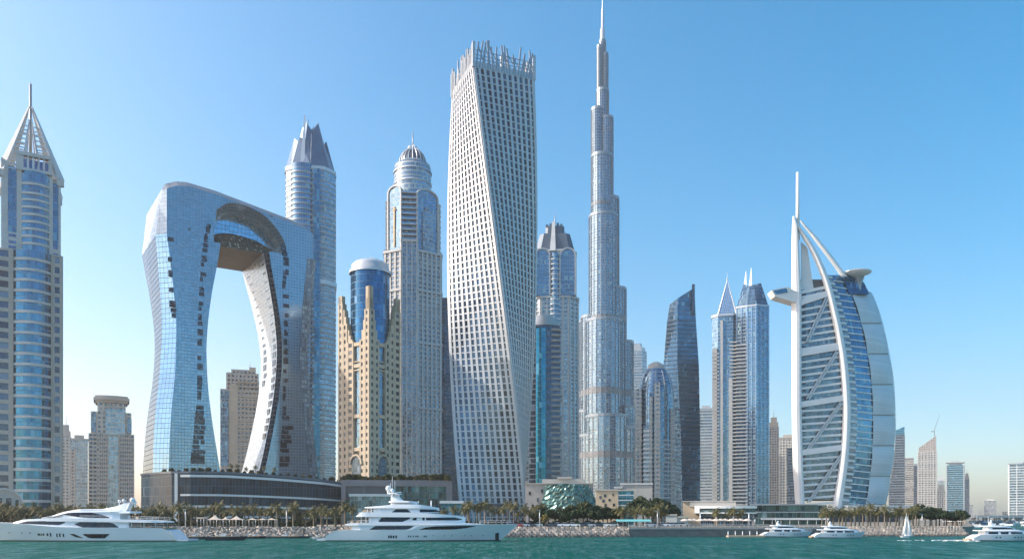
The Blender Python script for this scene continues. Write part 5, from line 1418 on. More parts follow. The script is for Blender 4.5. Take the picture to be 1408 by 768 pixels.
def dark_frame_building():
    b = lowrise('framed_glass_building', 'wide low building with a dark concrete frame around teal glass and a planted roof', 560, 392)
    x, z = b.x, b.z
    m = MB(); m.box(x(470), x(622), 1.5, 20, 0, z(668)); b.add(m, 'glass_wall', M['glass_museum2'])
    f = MB(); f.box(x(470), x(622), 0, 20, z(668), z(659.5)); f.box(x(614), x(622), .02, 20, 0, z(668)); f.box(x(470), x(476), .02, 3, 0, z(668)); b.add(f, 'frame', M['frame_grey'])
    f = MB(); f.box(x(476), x(540), .8, 2, z(686), z(668)); b.add(f, 'wall', M['concrete_dark'])
    for px in (500, 560, 590):
        f = MB(); f.box(x(px), x(px + 1.2), .7, 1.8, 0, z(668)); b.add(f, 'column', M['frame_grey'])
    b2 = lowrise('glass_pavilion', 'small glass pavilion with a pale flat roof in front of the concrete framed building', 513, 372)
    x, z = b2.x, b2.z
    m = MB(); m.box(x(482), x(548), 0, 14, 0, z(682)); b2.add(m, 'glass_wall', M['glass_pale2'])
    m = MB(); m.box(x(480), x(550), -1.2, 15, z(682), z(678.5)); b2.add(m, 'roof', M['white_metal'])
    b3 = lowrise('kiosk', 'little blue glass kiosk with a white roof at the foot of the twisted tower', 621, 360)
    x, z = b3.x, b3.z
    m = MB(); m.box(x(606), x(636), 0, 10, 0, z(691.5)); b3.add(m, 'glass_wall', M['glass_teal'])
    m = MB(); m.box(x(604.5), x(637.5), -1, 11, z(691.5), z(688)); b3.add(m, 'roof', M['white'])
    s = Bld('sign_board', 'plain yellow board on a post at the end of the curved podium', 479, 398, cat='sign')
    m = MB(); m.box(s.x(475.5), s.x(483.5), -.2, .2, s.z(668.5), s.z(661)); s.add(m, 'board', solid('yellow', (.72, .52, .05), .6))
    m = MB(); m.tube((0, 0, 0), (0, 0, s.z(668)), .25); s.add(m, 'post', M['grey_metal'])
M['glass_museum2'] = facade('glass_museum2', (.06, .13, .15), (.13, .15, .16), 3.0, 1.8, .12, .10, var=.7, blind=.1, tilt=.06)
M['glass_pale2'] = facade('glass_pale2', (.13, .22, .27), (.25, .28, .30), 3.6, 1.6, .08, .08, var=.5)
M['frame_grey'] = solid('frame_grey', (.19, .19, .20), .75)
dark_frame_building()

def museum():
    b = lowrise('faceted_glass_museum', 'pale stone building with a faceted green glass front and a stepped roof', 772, 385)
    x, z = b.x, b.z
    m = MB(); m.box(x(722), x(815), 0, 30, 0, z(665)); b.add(m, 'wall', M['stone_grey2'])
    r = MB(); r.box(x(721), x(816), -.6, 30, z(665), z(663.5)); r.box(x(745), x(804), 4, 26, z(663.5), z(657.5)); r.box(x(766), x(786), 3, 24, z(657.5), z(654.5)); b.add(r, 'roof', M['stone_warm'])
    g = MB(); rnd = random.Random(9)
    outl = [(748, 668), (760, 666), (776, 664.5), (790, 666), (800, 668), (808, 676), (816, 690), (824, 703)]
    nx, nz = 22, 14
    V = {}
    for i in range(nx + 1):
        for j in range(nz + 1):
            s, t_ = i / nx, j / nz
            px = lerp(742 + 8 * t_, 825 - 15 * t_ ** 1.2, s)
            pt = lerp(704, pl([(742, 668), (776, 664.5), (810, 667)], px), t_)
            V[i, j] = (x(px), -1.0 - 4.5 * math.sin(math.pi * s) * (1 - .5 * t_) + rnd.uniform(-.5, .5), max(0, z(pt)))
    for i in range(nx):
        for j in range(nz):
            a, c, d, e = V[i, j], V[i + 1, j], V[i + 1, j + 1], V[i, j + 1]
            u = i * 2.2 + .3
            if (i + j) % 2: g.face([a, c, d], [(u, j * 2.6 + .4), (u + 1.9, j * 2.6 + .4), (u + 1.9, j * 2.6 + 2.4)]); g.face([a, d, e], [(u + 40, j * 2.6 + .4), (u + 41.9, j * 2.6 + 2.4), (u + 40, j * 2.6 + 2.4)])
            else: g.face([a, c, d, e], [(u, j * 2.6), (u + 2.2, j * 2.6), (u + 2.2, j * 2.6 + 2.6), (u, j * 2.6 + 2.6)])
    b.add(g, 'glass_front', M['glass_museum'])
    for px, py in ((727, 675), (738, 684), (731, 693), (744, 672)): winbox(b, x(px), x(px + 2.8), z(py + 5), z(py), -.02, M['pane_dark'])
M['stone_grey2'] = solid('stone_grey2', (.40, .37, .34), .85)
museum()

def office():
    b = lowrise('beige_office_block', 'warm beige block with scattered small windows and a banded blue glass corner', 848, 350)
    x, z = b.x, b.z
    m = MB(); m.box(x(819), x(850), 0, 20, 0, z(674)); b.add(m, 'wall', M['stone_sandlight'])
    m = MB(); m.box(x(818), x(850.4), -.4, 20.3, z(674), z(672)); m.box(x(846), x(878), -.5, 18, z(674.5), z(672.5)); b.add(m, 'roof', M['stone_warm'])
    m = MB(); m.box(x(850), x(872), .3, 17, 0, z(674.5)); b.add(m, 'corner_glass', M['glass_teal'])
    m = MB()
    for py in (680, 687, 694): m.box(x(850), x(872), -.2, .6, z(py + 1), z(py - .6))
    b.add(m, 'spandrel_trim', M['white_metal'])
    m = MB(); m.box(x(871.5), x(876.5), -.7, 18, 0, z(674.5)); b.add(m, 'corner_pier', M['stone_warm'])
    rnd = random.Random(2)
    for px, py in ((830, 679), (842, 678), (828, 686), (836.5, 685), (842.5, 691.5), (831, 692), (837, 698), (824, 681)): winbox(b, x(px), x(px + rnd.uniform(2, 3.6)), z(py + rnd.uniform(3.2, 4.4)), z(py), -.02, M['pane_dark'])
    b = lowrise('stone_annex', 'plain flat roofed stone annex behind the beige office block', 876, 420)
    x, z = b.x, b.z
    m = MB(); m.box(x(853), x(897), 0, 24, 0, z(666)); b.add(m, 'wall', M['stone_warm'])
    m = MB(); m.box(x(852.4), x(897.6), -.5, 24.5, z(666), z(663.5)); m.box(x(844), x(856), -2, 10, z(671), z(668.5)); b.add(m, 'roof', M['stone_pale'])
M['stone_sandlight'] = solid('stone_sandlight', (.55, .43, .30), .85)
office()

def restaurant():
    b = lowrise('promenade_restaurant', 'low restaurant with a curving white canopy over a ribbon of green glass', 978, 345)
    x, z = b.x, b.z
    m = MB(); m.box(x(938), x(1012), 3, 24, 0, z(689)); b.add(m, 'wall', M['stone_sandlight'])
    m = MB(); m.box(x(948), x(1012), 2.4, 3, z(696), z(688)); m.box(x(937.5), x(1012.5), 2.2, 24.4, z(689), z(687.8)); b.add(m, 'roof', M['stone_warm'])
    P = bow(x(955), x(1040), -1, 2.5, 16, 14)
    m = MB(); m.prism(P, z(705.5), z(703.8), bot=True); m.prism(P, z(698.5), z(695), bot=True); m.prism([(x(955), -1.2), (x(962), -1.8), (x(962), 4), (x(955), 4)], z(705), z(696)); b.add(m, 'canopy', M['white'])
    m = MB(); m.prism(offset(P, -.5), z(703.9), z(698.4)); b.add(m, 'glass_ribbon', M['glass_museum2'])
    m = MB(); m.prism(offset(P, -2.0), 0, z(705.4)); b.add(m, 'lower_glass', M['glass_dark'])
    for px in (963, 985, 1008, 1029): 
        m = MB(); m.tube((x(px), -2.6, 0), (x(px), -2.6, z(705)), .25); b.add(m, 'column', M['white_metal'])
    b = lowrise('gatehouse', 'little cream gatehouse with a grey shutter in front of the promenade restaurant', 930, 325)
    x, z = b.x, b.z
    m = MB(); m.box(x(914), x(931), 0, 8, 0, z(707)); m.box(x(931), x(946), .4, 8, 0, z(710)); b.add(m, 'wall', M['stone_pale'])
    m = MB(); m.box(x(913.5), x(931.3), -.3, 8.3, z(708.2), z(706.2)); m.box(x(931.3), x(947), -.2, 8.2, z(711), z(709.2)); b.add(m, 'roof', M['stone_warm'])
    m = MB(); m.box(x(932.5), x(944), .2, .5, .1, z(716)); b.add(m, 'shutter', M['grey_metal'])
    m = MB(); m.box(x(916), x(924), -.1, .2, .9, z(717.5)); b.add(m, 'window', M['pane_dark'])
restaurant()

def long_podium():
    b = lowrise('long_glass_terminal', 'long dark glass hall with a thin overhanging flat roof before the sail hotel', 1085, 370)
    x, z = b.x, b.z
    m = MB(); m.box(x(1036), x(1136), 0, 22, 0, z(694)); b.add(m, 'glass_wall', M['glass_museum2'])
    m = MB(); m.box(x(1030), x(1124), -3, 24, z(694), z(692.4)); b.add(m, 'roof', M['grey_metal'])
    m = MB(); m.box(x(1046), x(1140), -4, 0, z(714), z(711.5)); m.box(x(1036), x(1136), -.3, .2, z(704), z(703.2)); b.add(m, 'terrace_slab', M['white_metal'])
    for px in range(1038, 1140, 12):
        m = MB(); m.tube((x(px), -3.4, 0), (x(px), -3.4, z(713)), .2); b.add(m, 'column', M['white_metal'])
long_podium()

def club():
    b = lowrise('waterside_clubhouse', 'small sand coloured clubhouse with arcaded windows behind the dark trees on the point', 1316, 420)
    x, z = b.x, b.z
    m = MB(); m.box(x(1300), x(1327), 0, 14, 0, z(712)); m.box(x(1311), x(1325), 1, 12, z(712), z(708)); b.add(m, 'wall', M['stone_sandlight'])
    m = MB(); m.box(x(1299), x(1328), -.4, 14.4, z(712), z(711)); m.box(x(1310.5), x(1325.5), .6, 12.4, z(708), z(707.2)); b.add(m, 'roof', M['stone_warm'])
    for k in range(6): winbox(b, x(1302 + k * 4), x(1304.4 + k * 4), .6, z(714.5), -.02, M['pane_dark'])
    for k in range(3): winbox(b, x(1312.5 + k * 4), x(1315 + k * 4), z(711.2), z(709), .98, M['pane_dark'])
    m = MB(); m.box(x(1296), x(1324), -7, -1, z(716.4), z(715.6)); b.add(m, 'awning', M['white'])
    m = MB()
    for k in range(6): m.cut(); m.tube((x(1297 + k * 5.2), -6.5, 0), (x(1297 + k * 5.2), -6.5, z(716)), .1)
    b.add(m, 'awning_post', M['white_metal'])
club()

def bridge():
    root = thing('road_bridge', 'low concrete road bridge across the inlet under the lone hazy block', 'bridge', (0, 0, 0))
    Y = 1150; a, c = W(1340, 711, Y), W(1460, 711, Y)
    m = MB(); m.box(a.x, c.x, Y, Y + 18, 6.5, 8.4); m.build('deck', M['stone_pale'], root)
    m = MB(); m.box(a.x, c.x, Y - .2, Y, 8.4, 9.5); m.build('parapet', M['stone_pale'], root)
    for k in range(8):
        m = MB(); px = lerp(a.x, c.x, (k + .4) / 8); m.box(px - 1.5, px + 1.5, Y + 2, Y + 16, -1, 6.5); m.build('pier', M['stone_grey'], root)
bridge()

# ---------------------------------------------------------------- planting
def leaf_mat(name, c1, c2):
    t = NT(name)
    gi = t.n('ShaderNodeNewGeometry').outputs['Random Per Island']
    oi = t.n('ShaderNodeObjectInfo').outputs['Random']
    f = t.math('MULTIPLY_ADD', oi, .35, t.math('MULTIPLY', gi, .65))
    t.set(Base_Color=t.mix(f, c1, c2), Roughness=.6, Specular_IOR_Level=.3)
    return t.m
M['palm'] = leaf_mat('palm_fronds', (.055, .062, .018), (.17, .145, .055))
M['leaf'] = leaf_mat('dark_leaves', (.012, .026, .010), (.045, .065, .022))
M['leaf_olive'] = leaf_mat('olive_leaves', (.035, .045, .015), (.11, .105, .04))
M['bark'] = solid('bark', (.26, .20, .14), .9, scale=2)
M['bark_dark'] = solid('bark_dark', (.10, .08, .06), .9, scale=2)

def palm_proto(seed, h=6.5, nf=20):
    rnd = random.Random(seed)
    t = MB(); lean = rnd.uniform(-.35, .35); prev = Vector((0, 0, -.1)); rr = .30
    for k in range(1, 7):
        f = k / 6; q = Vector((lean * f * f, 0, h * f)); t.tube(prev, q, rr, .30 - .12 * f, 7, cap=k == 6); rr = .30 - .12 * f; prev = q
    top = prev
    c = MB()
    for i in range(nf):
        az = 2.4 * i + rnd.uniform(-.2, .2); el = R(lerp(72, -28, i / (nf - 1))) + rnd.uniform(-.12, .12); L = rnd.uniform(2.3, 3.0)
        p = top.copy(); d = Vector((math.cos(az) * math.cos(el), math.sin(az) * math.cos(el), math.sin(el)))
        side = Vector((-math.sin(az), math.cos(az), 0)); n_ = 8; pts = [p.copy()]
        for k in range(n_):
            d.z -= .13 + .02 * k; d.normalize(); p = p + d * L / n_; pts.append(p.copy())
        for k in range(1, n_):
            wl_ = .75 * math.sin(math.pi * (k + .6) / (n_ + 1)) + .12
            a, e = pts[k], pts[k + 1]
            for s in (-1, 1):
                for h_ in (0, .5):
                    r0 = a.lerp(e, h_); r1 = a.lerp(e, h_ + .42)
                    tip = r0 + side * s * wl_ + d * .25 + Vector((0, 0, -.32 * wl_ + rnd.uniform(-.08, .04)))
                    c.face([r0, r1, tip])
    b2 = MB(); b2.ball((top.x, top.y, top.z - .15), .38, 8, .9)
    return t, c, b2
def make_palm(seed, h):
    t, c, b2 = palm_proto(seed, h)
    root = thing('palm_tree', 'date palm', 'palm tree', (0, 0, 0))
    t.build('trunk', M['bark'], root); o = c.build('crown', M['palm'], root)
    return root
PALMS = [make_palm(11, 5.6), make_palm(12, 6.6), make_palm(13, 7.4), make_palm(14, 6.2)]
used = [False] * 4
def put_palm(x_, y_, k, label, group, s=1.0, z=GZ):
    rz = random.uniform(0, 6.28)
    if not used[k]:
        used[k] = True; o = PALMS[k]; o.location = (x_, y_, z); o.rotation_euler.z = rz; o.scale = (s,) * 3; o['label'] = label; o['group'] = group; return o
    return dup(PALMS[k], (x_, y_, z), rz, label, group, s)
def palm_row(p0, p1, n, back, label, group, s=1.0, jit=4, seed=0):
    rnd = random.Random(seed)
    for i in range(n):
        px = lerp(p0, p1, (i + .5) / n) + rnd.uniform(-1, 1) * (p1 - p0) / n * .35
        x_, y_ = edge_at(px); y2 = y_ + back + rnd.uniform(-jit, jit); x_ *= y2 / y_
        put_palm(x_, y2, rnd.randrange(4), label, group, s * rnd.uniform(.85, 1.15))
palm_row(-12, 232, 34, 20, 'date palm in the thick grove behind the long raked yacht', 'date palms in the grove behind the raked yacht', .95, 9, 1)
palm_row(228, 480, 32, 22, 'date palm in the row below the curved dark glass podium', 'date palms below the curved podium', .95, 7, 2)
palm_row(400, 650, 14, 26, 'date palm in the row behind the tiered yacht, before the concrete framed building', 'date palms behind the tiered yacht', .9, 5, 3)
palm_row(636, 748, 15, 19, 'date palm in the row at the foot of the twisted tower', 'date palms at the foot of the twisted tower', 1.0, 4, 4)
palm_row(846, 918, 15, 17, 'date palm in the row below the beige office block', 'date palms below the beige office block', .92, 4, 5)
palm_row(978, 1026, 7, 11, 'date palm standing before the restaurant with the white canopy', 'date palms before the promenade restaurant', .75, 1.5, 6)
palm_row(1128, 1262, 24, 20, 'date palm in the row at the foot of the sail hotel', 'date palms at the foot of the sail hotel', .95, 5, 7)

def tree_proto(seed, h, r, mat, nclump=26, per=70, leaf=.42, flat=.75):
    rnd = random.Random(seed)
    t = MB(); th = h * .42; t.tube((0, 0, -.2), (rnd.uniform(-.2, .2), 0, th), .34, .22, 8)
    cl = []
    for i in range(nclump):
        a = rnd.uniform(0, 6.28); q = math.sqrt(rnd.random()) * r; zz = rnd.uniform(-.5, 1.0)
        hz = math.sqrt(max(.05, 1 - (q / r) ** 2))
        cl.append((Vector((math.cos(a) * q, math.sin(a) * q, h * .62 + zz * h * .36 * hz * flat / .75)), rnd.uniform(.55, 1.0) * r * .36))
    for c, cr in cl[:9]: t.tube((0, 0, th * .85), c, .13, .04, 5)
    m = MB()
    for c, cr in cl:
        for k in range(per):
            d = Vector((rnd.gauss(0, 1), rnd.gauss(0, 1), rnd.gauss(0, .8))).normalized() * cr * rnd.uniform(.55, 1.08)
            p = c + d; n_ = (d.normalized() + Vector((rnd.gauss(0, .5), rnd.gauss(0, .5), rnd.gauss(0, .5)))).normalized()
            u = n_.orthogonal().normalized(); u.rotate(Matrix.Rotation(rnd.uniform(0, 6.28), 3, n_)); v = n_.cross(u)
            s = leaf * rnd.uniform(.6, 1.3)
            m.face([p - u * s, p - v * s * .55, p + u * s, p + v * s * .55])
    return t, m
def make_tree(seed, h, r, mat, name='broadleaf_tree', **kw):
    t, m = tree_proto(seed, h, r, mat, **kw)
    root = thing(name, 'tree', 'tree', (0, 0, 0)); t.build('trunk', M['bark_dark'], root); m.build('crown', mat, root); return root
TREES = [make_tree(21, 8, 3.6, M['leaf']), make_tree(22, 9, 4.2, M['leaf']), make_tree(23, 7, 3.2, M['leaf'])]
tu = [False] * 3
def put_tree(px, back, s, label, group, k=None, Y=None, z=GZ):
    k = random.randrange(3) if k is None else k
    if Y is None: x_, y_ = edge_at(px); y2 = y_ + back; x_ *= y2 / y_
    else: y2 = Y; x_ = (px - CX) / F * Y
    if not tu[k]:
        tu[k] = True; o = TREES[k]; o.location = (x_, y2, z); o.scale = (s,) * 3; o['label'] = label
        if group: o['group'] = group
        return o
    return dup(TREES[k], (x_, y2, z), random.uniform(0, 6.28), label, group, s)
rt = random.Random(31)
for i in range(17): put_tree(742 + i * 6.6 + rt.uniform(-2, 2), 24 + rt.uniform(-7, 9), rt.uniform(.75, 1.0), 'dark broadleaf tree in the dense belt below the faceted glass museum', 'dark trees below the faceted museum')
for i in range(7): put_tree(884 + i * 6.4, 52 + rt.uniform(-4, 6), rt.uniform(1.15, 1.5), 'tall dark tree in the clump between the stone annex and the gatehouse', 'tall dark trees beside the stone annex')
for i in range(14): put_tree(1256 + i * 5.2 + rt.uniform(-2, 2), 44 + rt.uniform(-5, 12), rt.uniform(.75, .98) * (1.0 if i < 10 else .85), 'dark spreading tree on the point beyond the little sailing boat', 'dark trees on the point')
for i in range(12): put_tree(-10 + i * 21 + rt.uniform(-5, 5), 44 + rt.uniform(-4, 8), rt.uniform(.7, .95), 'dark tree rising behind the palm grove by the long raked yacht', 'dark trees behind the palm grove')
for i in range(9): put_tree(250 + i * 26 + rt.uniform(-5, 5), 42 + rt.uniform(-4, 6), rt.uniform(.5, .7), 'low dark tree in the shade between the palms and the curved podium', 'low dark trees under the podium')

M['leaf_yellow'] = leaf_mat('yellow_leaves', (.16, .13, .03), (.30, .22, .06))
y = make_tree(41, 4.2, 2.0, M['leaf_yellow'], nclump=12, per=60, leaf=.25)
x_, y_ = edge_at(752); y.location = (x_, y_ + 8, GZ); tag(y, 'small yellowish round tree on the bank before the dark tree belt', 'tree')

# shrubs
def make_shrub(seed, mat):
    rnd = random.Random(seed); m = MB(); s = MB()
    for k in range(420):
        a = rnd.uniform(0, 6.28); q = math.sqrt(rnd.random()); zz = rnd.random()
        p = Vector((math.cos(a) * q * 1.3 * (1.05 - .45 * zz), math.sin(a) * q * 1.1 * (1.05 - .45 * zz), .1 + zz * 1.5))
        n_ = Vector((rnd.gauss(0, 1), rnd.gauss(0, 1), rnd.gauss(.4, 1))).normalized(); u = n_.orthogonal().normalized(); v = n_.cross(u); w_ = rnd.uniform(.13, .3)
        m.face([p - u * w_, p - v * w_ * .6, p + u * w_, p + v * w_ * .6])
    for k in range(5): s.tube((0, 0, -.1), (rnd.uniform(-.6, .6), rnd.uniform(-.6, .6), 1.1), .06, .02, 5)
    root = thing('shrub', 'shrub', 'shrub', (0, 0, 0)); s.build('stem', M['bark_dark'], root); m.build('foliage', mat, root); return root
SH = [make_shrub(51, M['leaf_olive']), make_shrub(52, M['leaf'])]
su = [False, False]
def put_shrub(x_, y_, z, s, k, label, group):
    if not su[k]:
        su[k] = True; o = SH[k]; o.location = (x_, y_, z); o.scale = (s,) * 3; o['label'] = label; o['group'] = group; return
    dup(SH[k], (x_, y_, z), random.uniform(0, 6.28), label, group, s)
for i in range(60):
    px = lerp(-10, 236, i / 59) + rt.uniform(-2, 2); x_, y_ = edge_at(px); b_ = rt.uniform(6, 22)
    put_shrub(x_ * (y_ + b_) / y_, y_ + b_, GZ, rt.uniform(1.1, 2.0), rt.choice((0, 0, 1)), 'olive shrub filling the ground under the palm grove by the long raked yacht', 'shrubs under the palm grove')
for i in range(48):
    px = lerp(400, 480, i / 47) if i < 18 else lerp(244, 400, (i - 18) / 29); x_, y_ = edge_at(px); b_ = rt.uniform(20, 30)
    put_shrub(x_ * (y_ + b_) / y_, y_ + b_, GZ, rt.uniform(.9, 1.5), rt.choice((0, 1)), 'low shrub under the palms below the curved podium', 'shrubs below the curved podium')
for i in range(30):
    px = lerp(640, 860, i / 29) + rt.uniform(-2, 2); x_, y_ = edge_at(px); b_ = rt.uniform(12, 22)
    put_shrub(x_ * (y_ + b_) / y_, y_ + b_, GZ, rt.uniform(.8, 1.4), rt.choice((0, 1, 1)), 'low dark shrub above the block bank below the faceted museum', 'shrubs above the block bank')
# roof gardens
def zpod(px): return PODIUM_TOP[0][min(PODIUM_TOP[1] - 1, max(0, int(pl([(194, 0), (222, 8), (262, 16), (340, 24), (380, 28), (415, 32), (445, 36), (465, 40), (480, 44)], px))))] + GZ + .85
for i in range(7): put_palm((318 + i * 9.5 - CX) / F * 412, 412 + rt.uniform(-3, 6), rt.randrange(4), 'small palm on the roof terrace of the curved podium', 'palms on the podium roof', .62, z=zpod(318 + i * 9.5)) if i != 4 else None
for i in range(26):
    px = lerp(226, 476, i / 25); Y = pl([(226, 394), (300, 393), (380, 404), (430, 416), (476, 434)], px) + rt.uniform(0, 4)
    put_shrub((px - CX) / F * Y, Y, zpod(px), rt.uniform(.8, 1.6), rt.choice((0, 1)), 'shrub growing along the roof edge of the curved podium', 'shrubs on the podium roof')
zf = H - (659.5 - HY) * 392 / F
for i in range(34):
    px = lerp(470, 616, i / 33) + rt.uniform(-1.5, 1.5); Y = 394 + rt.uniform(0, 6)
    put_shrub((px - CX) / F * Y, Y, zf - .05, rt.uniform(1.0, 1.9), rt.choice((0, 1, 0)), 'shrub on the planted roof of the concrete framed building', 'shrubs on the planted roof')

# ---------------------------------------------------------------- street things
def canopy():
    x_, y_ = edge_at(322); y_ += 5; x_ = (322 - CX) / F * y_
    root = thing('tent_canopy', 'long white peaked tent canopy on thin posts above the boulder bank', 'canopy', (x_, y_, GZ))
    k = y_ / F; X = lambda px: (px - 322) * k; Z = lambda py: H - (py - HY) * k - GZ
    def peak(px0, px1, pz, name):
        m = MB(); c = Vector(((X(px0) + X(px1)) / 2, 1.8, pz)); n_ = 16; z0 = 2.55
        edge = []
        for i in range(n_):
            t_ = i / n_ * 4; s_, f = int(t_), t_ - int(t_); cs = [(X(px0), 0), (X(px1), 0), (X(px1), 3.6), (X(px0), 3.6)]
            a, d = cs[s_], cs[(s_ + 1) % 4]; edge.append(Vector((lerp(a[0], d[0], f), lerp(a[1], d[1], f), z0 + .12 * math.sin(math.pi * f))))
        for f0, f1 in ((0, .35), (.35, .7), (.7, 1)):
            hgt = lambda f, e: e.z + (c.z - e.z) * f ** 2
            for i in range(n_):
                a, d = edge[i], edge[(i + 1) % n_]
                p = lambda e, f: Vector((lerp(e.x, c.x, f), lerp(e.y, c.y, f), hgt(f, e)))
                m.face([p(a, f0), p(d, f0), p(d, min(f1, .97)), p(a, min(f1, .97))])
        m.build(name, M['canvas'], root)
    peak(282, 304, 4.3, 'tent_roof'); peak(302, 314, 3.7, 'tent_roof'); peak(312, 334, 4.0, 'tent_roof'); peak(338, 352, 3.2, 'tent_roof'); peak(351, 366, 3.1, 'tent_roof'); peak(364, 379, 3.2, 'tent_roof')
    m = MB(); m.box(X(270), X(281), 0, 3.4, 2.9, 3.5); m.box(X(280), X(379), 1.6, 2.0, 2.45, 2.6); m.build('roof_beam', M['canvas'], root)
    for i in range(13):
        px = lerp(271, 378, i / 12)
        for dy in (.1, 3.5):
            m = MB(); m.tube((X(px), dy, 0), (X(px), dy, 2.9 if px < 281 else 2.6), .07, n=6); m.build('post', M['white_metal'], root)
    for i in range(14):
        m = MB(); cx = X(lerp(284, 376, i / 13)); m.tube((cx, 1.6, .72), (cx, 1.6, .78), .5, n=10); m.tube((cx, 1.6, 0), (cx, 1.6, .72), .06, n=6)
        tb = m.build('table', M['stone_warm'], None, (x_, y_, GZ)); tag(tb, 'small round table under the white tent canopy', 'table', 'tables under the tent canopy'); tb.name = 'round_table'
M['canvas'] = solid('canvas', (.56, .48, .40), .8, var=.06)
canopy()

def lamp_post(px, back, h, label, arm=True):
    x_, y_ = edge_at(px); y2 = y_ + back; root = thing('lamp_post', label, 'lamp post', (x_ * y2 / y_, y2, GZ))
    m = MB(); m.tube((0, 0, 0), (0, 0, h), .19, .11, 8); m.build('pole', M['white_metal'], root)
    m = MB(); m.tube((0, 0, 0), (0, 0, .5), .32, .26, 8); m.build('base', M['stone_grey'], root)
    m = MB(); m.box(-.9 if arm else -.3, .3, -.15, .15, h - .05, h + .14); m.build('lamp_head', M['grey_metal'], root)
lamp_post(255, 3, 6.0, 'white lamp post on the bank behind the stern of the raked yacht')
lamp_post(394, 2, 5.8, 'white lamp post between the tent canopy and the tiered yacht', False)
lamp_post(904, 4, 5.6, 'slim lamp post beside the gatehouse')
lamp_post(742, 3, 5.8, 'slim lamp post on the block bank near the bow of the tiered yacht')
lamp_post(1268, 4, 4.6, 'lamp post on the point by the sailing boat')

def awning():
    x_, y_ = edge_at(872); root = thing('teal_awning', 'long flat turquoise awning above the start of the quay wall', 'awning', (x_, y_ + 1.5, GZ)); k = y_ / F
    m = MB(); m.rings3([[(-24 * k, -1.6, 1.9), (24 * k, -1.6, 1.9), (24 * k, 1.6, 2.6), (-24 * k, 1.6, 2.6)], [(-24 * k, -1.6, 2.0), (24 * k, -1.6, 2.0), (24 * k, 1.6, 2.7), (-24 * k, 1.6, 2.7)]]); m.build('awning_cloth', solid('turquoise', (.14, .42, .42), .7), root)
    for i in range(7):
        m = MB(); X = lerp(-23, 23, i / 6) * k; m.tube((X, -1.4, 0), (X, -1.4, 1.95), .05, n=5); m.build('post', M['white_metal'], root)
awning()

def make_umbrella():
    root = thing('parasol', 'parasol', 'parasol', (0, 0, 0))
    m = MB(); m.lathe([(1.7, 2.2), (.9, 2.75), (.05, 3.0)], n=8); m.build('canopy', M['canvas'], root)
    m = MB(); m.tube((0, 0, 0), (0, 0, 2.95), .05, n=6); m.build('pole', M['white_metal'], root)
    m = MB(); m.tube((0, 0, 0), (0, 0, .12), .4, n=10); m.build('base', M['stone_grey'], root); return root
U = make_umbrella()
lab = 'cream parasol on the quay before the promenade restaurant'
for i in range(13):
    px = 944 + i * 7.2; x_, y_ = edge_at(px)
    if i == 0: U.location = (x_, y_ + 2.5, GZ); U['label'] = lab; U['group'] = 'parasols on the quay'
    else: dup(U, (x_, y_ + 2.5 + (i % 3), GZ), 0, lab, 'parasols on the quay')

def make_car(name, col):
    root = thing('parked_car', 'car', 'car', (0, 0, 0))
    m = MB()
    prof = [(-2.2, .35, .75), (-2.15, .3, .95), (-1.5, .25, 1.02), (1.1, .25, .98), (2.0, .28, .85), (2.2, .35, .65)]
    m.rings3([[(x_, -.88, zb), (x_, .88, zb), (x_, .84, zt), (x_, -.84, zt)] for x_, zb, zt in prof]); m.build('body', col, root)
    m = MB(); m.rings3([[(x_, -w_, .94), (x_, w_, .94), (x_, w_ * .88, zt), (x_, -w_ * .88, zt)] for x_, w_, zt in ((-1.9, .78, .98), (-1.2, .80, 1.46), (.1, .80, 1.46), (.95, .78, 1.0))]); m.build('cabin_glass', M['pane_dark'], root)
    m = MB(); m.box(-1.25, .15, -.72, .72, 1.44, 1.5); m.build('roof', col, root)
    for sx in (-1.35, 1.35):
        for sy in (-.8, .8):
            m = MB(); m.tube((sx, sy - .1, .32), (sx, sy + .1, .32), .32, n=14); m.build('wheel', M['tyre'], root)
    return root
M['tyre'] = solid('tyre', (.02, .02, .02), .9)
carc = [('white', solid('car_white', (.75, .75, .75), .3)), ('silver', solid('car_silver', (.45, .46, .48), .3, .5)), ('dark', solid('car_dark', (.05, .055, .07), .3)), ('red', solid('car_red', (.40, .05, .04), .3))]
cars = [make_car(n_, c) for n_, c in carc]; cu = [False] * 4
for (p0, p1, n_, where, grp) in ((698, 742, 5, 'on the strip above the block bank under the palms', 'cars under the palms'), (752, 858, 10, 'on the strip in front of the dark tree belt', 'cars before the tree belt'), (890, 944, 6, 'on the quay near the gatehouse', 'cars near the gatehouse')):
    for i in range(n_):
        k = rt.choice((0, 0, 1, 2, 3) if i % 4 else (0, 1, 2)); px = lerp(p0, p1, (i + .5) / n_); x_, y_ = edge_at(px); lb = f'{carc[k][0]} car parked {where}'; g_ = f'{carc[k][0]} {grp}'
        loc = (x_ * (y_ + 6.4) / y_, y_ + 6.4, GZ + .12)
        if not cu[k]:
            cu[k] = True; cars[k].location = loc; cars[k]['label'] = lb; cars[k]['group'] = g_
        else: dup(cars[k], loc, rt.choice((0, math.pi)), lb, g_)
for k in range(4):
    if not cu[k]:
        for ch in list(cars[k].children): bpy.data.objects.remove(ch)
        bpy.data.objects.remove(cars[k])

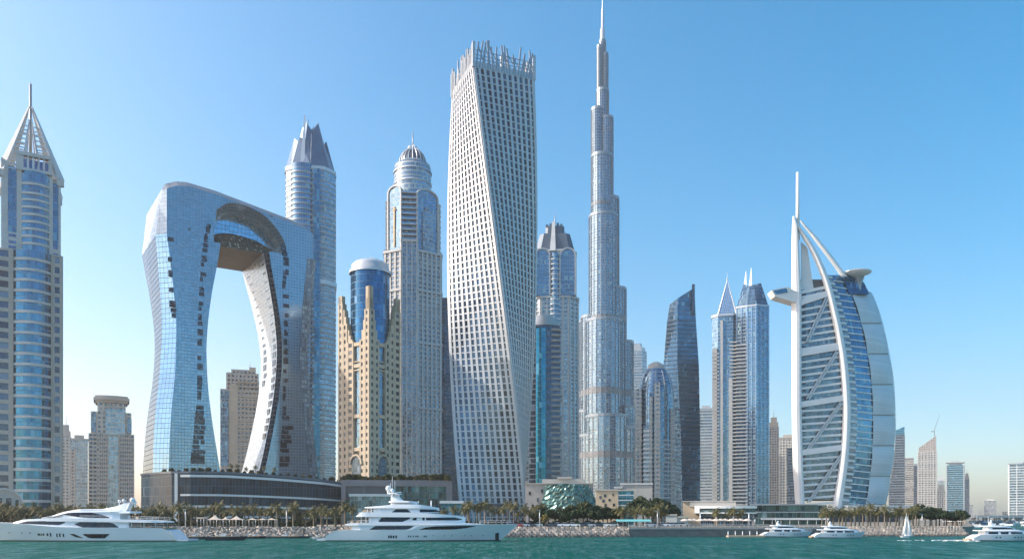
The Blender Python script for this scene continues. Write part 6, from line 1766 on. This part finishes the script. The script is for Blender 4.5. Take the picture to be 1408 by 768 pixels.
# ---------------------------------------------------------------- boats
M['hull'] = solid('hull_white', (.78, .80, .82), .22, var=.02)
M['deck'] = solid('teak', (.42, .29, .17), .7)
M['tint'] = facade('tinted_glass', (.012, .016, .026), (.02, .02, .03), 3, 1.6, 0, .03, var=.4, metal=.25, rough=.06, blind=0, tilt=.01)
M['boot'] = solid('boot_stripe', (.03, .045, .05), .5)
class Boat:
    def __init__(s, name, label, px, wl, Y, cat='yacht', group=None):
        s.px, s.wl, s.k = px, wl, Y / F
        s.o = thing(name, label, cat, ((px - CX) / F * Y, Y, 0), 0, group)
    def p(s, px, py): return ((px - s.px) * s.k, (s.wl - py) * s.k)
    def hull(s, stern, bow_, sheer, bottom, beam, foot=1.0, stripe=True, mats=None):
        """sheer and bottom: lists of photo points from stern to bow; sections between them"""
        N = 40; m = MB(); st = MB()
        sh = [s.p(*q) for q in sheer]; bt = [s.p(*q) for q in bottom]
        def at(pts, t):
            L = [0]
            for a, c in zip(pts, pts[1:]): L.append(L[-1] + abs(c[0] - a[0]) + 1e-6)
            d = t * L[-1]
            for i in range(len(pts) - 1):
                if d <= L[i + 1] + 1e-9: f = (d - L[i]) / (L[i + 1] - L[i]); return lerp(pts[i][0], pts[i + 1][0], f), lerp(pts[i][1], pts[i + 1][1], f)
            return pts[-1]
        rings = []; srings = []
        for i in range(N + 1):
            t = 1 - (1 - i / N) ** 1.35 
            (xt, zt), (xb, zb) = at(sh, t), at(bt, t)
            wt = beam * (min(1, .86 + .5 * t) if t < .5 else max(.015, 1 - ((t - .5) / .5) ** 2.3)) 
            wb = beam * .9 * (min(1, .86 + .5 * t) if t < .45 else max(.01, 1 - ((t - .45) / .55) ** 1.6))
            half = []
            for f in (0, .12, .35, .65, 1.0):
                half.append((lerp(xb, xt, f), lerp(wb, wt, f ** .8), lerp(zb, zt, f)))
            ring = [(xb, 0, -1.2)] + [(x_, w_, z_) for x_, w_, z_ in half] + [(x_, -w_, z_) for x_, w_, z_ in half[::-1]]
            rings.append(ring)
            srings.append([(x_, s_ * (w_ + .03), z_) for s_, (x_, w_, z_) in ((1, (xb, wb, -.3)), (1, (lerp(xb, xt, .09), lerp(wb, wt, .1), .32)), (-1, (lerp(xb, xt, .09), lerp(wb, wt, .1), .32)), (-1, (xb, wb, -.3)))])
        m.rings3(rings, sm=False)
        h = m.build('hull', (mats or [M['hull']]), s.o)
        for p_ in h.data.polygons: p_.use_smooth = len(p_.vertices) == 4
        if stripe: st.rings3(srings); st.build('boot_stripe', M['boot'], s.o)
        s.sh, s.bt, s.at_, s.beam = sh, bt, at, beam; s.hullobj = h
        return h
    def width(s, x_):
        x0, x1 = s.sh[0][0], s.sh[-1][0]; t = min(1, max(0, (x_ - x0) / (x1 - x0)))
        return s.beam * (min(1, .86 + .5 * t) if t < .5 else max(.015, 1 - ((t - .5) / .5) ** 2.3))
    def tier(s, name, top, bot, w0, nose=.25, tail=.1, mat=None, tumble=.9, nose_dir=1, parent=None):
        """a deck house: top and bottom outlines (photo points, by column) swept across the beam; plan rounds in towards the nose"""
        T = sorted(s.p(*q) for q in top); Bm = sorted(s.p(*q) for q in bot)
        x0, x1 = max(T[0][0], Bm[0][0]), min(T[-1][0], Bm[-1][0])
        xs = sorted(set([lerp(x0, x1, i / 30) for i in range(31)] + [q[0] for q in T + Bm if x0 < q[0] < x1]))
        L = x1 - x0
        def wd(x_):
            f = (x_ - x0) / L; g = f if nose_dir > 0 else 1 - f
            k = 1.0
            if g > 1 - nose: k *= math.sqrt(max(.03, 1 - ((g - 1 + nose) / nose) ** 2 * .9))
            if g < tail: k *= .88 + .12 * (g / tail)
            return w0 * k
        m = MB()
        m.rings3([[(x_, -wd(x_), pl(Bm, x_)), (x_, wd(x_), pl(Bm, x_)), (x_, wd(x_) * tumble, max(pl(Bm, x_) + .01, pl(T, x_))), (x_, -wd(x_) * tumble, max(pl(Bm, x_) + .01, pl(T, x_)))][::-1] for x_ in xs])
        o = m.build(name, mat or M['hull'], parent or s.o)
        s.last = (wd, Bm, T, tumble); s.lastobj = o
        return o
    def window(s, top, bot, on=None, hull=False, mat=None, name='window', parent=None, both=True):
        T = sorted(s.p(*q) for q in top); Bm = sorted(s.p(*q) for q in bot)
        x0, x1 = max(T[0][0], Bm[0][0]), min(T[-1][0], Bm[-1][0])
        n_ = max(2, int((x1 - x0) / .8)); xs = sorted(set([lerp(x0, x1, i / n_) for i in range(n_ + 1)] + [q[0] for q in T + Bm if x0 < q[0] < x1]))
        def y(x_, z_):
            if hull:
                # half breadth of the hull at this height
                best = None; t0, t1 = 0, 1
                for _ in range(24):
                    t = (t0 + t1) / 2; (xt, zt), (xb, zb) = s.at_(s.sh, t), s.at_(s.bt, t); f = min(1, max(0, (z_ - zb) / (zt - zb + 1e-6)))
                    if lerp(xb, xt, f) < x_: t0 = t
                    else: t1 = t
                wt = s.beam * (min(1, .86 + .5 * t) if t < .5 else max(.015, 1 - ((t - .5) / .5) ** 2.3)); wb = s.beam * .9 * (min(1, .86 + .5 * t) if t < .45 else max(.01, 1 - ((t - .45) / .55) ** 1.6))
                return lerp(wb, wt, f ** .8) + .07
            wd, B0, T0, tu_ = on or s.last
            zb, zt = pl(B0, x_), pl(T0, x_); f = min(1, max(0, (z_ - zb) / (zt - zb + 1e-6)))
            return wd(x_) * lerp(1, tu_, f) + .05
        for sg in ((-1, 1) if both else (-1,)):
            m = MB()
            for a, c in zip(xs, xs[1:]):
                za, zb_, zc, zd = pl(Bm, a), pl(T, a), pl(Bm, c), pl(T, c)
                q = [(a, sg * y(a, za), za), (c, sg * y(c, zc), zc), (c, sg * y(c, zd), max(zd, zc + .001)), (a, sg * y(a, zb_), max(zb_, za + .001))]
                i_ = [(x_, y_ - sg * .12, z_) for x_, y_, z_ in q]
                m.rings3([q if sg < 0 else q[::-1], i_ if sg < 0 else i_[::-1]])
            m.build(name, mat or M['tint'], parent or (s.hullobj if hull else s.lastobj))
    def rail(s, pts, w_, name='railing', h=.9):
        m = MB(); P = [s.p(*q) for q in pts]
        for sg in (-1, 1):
            m.cut()
            for (xa, za), (xc, zc) in zip(P, P[1:]):
                for hh in (h, h * .5): m.tube((xa, sg * w_, za + hh), (xc, sg * w_, zc + hh), .035, n=4)
                k = max(1, int(abs(xc - xa) / 1.6))
                for i in range(k + 1): x_ = lerp(xa, xc, i / k); z_ = lerp(za, zc, i / k); m.tube((x_, sg * w_, z_), (x_, sg * w_, z_ + h), .03, n=4)
        m.parts(name, M['white_metal'], s.o)

def yacht_centre():
    s = Boat('motor_yacht', 'big white yacht with four stacked decks and radar domes before the concrete framed building', 577, 743.5, 234)
    s.hull(None, None, [(457, 733), (463, 730), (470, 728), (500, 728), (570, 727.4), (581, 721.8), (620, 721), (660, 720.6), (690, 720.4), (713, 720.6)], [(447, 743.5), (560, 743.5), (640, 743.5), (687, 743.5)], 5.0)
    m = MB(); x0, z0 = s.p(440, 742.6); x1, z1 = s.p(452, 740); m.box(x0, x1, -4.0, 4.0, z0, z0 + .45); m.build('swim_platform', M['hull'], s.o)
    # main deck house
    s.tier('main_deck', [(480, 721.2), (596, 720.8)], [(488, 728.6), (574, 728.6), (596, 722.4)], 4.75, .10, .1, tumble=.97)
    s.window([(511, 728), (520, 722.8), (571, 722.6), (572, 722.6)], [(511, 728.5), (556, 728.5), (566, 726.5), (572, 722.8)])
    s.window([(579, 727.3), (588, 724.6), (600, 723.2), (640, 722.4), (655, 722.6)], [(579, 727.6), (625, 727.4), (642, 725.6), (655, 723)], hull=True)
    s.tier('deck_slab', [(478, 720.6), (486, 718.8), (640, 718.8), (668, 720.4)], [(478, 721.6), (486, 722.2), (580, 721.6), (668, 720.8)], 4.85, .45, .1, tumble=.98)
    # upper deck
    s.tier('upper_deck', [(502, 710.6), (640, 710.6)], [(510, 719.2), (655, 719.0)], 4.2, .35, .1, tumble=.94)
    s.window([(523.5, 716.8), (528, 710.9), (566, 710.6)], [(523.5, 717.1), (556, 717.2), (566, 713)])
    s.window([(570, 712.4), (575, 711)], [(570, 715), (575, 715)]); s.window([(583, 711), (586, 711)], [(582, 715), (586, 715)])
    s.window([(588, 711), (625, 711), (636, 713.5)], [(588, 715), (630, 715.2), (636, 714.4)])
    s.tier('deck_slab', [(493, 709.6), (500, 704.2), (570, 704.6), (610, 707), (638, 710.2)], [(493, 710.4), (600, 711.4), (638, 711)], 4.5, .35, .08, tumble=.95)
    # bridge deck
    s.tier('bridge_deck', [(512, 697.8), (604, 698.4)], [(516, 705), (607, 705.4)], 3.6, .35, .1, tumble=.92)
    s.window([(541, 704.4), (547, 700.2), (562, 700.2), (567.5, 704.4)], [(541, 704.8), (567.5, 704.8)])
    s.window([(579, 700.4), (600, 700.4), (606, 703)], [(579, 704.2), (606, 704.2)])
    s.tier('deck_slab', [(504, 697.4), (525, 695.6), (545, 693.6), (580, 694), (604, 698)], [(504, 698.6), (604, 699.4)], 3.9, .4, .1, tumble=.9)
    for px in (519, 508):
        for sg in (-1, 1):
            m = MB(); a, z0 = s.p(px, 704.4 if px == 519 else 709); c, z1 = s.p(px, 698.2); m.tube((a, sg * 3.2, z0), (a, sg * 3.2, z1), .09); m.build('deck_post', M['hull'], s.o)
    for px in (500, 514):
        for sg in (-1, 1):
            m = MB(); a, z0 = s.p(px, 719); c, z1 = s.p(px, 710.6); m.tube((a, sg * 3.8, z0), (a, sg * 3.8, z1), .09); m.build('deck_post', M['hull'], s.o)
    # sundeck, arch mast and domes
    s.tier('mast_base', [(538, 684), (550, 684), (556, 689), (574, 690)], [(535, 695), (574, 694.6)], 1.6, .3, .1, tumble=.7)
    s.tier('hardtop', [(536, 689.4), (545, 688), (572, 689.4)], [(536, 690.8), (573, 691)], 2.6, .3, .1, tumble=.9)
    s.tier('radar_arch', [(535, 679), (541, 678), (551, 684)], [(538, 690), (548, 690), (551, 689)], .8, .2, .1, tumble=.6)
    s.tier('radar_platform', [(536, 677.6), (552, 678.6)], [(536, 679), (552, 680)], 1.9, .3, .1, tumble=.9)
    for px, py, r in ((534, 671.5, .85), (540, 674.5, .55)):
        m = MB(); a, z0 = s.p(px, py); m.ball((a, -.6 if r < .8 else .4, z0), r, 12); m.tube((a, .4 if r > .8 else -.6, z0 - 1.6), (a, .4 if r > .8 else -.6, z0 - .5), r * .5); m.build('radar_dome', M['hull'], s.o)
    m = MB()
    for px, t_, b_ in ((539.5, 655, 679), (543, 660, 680), (537, 664, 676)): a, z1 = s.p(px, t_); c, z0 = s.p(px, b_); m.tube((a, 0, z0), (a, 0, z1), .09, .04, 6)
    a, z0 = s.p(546, 677); m.bar((a - 1.2, 0, z0), (a + 1.2, 0, z0 + .1), .25, .2); m.build('mast', M['hull'], s.o)
    m = MB(); a, z0 = s.p(593, 698); m.tube((a, 0, z0 - 1), (a, 0, z0 + 2.0), .16); m.cut(); a, z0 = s.p(575, 697); m.tube((a, .5, z0 - .5), (a, .5, z0 + 1.7), .12); m.parts('antenna', M['hull'], s.o)
    # hull openings
    for px in (537.2, 540.2, 543.5, 547): s.window([(px, 735.4), (px + 1.9, 735.4)], [(px, 739), (px + 1.9, 739)], hull=True)
    for px in (564, 567, 570.5, 574, 576.5, 585, 587.5): s.window([(px, 735.6), (px + 1.3, 735.6)], [(px, 737.8), (px + 1.3, 737.8)], hull=True)
    for px in (597, 612, 622, 639, 648, 664): s.window([(px, 735.2), (px + 1, 735.2)], [(px, 736.3), (px + 1, 736.3)], hull=True)
    s.window([(681, 733), (687, 731.6)], [(681, 742), (686, 742.6)], hull=True, mat=M['boot'], name='anchor_pocket')
    s.rail([(660, 720.2), (682, 720), (706, 720.2)], 1.2)
    s.rail([(482, 720.6), (508, 719.2)], 4.3); s.rail([(497, 709), (513, 704.8)], 3.9)
    m = MB(); a, z0 = s.p(470, 728); c, _ = s.p(508, 728); m.box(a, c, -4.1, 4.1, z0 - .3, z0 + .04); m.build('aft_deck', M['deck'], s.o)
    m = MB()
    for px, py in ((505, 702), (488, 717.4), (492, 717)): m.cut(); a, z0 = s.p(px, py); m.box(a - .8, a + .8, -2.6, -1.0, z0 - .5, z0 + .3)
    m.parts('deck_seat', M['deck'], s.o)
yacht_centre()

def yacht_left():
    # bow to the other side: build with mirrored columns, then turn the whole boat round
    ax = 105
    def mx(px): return 2 * ax - px
    s = Boat('motor_yacht', 'long low white yacht with a raked swept back mast and dark wraparound windows', ax, 743.5, 232)
    q = lambda pts: [(mx(p), y_) for p, y_ in pts]
    s.hull(None, None, q([(251, 740), (246, 734), (237, 725.4), (170, 725), (95, 724), (30, 719), (-10, 717.6), (-50, 716.6)]), q([(256, 743.5), (150, 743.5), (40, 743.5), (-22, 743.5)]), 4.9)
    m = MB(); x0, z0 = s.p(mx(266), 743); x1, _ = s.p(mx(250), 741); m.box(x0, x1, -3.9, 3.9, z0, z0 + .5); m.build('swim_platform', M['hull'], s.o)
    D = dict(nose_dir=1)
    s.tier('main_deck', q([(186, 715.2), (120, 714.6), (74, 713.6), (30, 716.6), (22, 718.4)]), q([(190, 725.4), (95, 724.4), (22, 719.2)]), 4.4, .5, .1, tumble=.94)
    s.window(q([(32, 719), (46, 716.2), (70, 715.8), (100, 717), (100.5, 717.4)]), q([(32, 719.6), (92, 721.0), (97, 719.6), (100.5, 718)]))
    s.window(q([(114, 719.4), (121, 717.4), (160, 717.8), (166, 719), (173, 724)]), q([(114, 720.4), (118, 722.2), (126, 724.6), (173, 724.6)]))
    s.tier('deck_slab', q([(232, 716.4), (222, 715.2), (176, 713.6), (90, 711.4), (40, 713.8), (22, 717.8)]), q([(232, 718.4), (180, 717.4), (110, 716.4), (60, 716.2), (22, 718.8)]), 4.55, .5, .08, tumble=.97)
    s.tier('upper_deck', q([(172, 704.2), (150, 701), (120, 700.4), (98, 706.4), (78, 711.6)]), q([(176, 714), (90, 712.6), (78, 712)]), 3.7, .5, .1, tumble=.86)
    s.window(q([(96, 706.8), (108, 704.8), (120, 703.8), (134, 704.4), (150, 707.6), (159, 711.2)]), q([(96, 707.4), (116, 710.4), (130, 711.4), (159, 711.8)]))
    s.tier('roof', q([(170, 701.4), (150, 699.6), (116, 699.8), (95, 703.4), (75, 709.4), (60, 711.6)]), q([(170, 703.4), (130, 704.2), (104, 704.4), (84, 708.8), (60, 712.2)]), 3.5, .5, .1, tumble=.8)
    s.tier('hardtop', q([(189, 702.6), (170, 702.2), (150, 701)]), q([(189, 705), (172, 705.6), (150, 704)]), 3.2, .2, .1, tumble=.9)
    s.tier('raked_mast', q([(182, 690.4), (174, 691), (160, 696), (140, 700)]), q([(180, 694), (176, 702.6), (140, 702.4)]), 1.3, .3, .05, tumble=.5)
    for px, py, r in ((183, 687.6, .75), (171, 688.2, .5), (165, 689, .45), (186, 690.6, .5)):
        m = MB(); a, z0 = s.p(mx(px), py); m.ball((a, .3, z0), r, 12); m.tube((a, .3, z0 - 1.4), (a, .3, z0), .16); m.build('radar_dome', M['hull'], s.o)
    m = MB()
    for px, t_, b_ in ((181, 683, 692), (147, 694, 700)): m.cut(); a, z1 = s.p(mx(px), t_); c, z0 = s.p(mx(px), b_); m.tube((a, 0, z0), (a, 0, z1), .08, .04, 6)
    m.parts('mast', M['hull'], s.o)
    s.window(q([(126, 733.6), (128, 733.1), (162, 733.1)]), q([(126, 734.2), (133, 738.2), (138, 739), (155, 739), (162, 733.4)]), hull=True)
    s.window(q([(108, 733), (114, 733), (125, 738.2)]), q([(108, 733.3), (116, 737.4), (125, 738.8)]), hull=True)
    for px, w_, a, c in ((63, 1.6, 732.4, 735.6), (65.4, 1.6, 732.4, 735.6), (68.2, 1.6, 732.4, 735.6), (70.8, 1.6, 732.4, 735.6), (76, 2.2, 732.4, 735.8), (80.6, 1.6, 731.8, 736.8), (89.5, 1.6, 732.6, 737.4), (93.5, 1.8, 732.4, 737), (98.5, 1.6, 732.8, 737.2)): s.window(q([(px, a), (px + w_, a)]), q([(px, c), (px + w_, c)]), hull=True)
    for px in (20, 39, 51): s.window(q([(px, 731.4), (px + 2.6, 731.4)]), q([(px, 732.2), (px + 2.6, 732.2)]), hull=True)
    m = MB(); x0, z0 = s.p(mx(236), 725.2); x1, _ = s.p(mx(188), 725); m.box(x0, x1, -4.0, 4.0, z0 - .3, z0 + .05); m.build('aft_deck', M['deck'], s.o)
    s.rail(q([(234, 725), (190, 725)]), 4.2); s.rail(q([(226, 715.4), (185, 714)]), 3.9); s.rail(q([(156, 711.6), (120, 711.4)]), 4.0, h=.6)
    for px in (190, 206, 222):
        for sg in (-1, 1):
            m = MB(); a, z0 = s.p(mx(px), 725); c, z1 = s.p(mx(px), 717.6); m.tube((a, sg * 3.9, z0), (a, sg * 3.9, z1), .09); m.build('deck_post', M['hull'], s.o)
    s.o.rotation_euler.z = math.pi
yacht_left()

def small_yacht(label, px0, px1, wl, Y, bow_right=True, mir=None, seed=0, yellow=False):
    """a yacht of three decks about a tenth as long in the picture as the frame is wide"""
    s = Boat('motor_yacht', label, (px0 + px1) / 2, wl, Y)
    u = (px1 - px0) / 72.0; c = (px0 + px1) / 2
    def q(pts): return [(c + (p - 36) * u, wl + y_ * u) for p, y_ in pts]
    s.hull(None, None, q([(1, -3.5), (8, -6.8), (40, -7), (60, -8), (72, -8.6)]), q([(0, 0), (40, 0), (66, 0)]), 9.5 * u * s.k)
    s.tier('main_deck', q([(14, -11), (56, -10.6), (62, -8.6)]), q([(10, -6.6), (60, -7.6), (62, -8)]), 8.2 * u * s.k, .45, .1)
    s.window(q([(17, -9.8), (27, -9.8)]), q([(16, -7.6), (27, -7.6)])); s.window(q([(30, -9.8), (38, -9.8)]), q([(30, -7.6), (38, -7.6)])); s.window(q([(41, -9.8), (54, -9.4)]), q([(41, -7.6), (57, -7.9)]))
    s.tier('deck_slab', q([(8, -11.6), (50, -12), (60, -10.6)]), q([(8, -10.8), (50, -10.8), (60, -10)]), 8.4 * u * s.k, .45, .1)
    s.tier('upper_deck', q([(18, -15.2), (42, -15.2), (50, -12)]), q([(16, -11.8), (50, -11.8)]), 6.4 * u * s.k, .45, .1)
    s.window(q([(22, -14.3), (42, -14.2), (46, -13)]), q([(21, -12.7), (46, -12.6)]))
    s.tier('hardtop', q([(14, -16.2), (36, -16.4), (44, -15.4)]), q([(14, -15.4), (44, -15)]), 6.6 * u * s.k, .4, .1)
    s.tier('radar_arch', q([(19, -20), (24, -20), (28, -16.2)]), q([(22, -16), (28, -16)]), 2.5 * u * s.k, .3, .1, tumble=.6)
    m = MB(); a, z0 = s.p(*q([(21, -20.5)])[0]); _, z1 = s.p(*q([(21, -27)])[0]); m.tube((a, 0, z0), (a, 0, z1), .08, .04, 5); m.build('mast', M['hull'], s.o)
    m = MB(); a, z0 = s.p(*q([(24, -21)])[0]); m.ball((a, 0, z0), 1.3 * u * s.k, 10); m.build('radar_dome', M['hull'], s.o)
    for p in (24, 28, 44, 48, 52): s.window(q([(p, -4.6), (p + 1.4, -4.6)]), q([(p, -3.4), (p + 1.4, -3.4)]), hull=True)
    m = MB(); x0, z0 = s.p(*q([(-3, -.8)])[0]); x1, _ = s.p(*q([(2, 0)])[0]); m.box(x0, x1, -6 * u * s.k, 6 * u * s.k, z0, z0 + .4); m.build('swim_platform', M['deck'], s.o)
    s.rail(q([(56, -7.9), (71, -8.6)]), 3 * u * s.k, h=.7)
    if not bow_right: s.o.rotation_euler.z = math.pi
    return s
small_yacht('white yacht with a tall radar mast moored at the quay before the long glass hall', 1046, 1117, 737.6, 283)
small_yacht('white yacht with tan swim platform moored at the foot of the sail hotel', 1117, 1190, 739.6, 268)
small_yacht('white yacht under way off the point, leaving a thin wake', 1332, 1424, 743, 234)
def tender(label, px0, px1, wl, Y, col, h=5.0, cabin=False):
    s = Boat('tender_boat', label, (px0 + px1) / 2, wl, Y, 'boat'); L = px1 - px0
    s.hull(None, None, [(px0, wl - h * .8), (px0 + L * .5, wl - h * .85), (px1, wl - h)], [(px0 + 1, wl), (px0 + L * .6, wl), (px1 - L * .07, wl)], 1.9, stripe=False, mats=[col])
    m = MB(); x0, z0 = s.p(px0 + L * .2, wl - h * .88); x1, _ = s.p(px0 + L * .75, wl); m.box(x0, x1, -1.2, 1.2, z0 - .2, z0 + .12); m.build('deck', M['deck'], s.o)
    m = MB(); x0, z0 = s.p(px0 + L * .35, wl - h); x1, z1 = s.p(px0 + L * .48, wl - h - 3); m.box(x0, x1, -.8, .8, z0 - .3, z0 + .5); m.build('console', M['hull'], s.o)
M['navy'] = solid('hull_navy', (.02, .03, .045), .35)
M['slate'] = solid('hull_slate', (.07, .10, .11), .4)
tender('long navy barge lying close under the boulder bank', 284, 340, 743, 240, M['navy'], 6.0)
tender('dark slate launch moored between the raked yacht and the navy barge', 252, 290, 741.5, 252, M['slate'], 4.2)
tender('dark launch nosed against the boulder bank beyond the navy barge', 338, 366, 740, 262, M['navy'], 3.4)
tender('low pale launch moored below the white lamp post', 366, 428, 739.4, 266, M['slate'], 3.0)
tender('small pale tender tucked in by the stern of the tiered yacht', 430, 446, 740.5, 255, M['hull'], 3.0)

def floating_dock():
    root = thing('floating_dock', 'long tan floating dock in front of the quay wall by the moored yacht', 'dock', (0, 0, 0))
    a, c = W(1000, 738, 281), W(1050, 738, 281)
    m = MB(); m.box(a.x, c.x, 279.5, 282.5, -.2, .55); m.build('deck', solid('dock_tan', (.50, .38, .26), .8), root)
    for k in range(5):
        m = MB(); px = lerp(a.x, c.x, (k + .3) / 5); m.tube((px, 282.7, -1), (px, 282.7, 2.0), .14); m.build('mooring_post', M['white_metal'], root)
floating_dock()

def sail_boat():
    s = Boat('sailing_boat', 'little sailing boat with two white sails off the point', 1247, 737, 276, 'sailing boat')
    s.hull(None, None, [(1238.5, 734.6), (1247, 734.4), (1256, 733.6)], [(1240, 737), (1248, 737), (1254, 737)], 1.15, stripe=False)
    x0, z0 = s.p(1246.6, 735); _, z1 = s.p(1246, 703)
    m = MB(); m.tube((x0, 0, z0), (x0, 0, z1), .07, .05, 6); m.build('mast', M['white_metal'], s.o)
    def sail(name, P0, P1, P2, belly):
        m = MB(); n_ = 8; f, bk = {}, {}
        for i in range(n_ + 1):
            for j in range(n_ + 1 - i):
                a, c = i / n_, j / n_; k = 1 - a - c
                p = Vector(P0) * k + Vector(P1) * a + Vector(P2) * c; p.y -= belly * 27 * a * c * k + belly * 1.2 * (a * k + c * k + a * c)
                f[i, j] = p; bk[i, j] = p + Vector((0, .03, 0))
        for i in range(n_):
            for j in range(n_ - i):
                m.face([f[i, j], f[i + 1, j], f[i, j + 1]]); m.face([bk[i, j], bk[i, j + 1], bk[i + 1, j]])
                if j < n_ - i - 1: m.face([f[i + 1, j], f[i + 1, j + 1], f[i, j + 1]]); m.face([bk[i + 1, j], bk[i, j + 1], bk[i + 1, j + 1]])
        m.build(name, M['sailcloth'], s.o)
    g = lambda px, py: (s.p(px, py)[0], 0, s.p(px, py)[1])
    sail('main_sail', g(1246.2, 704), g(1240.5, 732.4), g(1246.2, 732.6), .35); sail('fore_sail', g(1247, 706), g(1247.4, 732.4), g(1254.6, 732.8), .45)
    m = MB(); m.tube(g(1240.3, 732.8), g(1247, 732.8), .06, n=5); m.build('boom', M['white_metal'], s.o)
    m = MB(); a = g(1244, 734.4); m.box(a[0], a[0] + 1.4, -.5, .5, a[2] - .1, a[2] + .35); m.build('cabin', M['hull'], s.o)
M['sailcloth'] = solid('sailcloth', (.82, .82, .80), .8, var=.03)
sail_boat()

# foam: the wake of the yacht under way, and of the sailing boat
rf = random.Random(77); m = MB()
for i in range(260):
    px = rf.uniform(1236, 1346); py = 742.6 + rf.gauss(0, .28) + (.5 if px > 1330 else 0); 
    if rf.random() > pl([(1236, .12), (1285, .2), (1296, .05), (1312, .5), (1330, 1)], px): continue
    v = W(px, py, (H / ((py - HY) / F))); r_ = rf.uniform(.15, .6)
    m.prism(ell(v.x, v.y, r_ * 1.6, r_, 6, rf.uniform(0, 60)), .03, .06 + rf.uniform(0, .14))
struct(m.build('foam', solid('foam', (.80, .82, .82), .9)), 'stuff')

# marina far off in the inlet: many small moored hulls with masts
mr = random.Random(5)
mb = MB(); mb.rings3([[(x_, -w_, z0), (x_, w_, z0), (x_, w_ * 1.1, z1), (x_, -w_ * 1.1, z1)] for x_, w_, z0, z1 in ((-5, 1.5, 0, 1.4), (0, 1.7, 0, 1.4), (3.5, 1.2, 0, 1.6), (5.6, .1, .6, 1.9))])
r0 = thing('moored_boat', 'small', 'boat', (0, 0, 0)); mb.build('hull', M['hull'], r0)
mb = MB(); mb.rings3([[(x_, -1.1, 1.3), (x_, 1.1, 1.3), (x_, .9, z1), (x_, -.9, z1)] for x_, z1 in ((-3, 3.0), (.5, 3.0), (2.4, 1.5))]); mb.build('cabin', M['pane_grey'], r0)
mb = MB(); mb.tube((-.5, 0, 2.8), (-.5, 0, 9), .09, .05, 5); mb.build('mast', M['white_metal'], r0)
lb = 'small white boat moored in the far marina beyond the point'
for i in range(26):
    px = mr.uniform(1342, 1425); Y = mr.uniform(560, 980); x_ = (px - CX) / F * Y
    if i == 0: r0.location = (x_, Y, 0); r0['label'] = lb; r0['group'] = 'boats in the far marina'
    else: dup(r0, (x_, Y, 0), mr.uniform(0, 6.28), lb, 'boats in the far marina', mr.uniform(.8, 1.4))

# ---------------------------------------------------------------- the air
if HAZE > 0:
    m = MB(); m.box(-5000, 5000, -40, 5500, -2.4, 860)
    hm = bpy.data.materials.new('air'); hm.use_nodes = True; nt = hm.node_tree; nt.nodes.clear()
    out = nt.nodes.new('ShaderNodeOutputMaterial'); pv = nt.nodes.new('ShaderNodeVolumePrincipled')
    pv.inputs['Color'].default_value = (.97, .85, .77, 1); pv.inputs['Density'].default_value = HAZE; pv.inputs['Anisotropy'].default_value = .57
    nt.links.new(pv.outputs[0], out.inputs['Volume'])
    m.face([(-5000, -40, -2.4), (-5000, 5500, -2.4), (5000, 5500, -2.4), (5000, -40, -2.4)])
    hz = struct(m.build('haze', hm), 'stuff')
